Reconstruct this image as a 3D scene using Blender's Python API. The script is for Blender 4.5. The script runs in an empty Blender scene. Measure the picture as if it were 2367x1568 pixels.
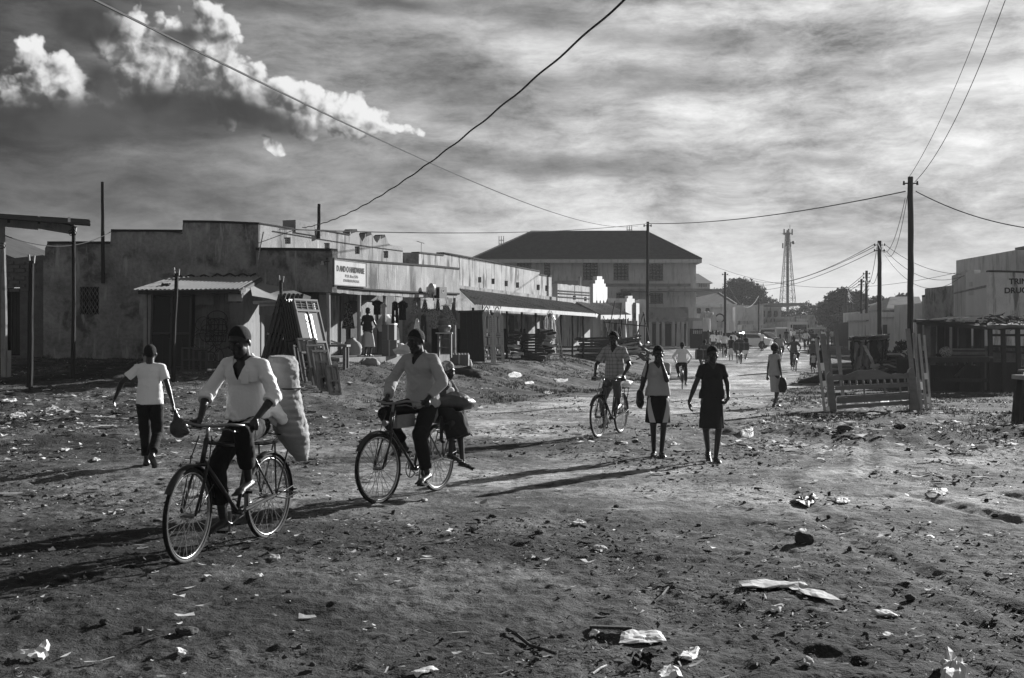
import bpy, bmesh, math, random
import numpy as np
from mathutils import Vector, Matrix, noise as mnoise
from mathutils.geometry import tessellate_polygon
from math import radians as R, sin, cos, pi, atan, atan2, sqrt
scene = bpy.context.scene
COL = scene.collection
# ------------------------------------------------------------ camera
FPX = 2761.5
cam_d = bpy.data.cameras.new('camera'); cam = bpy.data.objects.new('camera', cam_d); COL.objects.link(cam)
cam.location = (0, 0, 1.65); cam.rotation_euler = (R(90), 0, 0)
cam_d.lens = 42.0; cam_d.sensor_width = 36.0; cam_d.clip_end = 5000
scene.camera = cam
scene.render.resolution_x = 1024; scene.render.resolution_y = 678
vs = scene.view_settings
vs.view_transform = 'Standard'; vs.look = 'None'; vs.gamma = 1.0; vs.exposure = 1.0; vs.use_curve_mapping = False
try:
    scene.cycles.use_denoising = True
    scene.cycles.max_bounces = 5; scene.cycles.diffuse_bounces = 2; scene.cycles.glossy_bounces = 2
    scene.cycles.transparent_max_bounces = 6
except Exception: pass
# ------------------------------------------------------------ sun
SUN_AZ, SUN_EL = R(40), R(18)        # azimuth from +Y towards +X
sd = bpy.data.lights.new('sun', 'SUN'); sun = bpy.data.objects.new('sun', sd); COL.objects.link(sun)
sd.energy = 5.0; sd.angle = R(0.53); sd.color = (1, 1, 1)
dsun = Vector((sin(SUN_AZ)*cos(SUN_EL), cos(SUN_AZ)*cos(SUN_EL), sin(SUN_EL)))
sun.rotation_euler = dsun.to_track_quat('Z', 'Y').to_euler(); sun.location = dsun*50
# ------------------------------------------------------------ node helper
class NT:
    def __init__(s, tree): s.t = tree; s.n = tree.nodes; s.l = tree.links
    def put(s, sock, v):
        if v is None: return
        if isinstance(v, bpy.types.NodeSocket): s.l.new(v, sock)
        else:
            try: sock.default_value = v
            except Exception:
                sock.default_value = (v, v, v) if len(sock.default_value) == 3 else (v, v, v, 1)
    def m(s, op, a, b=None, c=None, clamp=False):
        n = s.n.new('ShaderNodeMath'); n.operation = op; n.use_clamp = clamp
        for i, v in enumerate((a, b, c)): s.put(n.inputs[i], v)
        return n.outputs[0]
    def ss(s, x, lo, hi, a=0.0, b=1.0, kind='SMOOTHSTEP'):
        n = s.n.new('ShaderNodeMapRange'); n.interpolation_type = kind
        for k, v in zip(('Value', 'From Min', 'From Max', 'To Min', 'To Max'), (x, lo, hi, a, b)): s.put(n.inputs[k], v)
        return n.outputs[0]
    def mix(s, f, a, b):
        n = s.n.new('ShaderNodeMix'); n.data_type = 'FLOAT'
        s.put(n.inputs[0], f); s.put(n.inputs[2], a); s.put(n.inputs[3], b); return n.outputs[0]
    def noise(s, vec, scale=5., detail=4., rough=.5, dist=0., dim='3D'):
        n = s.n.new('ShaderNodeTexNoise'); n.noise_dimensions = dim
        s.put(n.inputs['Vector'], vec); s.put(n.inputs['Scale'], scale); s.put(n.inputs['Detail'], detail)
        s.put(n.inputs['Roughness'], rough); s.put(n.inputs['Distortion'], dist); return n.outputs[0]
    def mapping(s, vec, sc=(1, 1, 1), loc=(0, 0, 0), rot=(0, 0, 0)):
        n = s.n.new('ShaderNodeMapping'); s.put(n.inputs[0], vec)
        n.inputs['Location'].default_value = loc; n.inputs['Rotation'].default_value = rot; n.inputs['Scale'].default_value = sc
        return n.outputs[0]
    def xyz(s, a, b, c):
        n = s.n.new('ShaderNodeCombineXYZ'); s.put(n.inputs[0], a); s.put(n.inputs[1], b); s.put(n.inputs[2], c); return n.outputs[0]
    def sep(s, v):
        n = s.n.new('ShaderNodeSeparateXYZ'); s.put(n.inputs[0], v); return n.outputs
# ------------------------------------------------------------ world: overcast evening sky, black and white
world = bpy.data.worlds.new("World"); scene.world = world; world.use_nodes = True
def build_world():
    T = NT(world.node_tree); T.n.clear()
    out = T.n.new('ShaderNodeOutputWorld'); bg = T.n.new('ShaderNodeBackground'); T.l.new(bg.outputs[0], out.inputs[0])
    sky = T.n.new('ShaderNodeTexSky'); sky.sky_type = 'NISHITA'; sky.sun_disc = False
    sky.sun_elevation = SUN_EL; sky.sun_rotation = SUN_AZ; sky.dust_density = 2.0; sky.altitude = 1000
    bw = T.n.new('ShaderNodeRGBToBW'); T.l.new(sky.outputs[0], bw.inputs[0])
    tc = T.n.new('ShaderNodeTexCoord'); D = tc.outputs['Generated']
    x, y, z = T.sep(D)
    az = T.m('ARCTAN2', x, y); el = T.m('ARCSINE', z)
    def px(X, Y):
        u = (X-1183.5)/FPX; v = (784-Y)/FPX; return atan(u), atan(v*cos(atan(u)))
    # slow warp
    w1 = T.noise(T.xyz(az, el, 0.0), 7, 3, .6); w2 = T.noise(T.xyz(az, el, 5.0), 7, 3, .6)
    azw = T.m('ADD', az, T.m('MULTIPLY', T.m('SUBTRACT', w1, .5), .07))
    elw = T.m('ADD', el, T.m('MULTIPLY', T.m('SUBTRACT', w2, .5), .022))
    # streaked high cloud
    c1 = T.noise(T.mapping(T.xyz(azw, elw, 0.), (4.2, 15, 1), rot=(0, 0, R(6))), 1, 6, .60)
    c2 = T.noise(T.mapping(T.xyz(azw, elw, 3.), (17, 52, 1), rot=(0, 0, R(-4))), 1, 5, .72)
    c = T.m('ADD', T.m('MULTIPLY', c1, .64), T.m('MULTIPLY', c2, .36))
    st = T.ss(c, .38, .63, 0, 1, 'LINEAR')
    def blob(X, Y, rx, ry, ang=0, a=az, e=el):
        ca, ce = px(X, Y); rx /= FPX; ry /= FPX; t = R(ang)
        da = T.m('SUBTRACT', a, ca); de = T.m('SUBTRACT', e, ce)
        p = T.m('ADD', T.m('MULTIPLY', da, cos(t)/rx), T.m('MULTIPLY', de, sin(t)/rx))
        q = T.m('ADD', T.m('MULTIPLY', da, -sin(t)/ry), T.m('MULTIPLY', de, cos(t)/ry))
        return T.m('SQRT', T.m('ADD', T.m('MULTIPLY', p, p), T.m('MULTIPLY', q, q)))
    def g(*k, **kw):   # soft 1..0 blob
        return T.ss(blob(*k, **kw), 0, 1, 1, 0)
    def acc(lst):
        v = lst[0]
        for o in lst[1:]: v = T.m('MAXIMUM', v, o)
        return v
    # brightness of the layer in display-linear terms
    v = T.ss(st, 0, 1, .10, .66, 'LINEAR')
    hz = T.ss(el, .0, .12, 1, 0)
    v = T.mix(T.m('MULTIPLY', hz, .80), v, .52)
    dark = acc([T.m('MULTIPLY', g(*k, a=azw, e=elw), s_) for k, s_ in (
        ((1560, 95, 520, 46, -5), .62), ((1500, 190, 420, 60, 0), .55), ((1330, 385, 620, 46, -3), .75), ((900, 400, 420, 60, 0), .5),
        ((1250, 30, 330, 60, -8), .6), ((1060, 210, 330, 130, -10), .6), ((1900, 372, 150, 20, -4), .6), ((2080, 170, 420, 60, 0), .35),
        ((930, 10, 240, 34, 0), .85), ((620, 20, 260, 30, 0), .7), ((200, 420, 900, 90, 0), .55))])
    v = T.m('MULTIPLY', v, T.m('SUBTRACT', 1, T.m('MULTIPLY', dark, .82)))
    bright = acc([T.m('MULTIPLY', g(*k, a=azw, e=elw), s_) for k, s_ in (
        ((1330, 110, 420, 60, -6), .55), ((1850, 30, 700, 40, -3), .6), ((2050, 230, 500, 60, -4), .3), ((1900, 300, 500, 30, 3), .3), ((560, 330, 190, 36, -6), .7), ((635, 345, 40, 60, -60), .5))])
    v = T.m('ADD', v, T.m('MULTIPLY', bright, .22))
    v = T.m('MULTIPLY', v, T.ss(T.m('MULTIPLY_ADD', el, -.7, az), -.46, .06, .38, 1.0))
    # dark storm mass at the left
    lf = acc([T.m('MULTIPLY', g(*k, a=azw, e=elw), s_) for k, s_ in (
        ((-60, 110, 430, 260, 0), 1.0), ((210, 285, 330, 70, 2), 1.), ((150, 20, 480, 150, 0), .95), ((330, 250, 620, 140, -4), .9), ((60, 450, 700, 190, 0), .45), ((-400, 250, 800, 520, 0), .9), ((520, 250, 320, 90, -6), .8))])
    lfn = T.m('MULTIPLY', T.m('MINIMUM', T.m('MULTIPLY', lf, 1.7), 1.0), T.ss(c1, .30, .66, 1.0, .88))
    v = T.mix(lfn, v, T.ss(c, .40, .64, .003, .060))
    # cumulus tower, lit from the upper right
    nb1 = T.noise(T.xyz(az, el, 11.), 26, 3, .55); nb2 = T.noise(T.xyz(az, el, 17.), 26, 3, .55)
    gxw = T.m('ADD', az, T.m('MULTIPLY', T.m('SUBTRACT', nb1, .5), .040)); gyw = T.m('ADD', el, T.m('MULTIPLY', T.m('SUBTRACT', nb2, .5), .034))
    hxw = T.m('ADD', az, T.m('MULTIPLY', T.m('SUBTRACT', nb1, .5), .012)); hyw = T.m('ADD', el, T.m('MULTIPLY', T.m('SUBTRACT', nb2, .5), .012))
    def blobs(ox, oy):
        bl = None
        for k in ((300, 90, 70, 66), (330, 165, 92, 96), (405, 160, 100, 76), (440, 90, 92, 44), (480, 70, 66, 60), (555, 205, 86, 70, -20), (625, 232, 104, 64, -25),
                  (705, 256, 92, 50, -25), (775, 274, 76, 38, -18), (858, 272, 74, 28, -22), (925, 296, 66, 22, -22), (120, 205, 110, 66), (165, 190, 46, 46), (500, 105, 66, 66), (632, 340, 20, 42, 62), (90, 130, 60, 40)):
            X, Y, rx, ry = k[:4]; t = R(k[4] if len(k) > 4 else 0)
            ca, ce = px(X, Y); rx *= 1.16/FPX; ry *= 1.16/FPX
            da = T.m('SUBTRACT', gxw, ca-ox); de = T.m('SUBTRACT', gyw, ce-oy)
            p = T.m('MULTIPLY_ADD', da, cos(t)/rx, T.m('MULTIPLY', de, sin(t)/rx)); q = T.m('MULTIPLY_ADD', da, -sin(t)/ry, T.m('MULTIPLY', de, cos(t)/ry))
            b = T.m('SUBTRACT', 1, T.m('MULTIPLY_ADD', p, p, T.m('MULTIPLY', q, q)))
            bl = b if bl is None else T.m('MAXIMUM', bl, b)
        return T.m('MAXIMUM', bl, -1.2)
    bl = blobs(0, 0); bl1 = blobs(.009, .013)
    def det(dx, dy):
        vo = T.n.new('ShaderNodeTexVoronoi'); vo.feature = 'F1'; vo.voronoi_dimensions = '2D'
        T.put(vo.inputs['Vector'], T.xyz(T.m('ADD', hxw, dx), T.m('ADD', hyw, dy), 0.)); vo.inputs['Scale'].default_value = 38
        vo.inputs['Detail'].default_value = 3.0; vo.inputs['Roughness'].default_value = .5
        return T.m('MULTIPLY', T.m('SUBTRACT', .42, vo.outputs['Distance']), 1.05)
    e0 = det(0, 0); e1 = det(.006, .005); fn = T.noise(T.xyz(az, el, 2.), 60, 3, .6)
    d0 = T.m('ADD', T.m('ADD', bl, e0), T.m('MULTIPLY', T.m('SUBTRACT', fn, .5), 1.3))
    mask = T.m('MULTIPLY', T.ss(d0, -.22, .22), T.ss(gyw, px(0, 400)[1], px(0, 330)[1]))
    big = T.noise(T.xyz(az, el, 21.), 15, 3, .55)
    sh = T.m('ADD', T.m('MULTIPLY', T.m('SUBTRACT', e0, e1), 1.7), T.m('MULTIPLY', T.m('SUBTRACT', big, .5), 1.8))
    sh = T.m('ADD', sh, T.m('MULTIPLY', T.m('SUBTRACT', bl, bl1), .85))
    cb = T.ss(sh, -.7, 1.5, .05, .62)
    # shaded bases
    und = acc([g(*k, a=azw, e=elw) for k in ((400, 250, 300, 74, 2), (570, 262, 190, 46, -18), (230, 60, 130, 70, 0), (430, 88, 60, 30, 0), (140, 275, 260, 74, 0), (250, 200, 60, 80, 0))])
    cb = T.m('MULTIPLY', cb, T.m('SUBTRACT', 1, T.m('MULTIPLY', T.m('MINIMUM', T.m('MULTIPLY', und, 1.3), 1.0), .80)))
    v = T.mix(T.m('MULTIPLY', mask, T.m('SUBTRACT', 1, T.m('MULTIPLY', und, .35))), v, cb)
    v = T.mix(T.m('MULTIPLY', T.m('MINIMUM', T.m('MULTIPLY', und, 1.5), 1.0), .80), v, T.ss(big, .35, .65, .010, .05))
    # unseen sky behind and above the camera, darkened to keep ambient light low
    high = T.ss(el, R(17), R(34)); v = T.mix(high, v, .03)
    back = T.ss(y, -.1, .45, 1, 0); v = T.mix(T.m('MULTIPLY', back, T.ss(el, 0, R(30), .55, 1.)), v, .13)
    v = T.m('MAXIMUM', v, .006)
    # part of the clear sky shows through
    v = T.m('MULTIPLY', v, 10.0)
    nsk = T.m('MINIMUM', bw.outputs[0], 6.0)
    fin = T.mix(T.m('MULTIPLY', T.m('SUBTRACT', 1, lfn), T.ss(el, 0, R(16), .08, .03)), v, T.m('MULTIPLY', nsk, T.m('SUBTRACT', 1, T.m('MINIMUM', T.m('MULTIPLY', und, 1.5), 1.0))))
    cc = T.n.new('ShaderNodeCombineColor')
    for i in range(3): T.l.new(fin, cc.inputs[i])
    T.l.new(cc.outputs[0], bg.inputs[0]); bg.inputs[1].default_value = 0.07
    world.cycles.sampling_method = 'NONE'
build_world()
# ------------------------------------------------------------ materials (black and white place: every colour is a grey)
MATS = {}
def mat(name, base=.3, rough=.85, var=.35, scale=3., fine=40., bump=.0, bscale=30., stain=0., stainc=.02, metal=0., spec=.3, streak=False, aniso=(1, 1, 1), coord='Object', light=0., detail=5.):
    if name in MATS: return MATS[name]
    m = bpy.data.materials.new(name); m.use_nodes = True; T = NT(m.node_tree); b = T.n['Principled BSDF']
    tc = T.n.new('ShaderNodeTexCoord'); v = tc.outputs[coord]
    if aniso != (1, 1, 1): v = T.mapping(v, aniso)
    n = T.noise(v, scale, detail, .6); f = T.noise(v, fine, 2, .6)
    k = T.m('ADD', T.m('MULTIPLY', T.m('SUBTRACT', n, .5), 2*var), T.m('MULTIPLY', T.m('SUBTRACT', f, .5), var*.9))
    c = T.m('MULTIPLY', T.m('ADD', 1, k), base)
    if stain:
        sv = T.mapping(tc.outputs[coord], (2.2, 2.2, .35) if streak else (1, 1, 1)); sn = T.noise(sv, scale*.9, 6, .62, .3)
        c = T.mix(T.m('MULTIPLY', T.ss(sn, .50, .66), stain), c, stainc)
    if light:
        sn = T.noise(T.mapping(tc.outputs[coord], (3., 3., .5), loc=(7, 3, 1)), scale*1.3, 6, .65); c = T.mix(T.m('MULTIPLY', T.ss(sn, .56, .68), .8), c, light)
    c = T.m('MAXIMUM', c, .004)
    cc = T.n.new('ShaderNodeCombineColor')
    for i in range(3): T.l.new(c, cc.inputs[i])
    T.l.new(cc.outputs[0], b.inputs['Base Color'])
    b.inputs['Roughness'].default_value = rough; b.inputs['Metallic'].default_value = metal; b.inputs['Specular IOR Level'].default_value = spec
    if bump:
        bn = T.n.new('ShaderNodeBump'); bn.inputs['Strength'].default_value = bump; bn.inputs['Distance'].default_value = .02
        T.l.new(T.noise(v, bscale, 4, .6), bn.inputs['Height']); T.l.new(bn.outputs[0], b.inputs['Normal'])
    MATS[name] = m; return m
def M(n): return MATS[n]
mat('plaster_dark', .26, .95, .95, 1.1, 9, .9, 9, .75, .03, light=.42, detail=8.)
mat('plaster_street', .31, .95, .5, 1.1, 16, .5, 14, .8, .035, streak=True, light=.55)
mat('plaster_mould', .36, .95, .55, 1.3, 16, .5, 14, .95, .02, streak=True, light=.6)
mat('mould_cap', .025, .98, .7, 3, 20, .6, 20)
mat('whitewash', .48, .8, .2, 1.5, 20, .2, 20, .5, .2, streak=True)
mat('paint_grey', .50, .85, .3, 1.2, 20, .2, 20, .4, .06, streak=True)
mat('brick_rough', .14, .95, .5, 5, 30, .6, 18)
mat('concrete', .24, .95, .35, 1.5, 25, .4, 16, .5, .05)
mat('shade_black', .008, .98, .2)  # near-black that paints the shade inside openings
mat('tin', .24, .5, .4, 1.4, 20, .1, 20, .5, .09, metal=.35, spec=.5)
mat('tin_dark', .07, .6, .5, 1.4, 20, .2, 20, .5, .02, metal=.3)
mat('tin_rust', .26, .75, .5, 1.8, 20, .2, 20, .7, .05)
mat('tile_roof', .10, .8, .5, 2, 9, .3, 6)
mat('wood_dark', .045, .85, .5, 2, 30, .4, 30, aniso=(1, 1, .25))
mat('wood_grey', .16, .85, .5, 2.4, 30, .4, 30, .4, .03, aniso=(1, 1, .2))
mat('wood_pale', .42, .7, .35, 2.4, 30, .3, 30, .3, .12, aniso=(1, 1, .2))
mat('bed_wood', .19, .45, .35, 2., 18, .15, 30, .35, .06, aniso=(1, 6, 6), spec=.5)
mat('white_strip', .85, .6, .08)
mat('pole_wood', .022, .85, .5, 2, 30, .5, 25, aniso=(1, 1, .15))
mat('pole_pale', .30, .8, .5, 3, 30, .4, 25, .6, .05, aniso=(1, 1, .15))
mat('metal_dark', .02, .4, .3, metal=.6, spec=.5)
mat('metal_grey', .22, .35, .3, metal=.7, spec=.5)
mat('metal_bright', .30, .25, .15, metal=.85, spec=.6)
mat('door_paint', .20, .8, .2, 3, 20, .05, 20, spec=.1)
mat('door_paint_dark', .03, .45, .3, 3, 20, spec=.5)
mat('gate_paint', .36, .4, .15, spec=.6)
mat('cable', .012, .6, .1)
mat('tyre', .012, .75, .3, 20, 60, .3, 60)
mat('skin', .020, .42, .25, 12, 60, .12, 120, spec=.5)
mat('hair', .012, .9, .4, 60, 200, .6, 220)
mat('sandal', .05, .6, .3, 30)
mat('shirt_white', .80, .85, .10, 6, 60, .35, 14)
mat('shirt_pale', .50, .85, .14, 6, 60, .35, 14)
mat('shirt_grey', .36, .85, .16, 6, 60, .35, 14)
mat('top_grey', .36, .85, .12, 8, 60, .3, 14)
mat('cloth_dark', .008, .9, .3, 6, 60, .3, 14)
mat('cloth_charcoal', .022, .9, .25, 6, 60, .3, 14)
mat('cloth_mid', .10, .9, .3, 6, 60, .3, 14)
mat('bag_leather', .012, .6, .3, 10, 60, .2, 30)
mat('plastic_dark', .010, .3, .4, 10, 60, .5, 12, spec=.6)
mat('plastic_bundle', .045, .35, .4, 10, 60, .6, 14, spec=.6)
mat('sack', .30, .8, .16, 7, 120, .5, 90, .25, .22, aniso=(1, 1, 4))
mat('barrel', .018, .45, .4, 4, 30, spec=.5)
mat('paper', .62, .7, .10, 4, 30, .3, 12)
mat('paper_dirty', .38, .8, .5, 4, 40, .4, 14, .5, .1)
mat('stone', .05, .9, .4, 8, 50, .8, 30)
mat('leaf', .030, .7, .5, .8, 9, .0)
mat('leaf_far', .05, .8, .4, .5, 6)
mat('bark', .04, .9, .4, 4, 30, .5, 20)
mat('car_white', .75, .25, .05, spec=.6)
mat('car_dark', .03, .25, .1, spec=.6)
mat('car_silver', .35, .3, .05, metal=.3, spec=.6)
mat('glass_dark', .01, .08, .1, spec=.8)
mat('glass_win', .012, .15, .4, .8, spec=.7)
mat('sign_ink', .02, .8, .2)
mat('sign_ink_faint', .22, .8, .2)
mat('paint_mid', .34, .8, .2, 1.4, 18, .1, 20, .4, .1, streak=True)
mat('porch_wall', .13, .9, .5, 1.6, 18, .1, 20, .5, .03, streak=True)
mat('grass', .055, .75, .6, 3, 60)
mat('ribbed_box', .12, .6, .2, 8, 40)
mat('tarp', .22, .7, .35, 1.5, 20, .4, 9, .3, .07)
mat('cloth_white', .8, .8, .1)
# checked cloth
def patterned(name, a, b, scale=30., kind='check'):
    m = bpy.data.materials.new(name); m.use_nodes = True; T = NT(m.node_tree); bs = T.n['Principled BSDF']
    tc = T.n.new('ShaderNodeTexCoord'); x, y, z = T.sep(tc.outputs['Object'])
    if kind == 'check':
        s1 = T.m('GREATER_THAN', T.m('FRACT', T.m('MULTIPLY', T.m('ADD', x, y), scale)), .72); s2 = T.m('GREATER_THAN', T.m('FRACT', T.m('MULTIPLY', z, scale)), .72)
        f = T.m('MULTIPLY', T.m('ADD', s1, s2), .5)
    else:
        f = T.ss(T.noise(tc.outputs['Object'], scale, 2, .5), .48, .54)
    c = T.mix(f, a, b); cc = T.n.new('ShaderNodeCombineColor')
    for i in range(3): T.l.new(c, cc.inputs[i])
    T.l.new(cc.outputs[0], bs.inputs['Base Color']); bs.inputs['Roughness'].default_value = .85; MATS[name] = m
patterned('cloth_check', .34, .16, 16); patterned('cloth_flower', .02, .30, 22, 'n'); patterned('cloth_flower_pale', .30, .10, 26, 'n')
# ------------------------------------------------------------ mesh builder
ORG = {}
def V3(p): return Vector(p)
class MB:
    def __init__(s, fr=None): s.v = []; s.f = []; s.fr = fr
    def add(s, vs_, fs):
        o = len(s.v)
        if s.fr is not None: vs_ = [s.fr @ Vector(p) for p in vs_]
        s.v.extend([tuple(p) for p in vs_]); s.f.extend([tuple(i+o for i in f) for f in fs]); return s
    def box(s, c, size, rz=0., rx=0., ry=0.):
        hx, hy, hz = size[0]/2, size[1]/2, size[2]/2; c = Vector(c)
        Mx = (Matrix.Rotation(rz, 3, 'Z') @ Matrix.Rotation(ry, 3, 'Y') @ Matrix.Rotation(rx, 3, 'X'))
        p = [c + Mx @ Vector((a*hx, b*hy, d*hz)) for a in (-1, 1) for b in (-1, 1) for d in (-1, 1)]
        return s.add(p, [(0, 1, 3, 2), (4, 6, 7, 5), (0, 4, 5, 1), (2, 3, 7, 6), (0, 2, 6, 4), (1, 5, 7, 3)])
    def bx(s, x0, x1, y0, y1, z0, z1): return s.box(((x0+x1)/2, (y0+y1)/2, (z0+z1)/2), (x1-x0, y1-y0, z1-z0))
    def beam(s, a, b, w, h=None, up=(0, 0, 1)):
        a = Vector(a); b = Vector(b); h = h or w; d = (b-a).normalized(); u = Vector(up)
        if abs(d.dot(u)) > .98: u = Vector((0, 1, 0))
        sd_ = d.cross(u).normalized(); uu = sd_.cross(d)
        p = [q + sd_*(i*w/2) + uu*(j*h/2) for q in (a, b) for i, j in ((-1, -1), (1, -1), (1, 1), (-1, 1))]
        return s.add(p, [(0, 1, 2, 3), (7, 6, 5, 4), (0, 4, 5, 1), (1, 5, 6, 2), (2, 6, 7, 3), (3, 7, 4, 0)])
    def tube(s, pts, r, n=8, cap=True, closed=False, radii=None):
        pts = [Vector(p) for p in pts]; L = len(pts); vs_ = []; fs = []; prev = None
        for i, p in enumerate(pts):
            a = pts[i-1] if (i > 0 or closed) else p; b = pts[(i+1) % L] if (i < L-1 or closed) else p
            d = (b-a)
            d = d.normalized() if d.length > 1e-9 else Vector((0, 0, 1))
            if prev is None:
                u = Vector((0, 0, 1)) if abs(d.z) < .9 else Vector((0, 1, 0)); u = (u - d*u.dot(d)).normalized()
            else: u = (prev - d*prev.dot(d)).normalized()
            prev = u; w = d.cross(u); rr = radii[i] if radii else r
            for k in range(n): t = 2*pi*k/n; vs_.append(p + (u*cos(t) + w*sin(t))*rr)
        m = L if closed else L-1
        for i in range(m):
            for k in range(n):
                a0 = i*n+k; a1 = i*n+(k+1) % n; b0 = ((i+1) % L)*n+k; b1 = ((i+1) % L)*n+(k+1) % n
                fs.append((a0, a1, b1, b0))
        if cap and not closed: fs.append(tuple(range(n))[::-1]); fs.append(tuple(range((L-1)*n, L*n)))
        return s.add(vs_, fs)
    def cone(s, a, b, ra, rb, n=10): return s.tube([a, b], 0, n, radii=[ra, rb])
    def rings(s, rings, cap=True):   # list of equal-length closed loops
        n = len(rings[0]); vs_ = [p for r_ in rings for p in r_]; fs = []
        for i in range(len(rings)-1):
            for k in range(n): fs.append((i*n+k, i*n+(k+1) % n, (i+1)*n+(k+1) % n, (i+1)*n+k))
        if cap: fs.append(tuple(range(n))[::-1]); fs.append(tuple(range((len(rings)-1)*n, len(rings)*n)))
        return s.add(vs_, fs)
    def ell(s, c, r, n=14, m=9, rot=None):
        c = Vector(c); vs_ = []; fs = []
        for i in range(m+1):
            ph = pi*i/m
            for k in range(n):
                p = Vector((r[0]*sin(ph)*cos(2*pi*k/n), r[1]*sin(ph)*sin(2*pi*k/n), r[2]*cos(ph)))
                if rot is not None: p = rot @ p
                vs_.append(c+p)
        for i in range(m):
            for k in range(n): fs.append((i*n+k, (i+1)*n+k, (i+1)*n+(k+1) % n, i*n+(k+1) % n))
        return s.add(vs_, fs)
    def cap(s, a, b, ra, rb, n=12, flat=1., side=None):  # round cone with ball ends; flat squeezes across 'side'
        a = Vector(a); b = Vector(b); d = b-a; L = max(d.length, 1e-6); d = d/L
        u = Vector(side) if side is not None else (Vector((0, 1, 0)) if abs(d.y) < .9 else Vector((1, 0, 0)))
        u = (u-d*u.dot(d)).normalized(); w = d.cross(u); vs_ = []; fs = []
        st = [(-ra*cos(t), ra*sin(t)) for t in (0.02, .5, 1.0)] + [(0, ra), (L, rb)] + [(L+rb*cos(t), rb*sin(t)) for t in (1.0, .5, .02)]
        for (h, r_) in st:
            for k in range(n): t = 2*pi*k/n; vs_.append(a+d*h+(u*cos(t)*flat+w*sin(t))*r_)
        for i in range(len(st)-1):
            for k in range(n): fs.append((i*n+k, i*n+(k+1) % n, (i+1)*n+(k+1) % n, (i+1)*n+k))
        fs.append(tuple(range(n))[::-1]); fs.append(tuple(range((len(st)-1)*n, len(st)*n)))
        return s.add(vs_, fs)
    def poly(s, loops, fn, t):      # loops of 2d points (outer, holes...), fn maps (s,z,depth)->3d, thickness t
        l3 = [[Vector((p[0], p[1], 0)) for p in lp] for lp in loops]; flat = [p for lp in loops for p in lp]
        tris = tessellate_polygon(l3); N_ = len(flat)
        vs_ = [fn(p[0], p[1], 0) for p in flat] + [fn(p[0], p[1], t) for p in flat]
        fs = [tuple(x) for x in tris] + [tuple(i+N_ for i in x[::-1]) for x in tris]; o = 0
        for lp in loops:
            n = len(lp)
            for i in range(n): a = o+i; b = o+(i+1) % n; fs.append((a, b, b+N_, a+N_))
            o += n
        return s.add(vs_, fs)
    def build(s, name, m, parent=None, smooth=False, fix=True, loc=None):
        me = bpy.data.meshes.new(name); org = Vector((0, 0, 0))
        if parent is not None: org = ORG.get(parent.name, Vector((0, 0, 0)))
        elif loc is not None: org = Vector(loc)
        me.from_pydata([tuple(Vector(p)-org) for p in s.v], [], s.f)
        if fix:
            b = bmesh.new(); b.from_mesh(me); bmesh.ops.recalc_face_normals(b, faces=b.faces); b.to_mesh(me); b.free()
        if smooth: me.polygons.foreach_set('use_smooth', [True]*len(me.polygons))
        me.materials.append(M(m) if isinstance(m, str) else m)
        o = bpy.data.objects.new(name, me); COL.objects.link(o)
        if parent is not None: o.parent = parent
        else: o.location = org
        ORG[o.name] = org; return o
def thing(name, label, cat, loc=(0, 0, 0), group=None):
    o = bpy.data.objects.new(name, None); COL.objects.link(o); o.location = loc; o.empty_display_size = .2
    tag(o, label, cat, group); ORG[o.name] = Vector(loc); return o
def tag(o, label=None, cat=None, group=None, kind=None):
    if label: o['label'] = label
    if cat: o['category'] = cat
    if group: o['group'] = group
    if kind: o['kind'] = kind
    return o
def dup(root, loc, rz=0., label=None, group=None, sc=1.):
    def cp(o, par):
        c = o.copy(); COL.objects.link(c)
        if par is not None: c.parent = par
        for ch in list(o.children): cp(ch, c)
        return c
    r = cp(root, None); r.location = loc; r.rotation_euler = (0, 0, rz); r.scale = (sc, sc, sc)
    if label: r['label'] = label
    if group: r['group'] = group
    return r
# ------------------------------------------------------------ places: photograph angles to metres, and the lie of the land
def W(x, y, Y): return Vector(((x-1183.5)/FPX*Y, Y, 1.65-(y-784)/FPX*Y))
def XW(x, Y): return (x-1183.5)/FPX*Y
def hash2(ix, iy, seed):
    h = (ix*374761393 + iy*668265263 + seed*1442695041) & 0xffffffff
    h = ((h ^ (h >> 13))*1274126177) & 0xffffffff
    return ((h ^ (h >> 16)) & 0xffff)/65535.0
def vn(x, y, seed=0):
    x = np.asarray(x, float); y = np.asarray(y, float)
    xi = np.floor(x).astype(np.int64); yi = np.floor(y).astype(np.int64); fx = x-xi; fy = y-yi
    fx = fx*fx*fx*(fx*(fx*6-15)+10); fy = fy*fy*fy*(fy*(fy*6-15)+10)
    a = hash2(xi, yi, seed); b = hash2(xi+1, yi, seed); c = hash2(xi, yi+1, seed); d = hash2(xi+1, yi+1, seed)
    return (a*(1-fx)+b*fx)*(1-fy)+(c*(1-fx)+d*fx)*fy
def fbm(x, y, seed=0, octv=4, rough=.5):
    s_ = 0.; a = 1.; t = 0.
    for i in range(octv): s_ = s_ + a*(vn(x*2**i+i*17.3, y*2**i-i*9.1, seed+i)-.5); t += a; a *= rough
    return s_/t*2
def sst(x, a, b): t = np.clip((x-a)/(b-a), 0, 1); return t*t*(3-2*t)
FOOT = np.array([(-40, 16.), (-5, 16.5), (-3.6, 21), (-1.5, 27), (1, 33), (5, 46), (9, 70), (13, 100), (22, 140)])
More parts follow.
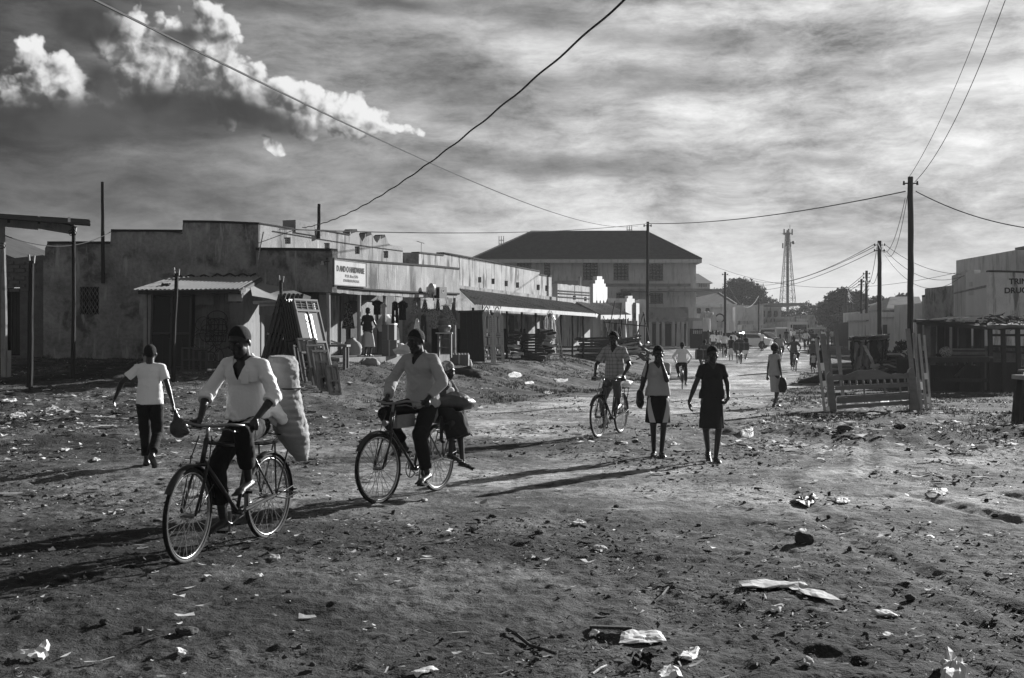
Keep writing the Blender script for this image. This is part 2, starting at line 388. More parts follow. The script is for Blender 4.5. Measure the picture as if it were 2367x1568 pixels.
def footdist(x, y):     # signed: positive on the bank side (left/behind)
    x = np.asarray(x, float); y = np.asarray(y, float); best = np.full(np.broadcast(x, y).shape, 1e9)
    for (ax, ay), (bx_, by) in zip(FOOT[:-1], FOOT[1:]):
        dx, dy = bx_-ax, by-ay; t = np.clip(((x-ax)*dx+(y-ay)*dy)/(dx*dx+dy*dy), 0, 1)
        qx = x-(ax+t*dx); qy = y-(ay+t*dy); best = np.minimum(best, np.sqrt(qx*qx+qy*qy))
    ins = (y > 16.5) & (x < np.interp(y, FOOT[:, 1], FOOT[:, 0]))
    ins = ins | ((y > 16.) & (x < -5) & (y > 16.+(x+40)*.5/35))
    return np.where(ins, best, -best)
RY = np.array([0, 30, 45, 60, 75, 125, 200, 260, 900.]); RZ = np.array([0, 0, -.22, -.08, .2, 1.0, 1.55, 1.6, 1.6])
def ground(x, y, micro=True):
    x = np.asarray(x, float); y = np.asarray(y, float)
    z = np.interp(y, RY, RZ); d = footdist(x, y)
    wid = np.interp(y, [40, 50, 70], [8, 6, 5])
    bh = np.interp(y, [0, 38, 45, 60, 80, 110], [1.12, 1.12, 1.02, .95, .5, .1])
    t = np.clip(d/wid, 0, 1); z = z + bh*np.minimum(t*t*(3-2*t), np.clip((y-16.3)/18.5, 0, 1))
    if micro: z = z + relief(x, y)
    return z
def relief(x, y):
    x = np.asarray(x, float); y = np.asarray(y, float)
    nearw = 1-sst(y, 45, 90)
    z = .035*fbm(x*.35, y*.35, 3, 4)*nearw + .014*fbm(x*1.3, y*1.0, 9, 4)*nearw
    rough = sst(fbm(x*.22+3, y*.16, 31, 3), .0, .35)
    z = z + (.008+.014*rough)*fbm(x*4.2, y*3.2, 12, 4, .55)*(1-sst(y, 25, 50))
    nw = 1-sst(y, 14, 24); rg = 1-2.4*np.abs(fbm(x*2.1+5, y*2.6, 151, 4, .62)); z = z + (1-sst(y, 16, 28))*.011*rg*sst(fbm(x*.3, y*.3, 157, 3), -.25, .3)
    k = fbm(x*9., y*7., 101, 3, .6); z = z + nw*(.004+.008*rough)*k
    cl = np.maximum(0, fbm(x*6.5, y*5., 113, 3, .6)-.28); z = z + nw*rough*cl*.03
    pit = np.maximum(0, fbm(x*2.6, y*3.2, 131, 3, .5)-.30); z = z - (1-sst(y, 20, 34))*pit*.045
    # low berm with a shaded near side at the right, and the broken lip of the verge on the left
    b1 = np.exp(-((y-20.3-.25*np.sin(x*.9)-.5*fbm(x*.5, 0*y, 4, 2))/1.1)**2)*sst(x, 2.2, 4.6)
    z = z + b1*(.16+.10*fbm(x*1.4, y*1.4, 7, 3))
    b2 = np.exp(-((y-24.4-.4*fbm(x*.4, 0*y, 14, 2))/.8)**2)*sst(x, 6.4, 8.)
    z = z + b2*.12
    d = footdist(x, y); lip = np.exp(-((d-.6)/.7)**2); z = z + lip*.07*(fbm(x*.9, y*.9, 21, 3)+.3)*(1-sst(y, 50, 80))
    bank = sst(d, .3, 2.5)*(1-sst(y, 60, 80)); z = z + bank*.06*fbm(x*2.2, y*1.6, 44, 4, .6)
    # wheel ruts curving through the dirt
    for (cx, cy, rad, w_, dep) in ((16, 4., 12.2, .10, .030), (16, 4., 12.75, .12, .035), (-14, 40, 26.5, .12, .03), (-14, 40, 27.1, .12, .03), (20, 13, 14.5, .13, .04), (20, 13, 15.6, .1, .03), (30, 8, 27.3, .1, .02)):
        rr = np.sqrt((x-cx)**2+(y-cy)**2)+.35*fbm(x*.3, y*.3, 77, 2); q = (rr-rad)/w_
        z = z + dep*(-np.exp(-q*q)+.6*np.exp(-((np.abs(q)-2.)**2)))*(1-sst(y, 22, 34))*sst(fbm(x*.5, y*.5, 55, 2)+.6, .2, .7)*(d < 0)*sst(-d, 0, 1.)
    return z
def Gz(x, y): return float(ground(x, y))
def GP(px, Y): X = XW(px, Y); return Vector((X, Y, Gz(X, Y)))
# ------------------------------------------------------------ the ground sheets
def grid_obj(name, xs, ys, zf, m, attr=None):
    """xs, ys 2-d arrays"""
    nr, nc = xs.shape; zs = zf(xs, ys); co = np.stack([xs, ys, zs], -1).reshape(-1, 3).astype(np.float32)
    i = np.arange((nr-1)*(nc-1)); r = i//(nc-1); c = i % (nc-1); a = r*nc+c
    fc = np.stack([a, a+1, a+nc+1, a+nc], -1).astype(np.int32)
    me = bpy.data.meshes.new(name); me.vertices.add(len(co)); me.vertices.foreach_set('co', co.ravel())
    me.loops.add(fc.size); me.loops.foreach_set('vertex_index', fc.ravel()); me.polygons.add(len(fc))
    me.polygons.foreach_set('loop_start', np.arange(0, fc.size, 4, dtype=np.int32)); me.polygons.foreach_set('use_smooth', np.ones(len(fc), bool))
    me.update(calc_edges=True); me.validate()
    if attr is not None:
        for k, arr in attr.items(): at = me.attributes.new(k, 'FLOAT', 'POINT'); at.data.foreach_set('value', arr.ravel().astype(np.float32))
    me.materials.append(m); o = bpy.data.objects.new(name, me); COL.objects.link(o); return o
def road_mask(x, y):    # 1 on the trodden light dirt of the street
    d = footdist(x, y); right = np.interp(y, [0, 12, 17, 22, 30, 60, 120, 220], [30, 30, 4.5, 4.6, 6.6, 14.5, 31, 60])
    wob = .9*fbm(x*.35, y*.35, 61, 3)
    near = 1-sst(y, 15.5, 19)
    r1 = np.maximum((1-sst(x-right+wob, -.4, 1.0)), near)
    return (1-sst(d+wob*.8, -.8, .6))*r1
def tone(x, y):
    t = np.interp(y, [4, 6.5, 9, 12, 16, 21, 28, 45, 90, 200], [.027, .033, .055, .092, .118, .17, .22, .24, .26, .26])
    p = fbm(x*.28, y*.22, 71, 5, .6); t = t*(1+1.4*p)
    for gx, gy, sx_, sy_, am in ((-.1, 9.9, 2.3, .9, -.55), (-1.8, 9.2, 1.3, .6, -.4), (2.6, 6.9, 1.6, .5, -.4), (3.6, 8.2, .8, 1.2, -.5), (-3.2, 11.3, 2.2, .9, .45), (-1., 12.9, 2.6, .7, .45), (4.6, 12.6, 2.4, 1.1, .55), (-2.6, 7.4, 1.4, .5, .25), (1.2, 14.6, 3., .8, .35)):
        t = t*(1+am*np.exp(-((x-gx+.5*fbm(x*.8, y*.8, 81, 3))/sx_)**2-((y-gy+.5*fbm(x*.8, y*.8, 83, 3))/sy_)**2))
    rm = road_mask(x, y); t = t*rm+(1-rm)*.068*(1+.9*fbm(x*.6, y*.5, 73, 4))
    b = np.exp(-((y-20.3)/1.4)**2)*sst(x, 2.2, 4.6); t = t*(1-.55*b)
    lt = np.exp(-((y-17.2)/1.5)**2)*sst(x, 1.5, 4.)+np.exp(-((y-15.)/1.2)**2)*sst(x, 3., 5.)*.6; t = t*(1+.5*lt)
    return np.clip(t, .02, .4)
def ground_material():
    m = bpy.data.materials.new('dirt'); m.use_nodes = True; T = NT(m.node_tree); b = T.n['Principled BSDF']
    tc = T.n.new('ShaderNodeTexCoord'); v = tc.outputs['Object']
    at = T.n.new('ShaderNodeAttribute'); at.attribute_name = 'road'; rd = at.outputs['Fac']
    n1 = T.noise(v, .45, 4, .6); n2 = T.noise(T.mapping(v, (1, .75, 1), loc=(9, 4, 0)), 2.2, 6, .70); n3 = T.noise(v, 70, 3, .7); n4 = T.noise(T.mapping(v, (1, .8, 1), loc=(3, 8, 0)), 9, 4, .7)
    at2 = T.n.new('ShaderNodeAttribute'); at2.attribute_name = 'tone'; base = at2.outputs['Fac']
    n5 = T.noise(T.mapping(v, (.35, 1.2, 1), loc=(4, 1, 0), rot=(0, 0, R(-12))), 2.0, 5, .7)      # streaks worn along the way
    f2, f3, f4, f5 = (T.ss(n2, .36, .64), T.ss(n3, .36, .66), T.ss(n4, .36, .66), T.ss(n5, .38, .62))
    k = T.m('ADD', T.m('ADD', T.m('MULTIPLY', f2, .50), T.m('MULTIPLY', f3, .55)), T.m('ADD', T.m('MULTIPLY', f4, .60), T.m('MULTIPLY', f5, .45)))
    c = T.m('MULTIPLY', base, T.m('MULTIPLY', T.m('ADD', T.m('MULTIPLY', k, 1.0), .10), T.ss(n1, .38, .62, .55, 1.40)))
    wet = T.ss(T.noise(T.mapping(v, (.8, .55, 1), loc=(2, 1, 0)), 1.1, 6, .74), .53, .60)      # damp dark patches
    c = T.mix(T.m('MULTIPLY', wet, T.mix(rd, .8, .55)), c, .024)
    ch = T.ss(T.noise(T.mapping(v, (1., .7, 1)), 7, 4, .75), .56, .62); c = T.mix(T.m('MULTIPLY', ch, .8), c, .016)
    dust = T.ss(T.noise(T.mapping(v, (1., .6, 1), loc=(5, 5, 0)), 2.6, 6, .80), .56, .62); c = T.mix(T.m('MULTIPLY', dust, .5), c, T.m('MULTIPLY', base, 2.2))
    c = T.m('MAXIMUM', c, .01)
    cc = T.n.new('ShaderNodeCombineColor')
    for i in range(3): T.l.new(c, cc.inputs[i])
    T.l.new(cc.outputs[0], b.inputs['Base Color']); b.inputs['Roughness'].default_value = .95; b.inputs['Specular IOR Level'].default_value = .15
    bn = T.n.new('ShaderNodeBump'); bn.inputs['Strength'].default_value = .9; bn.inputs['Distance'].default_value = .05
    hh = T.m('ADD', T.m('MULTIPLY', n4, .6), T.m('MULTIPLY', T.noise(v, 30, 4, .65), .35)); hh = T.m('ADD', T.m('MULTIPLY', n4, .55), T.m('MULTIPLY', n3, .20)); hh = T.m('ADD', hh, T.m('MULTIPLY', T.noise(v, 26, 3, .7), .38))
    T.l.new(hh, bn.inputs['Height']); T.l.new(bn.outputs[0], b.inputs['Normal']); MATS['dirt'] = m; return m
def build_ground():
    m = ground_material()
    nr, nc = 900, 820
    t = np.linspace(0, 1, nr); Y = 3.6*(60/3.6)**t; u = np.linspace(-1, 1, nc)
    ys = np.repeat(Y[:, None], nc, 1); xs = u[None, :]*(ys*.56+1.8)
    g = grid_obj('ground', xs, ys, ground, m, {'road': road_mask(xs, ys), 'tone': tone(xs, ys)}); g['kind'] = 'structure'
    # the land further off, and to the sides and behind the camera, as one coarser ring that meets the first sheet
    ring = []
    Y2 = 60*(900/60)**np.linspace(0, 1, 90); u2 = np.linspace(-1, 1, 120); ys = np.repeat(Y2[:, None], 120, 1); xs = u2[None, :]*(ys*.56+1.8)
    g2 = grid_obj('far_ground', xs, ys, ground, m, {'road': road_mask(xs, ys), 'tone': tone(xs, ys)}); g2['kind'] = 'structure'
    for sgn, nm in ((-1, 'side_ground'), (1, 'side_ground')):
        t2 = np.concatenate([Y[::12], Y2[1:]]) if True else Y
        ys = np.repeat(t2[:, None], 40, 1); e = ys*.56+1.8; xs = sgn*(e+np.linspace(0, 1, 40)[None, :]**2*(200+ys))
        o = grid_obj(nm, xs, ys, ground, m, {'road': road_mask(xs, ys), 'tone': tone(xs, ys)}); o['kind'] = 'structure'
    xa = np.linspace(-220, 220, 60)[None, :]; ya = np.linspace(-120, 3.6, 30)[:, None]; xs = np.broadcast_to(xa, (30, 60)).copy(); ys = np.broadcast_to(ya, (30, 60)).copy()
    o = grid_obj('near_ground', xs, ys, lambda a, b_: ground(a, np.maximum(b_, 3.6))-.0, m, {'road': road_mask(xs, ys), 'tone': tone(xs, ys)}); o['kind'] = 'structure'
build_ground()
# ------------------------------------------------------------ walls laid out in plan
class Wall:
    """a vertical plane from plan point p0 to p1; s runs along it, depth runs away from the viewer's side"""
    def __init__(s, p0, p1):
        s.p0 = Vector((p0[0], p0[1])); s.p1 = Vector((p1[0], p1[1])); s.L = (s.p1-s.p0).length; s.d = (s.p1-s.p0)/s.L
        s.n = Vector((-s.d.y, s.d.x))                   # to the left of the direction = into the building for walls seen from the street
    def fn(s, a, z, t): q = s.p0+s.d*a+s.n*t; return Vector((q.x, q.y, z))
    def px(s, x, y):
        k = (x-1183.5)/FPX; a = (k*s.p0.y-s.p0.x)/(s.d.x-k*s.d.y); Y = s.p0.y+s.d.y*a
        return (a, 1.65-(y-784)/FPX*Y)
    def pxs(s, *pts): return [s.px(*p) for p in pts]
    def rect(s, x0, x1, y0, y1): return [s.px(x0, y1), s.px(x1, y1), s.px(x1, y0), s.px(x0, y0)]
    def panel(s, mb, loop, t0=0., t=.05): return mb.poly([loop], lambda a, z, d: s.fn(a, z, t0+d), t)
    def bar(s, mb, a, b, w, dep, t=0.):      # a,b are (s,z)
        p = s.fn(a[0], a[1], t); q = s.fn(b[0], b[1], t); return mb.beam(p, q, w, dep, up=(s.n.x, s.n.y, 0))
def rag(loop, amp, step, seed, zmin):
    """break up the upper edges of a wall profile"""
    rn = random.Random(seed); out = []
    for (a, b) in zip(loop, loop[1:]+loop[:1]):
        out.append(a); L = math.hypot(b[0]-a[0], b[1]-a[1])
        if a[1] > zmin and b[1] > zmin and L > step*1.5:
            n = int(L/step)
            for i in range(1, n): t = i/n; out.append((a[0]+(b[0]-a[0])*t, a[1]+(b[1]-a[1])*t+rn.uniform(-amp, amp)))
    return out
def backing(w, parent, a0, a1, z0, z1, t, m='shade_black', name='interior_shade'):
    mb = MB(); w.panel(mb, [(a0, z0), (a1, z0), (a1, z1), (a0, z1)], t, .03); return mb.build(name, m, parent)  # flat near-black panel, stands in for the shade of a room
def capline(w, loop_top, t, h=.05, over=.03):
    mb = MB()
    for a, b in zip(loop_top[:-1], loop_top[1:]):
        if abs(b[0]-a[0]) < .05: continue
        p = [w.fn(a[0], a[1], -over), w.fn(b[0], b[1], -over), w.fn(b[0], b[1], t+over), w.fn(a[0], a[1], t+over)]
        lo = [q-Vector((0, 0, h*.4)) for q in p]; hi = [q+Vector((0, 0, h)) for q in p]
        mb.add(lo+hi, [(0, 1, 2, 3), (7, 6, 5, 4), (0, 4, 5, 1), (1, 5, 6, 2), (2, 6, 7, 3), (3, 7, 4, 0)])
    return mb
def corr(mb, A, B, C_, D_, pitch=.09, amp=.012, thick=.004, seed=0, jit=.0):
    """corrugated sheet: edge A-B at the top, D-C at the bottom; ribs run from AB to DC"""
    A, B, C_, D_ = map(Vector, (A, B, C_, D_)); n = max(4, int((B-A).length/pitch*4)); up = (B-A).cross(D_-A).normalized()
    if up.z < 0: up = -up
    rn = random.Random(seed); top = []; bot = []; seg = 0.
    for i in range(n+1):
        t = i/n; o = amp*cos(i*pi/2)
        if i % 32 == 0: seg = rn.uniform(-jit, jit)
        top.append(A.lerp(B, t)+up*o); bot.append(D_.lerp(C_, t)+up*o+(C_-B).normalized()*seg)
    v = top+bot+[p-up*thick for p in top]+[p-up*thick for p in bot]; m = n+1; fs = []
    for i in range(n):
        fs += [(i, i+1, m+i+1, m+i), (2*m+i, 3*m+i, 3*m+i+1, 2*m+i+1), (m+i, m+i+1, 3*m+i+1, 3*m+i), (i+1, i, 2*m+i, 2*m+i+1)]
    return mb.add(v, fs)
def text_obj(txt, name, m, parent, w, a, z, size, t=-.02, ext=.004, bold=0., sx=1.):
    cu = bpy.data.curves.new(name, 'FONT'); cu.body = txt; cu.size = size; cu.extrude = ext; cu.offset = bold; cu.align_x = 'LEFT'
    o = bpy.data.objects.new(name, cu); COL.objects.link(o); p = w.fn(a, z, t)
    X = Vector((w.d.x, w.d.y, 0)); Z = Vector((0, 0, 1)); N_ = X.cross(Z)
    # mesh version, so that it is one plain part
    bpy.context.view_layer.update(); dg = bpy.context.evaluated_depsgraph_get(); me = bpy.data.meshes.new_from_object(o.evaluated_get(dg)); bpy.data.objects.remove(o)
    mb = MB(); mb.v = [tuple(p + X*(v.co.x*sx) + Z*v.co.y + N_*v.co.z) for v in me.vertices]; mb.f = [tuple(f.vertices) for f in me.polygons]
    bpy.data.meshes.remove(me); return mb.build(name, m, parent)
# ============================================================ big plaster hall on the left
FA = Wall((XW(100, 38), 38), (-8.07, 38)); FA.n = Vector((0, 1))
SA = Wall((-8.07, 38), (-4.41, 48)); 
def hall():
    h = thing('plaster_hall', 'large dark stained plaster hall with stepped parapet and small barred window', 'building', (-12, 40, 1.0))
    gz = .7
    prof = [(100, 850), (100, 600), (104, 597), (104, 574), (110, 562), (160, 563), (255, 562), (257, 534), (421, 535), (423, 513), (500, 514), (597, 518), (597, 850)]
    lp = [FA.px(*p) for p in prof]; hole = FA.rect(184, 229, 663, 727)
    # the long crack line and courses are in the material; the silhouette is broken here
    mb = MB(); mb.poly([rag(lp, .025, .35, 3, 3.), hole], FA.fn, .30); mb.build('front_wall', 'plaster_dark', h)
    capline(FA, FA.pxs((110, 562), (255, 562)), .3).build('wall_cap', 'mould_cap', h)
    capline(FA, FA.pxs((257, 534), (421, 535)), .3).build('wall_cap', 'mould_cap', h)
    capline(FA, FA.pxs((423, 513), (500, 514), (597, 518)), .3).build('wall_cap', 'mould_cap', h)
    # window with wavy bars
    wf = MB(); a0, z0 = hole[0]; a1, z1 = hole[2]
    for (p, q) in (((a0, z0), (a1, z0)), ((a1, z0), (a1, z1)), ((a1, z1), (a0, z1)), ((a0, z1), (a0, z0)), (((a0+a1)/2, z0), ((a0+a1)/2, z1))): FA.bar(wf, p, q, .05, .05, .04)
    win = wf.build('window', 'wood_dark', h); g = MB(); n = 5
    for i in range(n):
        c = a0+(i+.5)*(a1-a0)/n
        for sg in (1, -1):
            pts = [FA.fn(c+sg*.05*sin(k/16*pi*4), z0+(z1-z0)*k/16, .01) for k in range(17)]; g.tube(pts, .008, 5)
    g.build('grille', 'metal_grey', win); backing(FA, h, a0-.2, a1+.2, z0-.2, z1+.2, .34)
    # street side, receding, with three little gables
    def z2(x, y): return ((560+x/3.137)/1.014, (440+y/3.137)/1.014)
    P = [(596, 850), (597, 516.5), z2(280, 285), z2(400, 302), z2(520, 311), z2(640, 318), z2(815, 349), z2(818, 320), z2(828, 312), z2(868, 311), z2(877, 325), z2(888, 365), z2(908, 398), z2(925, 366), z2(932, 338), z2(972, 334), z2(984, 352), z2(998, 388), z2(1016, 408), z2(1034, 378), z2(1042, 354), z2(1074, 351), z2(1086, 372), z2(1098, 405), z2(1112, 421), z2(1205, 434), (930, 850)]
    lp = [SA.px(*p) for p in P]
    holes = [SA.rect(*z2(a, 0)[:1], *z2(b, 0)[:1], z2(0, c)[1], z2(0, d)[1]) for a, b, c, d in ((332, 380, 366, 414), (627, 668, 406, 452), (852, 888, 432, 488), (1062, 1098, 466, 518))]
    mb = MB(); mb.poly([rag(lp, .018, .3, 5, 4.4)]+holes, SA.fn, .30); mb.build('street_wall', 'plaster_street', h)
    for k, (a, b, c, d) in enumerate(((815, 880, 349, 311), (925, 984, 366, 334), (1034, 1086, 378, 351))):   # dark mouldy heads of the gables
        q = MB(); lo = SA.px(*z2(a, c)); m0 = SA.px(*z2(a+12, d)); m1 = SA.px(*z2(b-14, d)); 
        q.poly([[(m0[0]-.02, m0[1]-.14), (m0[0], m0[1]-.02), (m0[0]+.10, m0[1]+.035), (m1[0], m1[1]+.03), (m1[0]+.05, m1[1]-.06)]], lambda s_, z, t: SA.fn(s_, z, -.012+t), .325); q.build('gable_cap', 'mould_cap', h)
    capline(SA, SA.pxs((597, 516.5), z2(280, 285), z2(400, 302), z2(520, 311), z2(640, 318), z2(815, 349)), .3, .03).build('wall_cap', 'mould_cap', h)
    for hl in holes:
        a, b = hl[0][0], hl[1][0]; z0, z1 = hl[0][1], hl[2][1]; v = MB()
        for k in range(4):
            zz = z0+(k+.5)*(z1-z0)/4
            v.poly([[(a, zz), (b, zz), (b, zz+.03), (a, zz+.03)]], lambda s_, z, t: SA.fn(s_, z, .08+t), .05)
        for k in range(1, 3): aa = a+(b-a)*k/3; v.poly([[(aa-.015, z0), (aa+.015, z0), (aa+.015, z1), (aa-.015, z1)]], lambda s_, z, t: SA.fn(s_, z, .07+t), .06)
        v.build('vent', 'plaster_street', h)
    backing(SA, h, .2, SA.L-.2, 2., 5.0, .36)
    r = MB(); zr = 4.2
    r.poly([[(FA.p0.x+.3, 38.3), (-8.1, 38.3), (-4.8, 47.9), (FA.p0.x+.3, 47.9)]], lambda x, y, t: Vector((x, y, zr+t)), .1); r.build('roof', 'concrete', h)
    # return wall so that the end of the parapet reads as thick, and a rear wall
    q = MB(); e = SA.px(930, 573); q.bx(-10, -4.45, 48.0, 48.3, gz, e[1]-.02); q.build('end_wall', 'plaster_dark', h)
    q = MB(); q.bx(FA.p0.x, FA.p0.x+.28, 38.32, 48., gz, FA.px(104, 575)[1]); q.build('side_wall', 'plaster_dark', h)
    # little block on the parapet
    q = MB(); c = SA.px(*z2(480, 300)); p = SA.fn(c[0], c[1], .2); q.box((p.x, p.y, p.z+.02), (1.3, .5, .42), rz=1.22); q.build('parapet_block', 'concrete', h)
    # crack / ledge line over the shed
    q = MB()
    ps = [FA.fn(*FA.px(x, 639+3*sin(x*.21)+(-3 if x > 500 else 0)), -.015) for x in range(400, 598, 6)]
    q.tube(ps, .028, 5); q.build('ledge', 'mould_cap', h)
    return h
hall()
# lower rough brick building left of it
def brick_house():
    h = thing('brick_building', 'unplastered mud brick building with a dark doorway at the far left edge', 'building', (-17, 38.4, 1.0))
    w = Wall((XW(-160, 38.4), 38.4), (XW(103, 38.4), 38.4)); w.n = Vector((0, 1))
    lp = [w.px(*p) for p in ((-160, 850), (-160, 610), (0, 606), (20, 602), (22, 598), (60, 594), (98, 590), (104, 592), (104, 850))]
    mb = MB(); mb.poly([rag(lp, .02, .3, 8, 3.5), w.rect(2, 46, 664, 822)], w.fn, .25); mb.build('brick_wall', 'brick_rough', h)
    b = MB(); rn = random.Random(4)
    for r_ in range(8):
        zz = 4.1-r_*.125
        for k in range(30):
            x = w.p0.x+k*.36+(r_ % 2)*.18
            if x > XW(101, 38.4)-.3 or rn.random() < .08: continue
            b.box((x, 38.40, zz+rn.uniform(-.01, .01)-.0), (.31, .09, .095), rz=rn.uniform(-.03, .03))
    b.build('brickwork', 'brick_rough', h)
    backing(w, h, w.px(0, 700)[0]-.2, w.px(50, 700)[0]+.2, .6, 3.3, .3)
    d = MB(); r_ = w.rect(22, 45, 667, 820); w.panel(d, r_, .12, .05); dd = d.build('door', 'wood_dark', h)
    for p, q in ((r_[0], r_[3]), (r_[1], r_[2]), (r_[3], r_[2]), ((r_[0][0], 2.0), (r_[1][0], 2.0))):
        pass
    k = MB(); cx = (r_[0][0]+r_[1][0])/2
    for a_ in (r_[0][0]+.03, cx, r_[1][0]-.03): w.bar(k, (a_, r_[0][1]), (a_, r_[2][1]), .05, .03, .10)
    k.build('door_rail', 'wood_dark', dd)
    r = MB(); r.bx(w.p0.x, XW(103, 38.4), 38.65, 46, 3.9, 4.0); r.build('roof', 'tin_dark', h)
    # house behind with pitched roof, seen just over it
brick_house()
def gable_house():
    h = thing('gable_house', 'dark pitched roof house showing over the brick wall at the left edge', 'house', (-24, 50, 1))
    a = W(0, 578, 50); b = W(28, 598, 50); r = MB()
    x0 = a.x-4; x1 = b.x+.3
    r.add([(x0-4.5, 50, b.z-.35), (x1, 50, b.z-.05), (x0, 50, a.z+1.5), (x0-4.5, 60, b.z-.35), (x1, 60, b.z-.05), (x0, 60, a.z+1.5)], [(0, 1, 2), (5, 4, 3), (1, 4, 5, 2), (0, 2, 5, 3), (0, 3, 4, 1)]); r.build('roof', 'tin_dark', h)
    q = MB(); q.bx(x0-4.2, x1-.3, 50.2, 59.8, .5, b.z-.36); q.build('wall', 'plaster_dark', h)
gable_house()
# ============================================================ hardware shop with its porch
SF = Wall((-5.42, 36), (-1.99, 45.4))      # fascia line over the porch posts
SS = Wall((-8.07, 37.7), (-5.42, 36))      # side of the porch parapet facing the camera
def z2(x, y): return ((560+x/3.137)/1.014, (440+y/3.137)/1.014)
def hardware():
    h = thing('hardware_shop', 'low plaster shop with a deep porch on posts under a white name board', 'shop', (-4.5, 40, 1.0))
    # camera-side parapet
    lp = SS.pxs((601, 668), z2(165, 452), z2(180, 449), z2(450, 456), z2(700, 464), (769, 676)); lp[0] = (0.0, SS.px(604, 668)[1]); 
    lp = [(0, 3.2), (0, SS.px(606, 576)[1]), (SS.L*.5, SS.px(690, 577)[1]), (SS.L, SS.px(771, 579)[1]), (SS.L, SS.px(768, 676)[1]), (SS.L*.6, SS.px(715, 674)[1]), (SS.L*.3, SS.px(690, 671)[1])]
    mb = MB(); mb.poly([rag(lp, .02, .3, 6, 3.8)], lambda s_, z, t: SS.fn(s_, z, t), .22); mb.build('side_parapet', 'plaster_dark', h)
    capline(SS, [(0, lp[1][1]), (SS.L*.5, lp[2][1]), (SS.L, lp[3][1])], .22, .06, .03).build('parapet_cap', 'mould_cap', h)
    # fascia on the street side
    top = SF.pxs((769, 599), (900, 609), (1000, 616), (1062, 622)); bot = SF.pxs((769, 660), (850, 668), (950, 674), (1062, 678))
    mb = MB(); mb.poly([rag(bot[::-1]+top, .012, .3, 7, 3.9)], SF.fn, .2); mb.build('fascia', 'plaster_street', h)
    capline(SF, top, .2, .045).build('fascia_cap', 'mould_cap', h)
    b2 = SF.pxs((769, 676), (850, 682), (950, 687), (1060, 689)); b1 = SF.pxs((769, 662), (850, 670), (950, 676), (1060, 680))
    mb = MB(); mb.poly([rag(b2[::-1]+b1, .02, .25, 9, 2.)], lambda s_, z, t: SF.fn(s_, z, .05+t), .2); mb.build('porch_beam', 'plaster_street', h)
    mb = MB(); mb.tube([SF.fn(p[0], p[1]-.02, .02) for p in bot], .045, 6); mb.build('beam_ledge', 'mould_cap', h)
    # porch roof slab
    rz = 3.45
    mb = MB(); q0, q1 = SF.fn(.3, 0, .22), SF.fn(SF.L-.05, 0, .22); r0 = Vector((-8.0, 37.9, 0)); r1 = SA.fn(8.7, 0, -.03)
    mb.poly([[(q0.x, q0.y), (q1.x, q1.y), (r1.x, r1.y), (r0.x, r0.y)]], lambda x, y, t: Vector((x, y, rz+t)), .14); mb.build('porch_roof', 'concrete', h)
    # porch floor with lit kerb
    mb = MB(); q0, q1 = SF.fn(0, 0, -.25), SF.fn(SF.L+.3, 0, -.25); fl = 1.08
    mb.poly([[(q0.x, q0.y), (q1.x, q1.y), (r1.x+1., r1.y+.5), (-7.0, 38.2)]], lambda x, y, t: Vector((x, y, fl-t)), .5); mb.build('porch_floor', 'concrete', h)
    # posts
    for x in (767, 838, 897, 1058):
        a, z = SF.px(x, 685); p = SF.fn(a, 0, .12); rr = random.Random(x); m_ = MB()
        m_.tube([(p.x+rr.uniform(-.02, .02), p.y, fl-.2), (p.x+rr.uniform(-.02, .02), p.y, 2.2), (p.x, p.y, z+.1)], .06, 8); m_.build('porch_post', 'pole_pale', h)
    # shop back wall with openings, dark inside
    SB = Wall((SA.p0.x+SA.n.x*-.02-.05, 38.2), (SA.p1.x-.05, 47.9)); SB = Wall(SA.fn(0.1, 0, -.04)[:2], SA.fn(9.9, 0, -.04)[:2])
    lp = [(0, 1.0), (9.7, 1.0), (9.7, 3.45), (0, 3.45)]
    hl = [[(1.1, 1.12), (2.3, 1.12), (2.3, 3.1), (1.1, 3.1)], [(3.4, 1.12), (5.3, 1.12), (5.3, 3.2), (3.4, 3.2)], [(6.5, 1.12), (8.3, 1.12), (8.3, 3.1), (6.5, 3.1)]]
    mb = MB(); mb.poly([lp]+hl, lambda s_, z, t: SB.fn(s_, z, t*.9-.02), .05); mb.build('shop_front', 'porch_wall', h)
    for i, o in enumerate(hl):      # open door leaves folded back against the wall
        d = MB(); a = o[0][0]; SB.panel(d, [(a-.62, 1.12), (a-.05, 1.12), (a-.05, 3.05), (a-.62, 3.05)], -.10, .05)
        for zz in (1.3, 2.1, 2.9): SB.panel(d, [(a-.6, zz), (a-.07, zz), (a-.07, zz+.08), (a-.6, zz+.08)], -.125, .02)
        d.build('door', 'wood_dark', h)
    mb = MB(); p0 = SB.fn(.2, 1.0, 2.2)
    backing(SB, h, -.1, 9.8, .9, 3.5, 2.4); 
    # shelves in the openings
    for o in hl[1:]:
        s_ = MB()
        for zz in (1.5, 1.9, 2.3, 2.7): SB.panel(s_, [(o[0][0], zz), (o[1][0], zz), (o[1][0], zz+.03), (o[0][0], zz+.03)], .7, .3)
        rn = random.Random(3)
        for zz in (1.53, 1.93, 2.33, 2.73):
            a = o[0][0]+.05
            while a < o[1][0]-.15:
                w_ = rn.uniform(.06, .2); hh_ = rn.uniform(.1, .3)
                if rn.random() < .8: SB.panel(s_, [(a, zz), (a+w_, zz), (a+w_, zz+hh_), (a, zz+hh_)], .75, .12)
                a += w_+.03
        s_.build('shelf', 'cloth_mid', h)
    # timber doors in the shaded end wall
    e = Wall((-8.0, 38.6), (-5.55, 36.6)); e = Wall((-8.0, 37.95), (-6.0, 37.0))
    d = MB(); e.panel(d, [(0, .9), (e.L, .9), (e.L, 3.3), (0, 3.3)], 0, .06); d.build('end_screen', 'wood_dark', h)
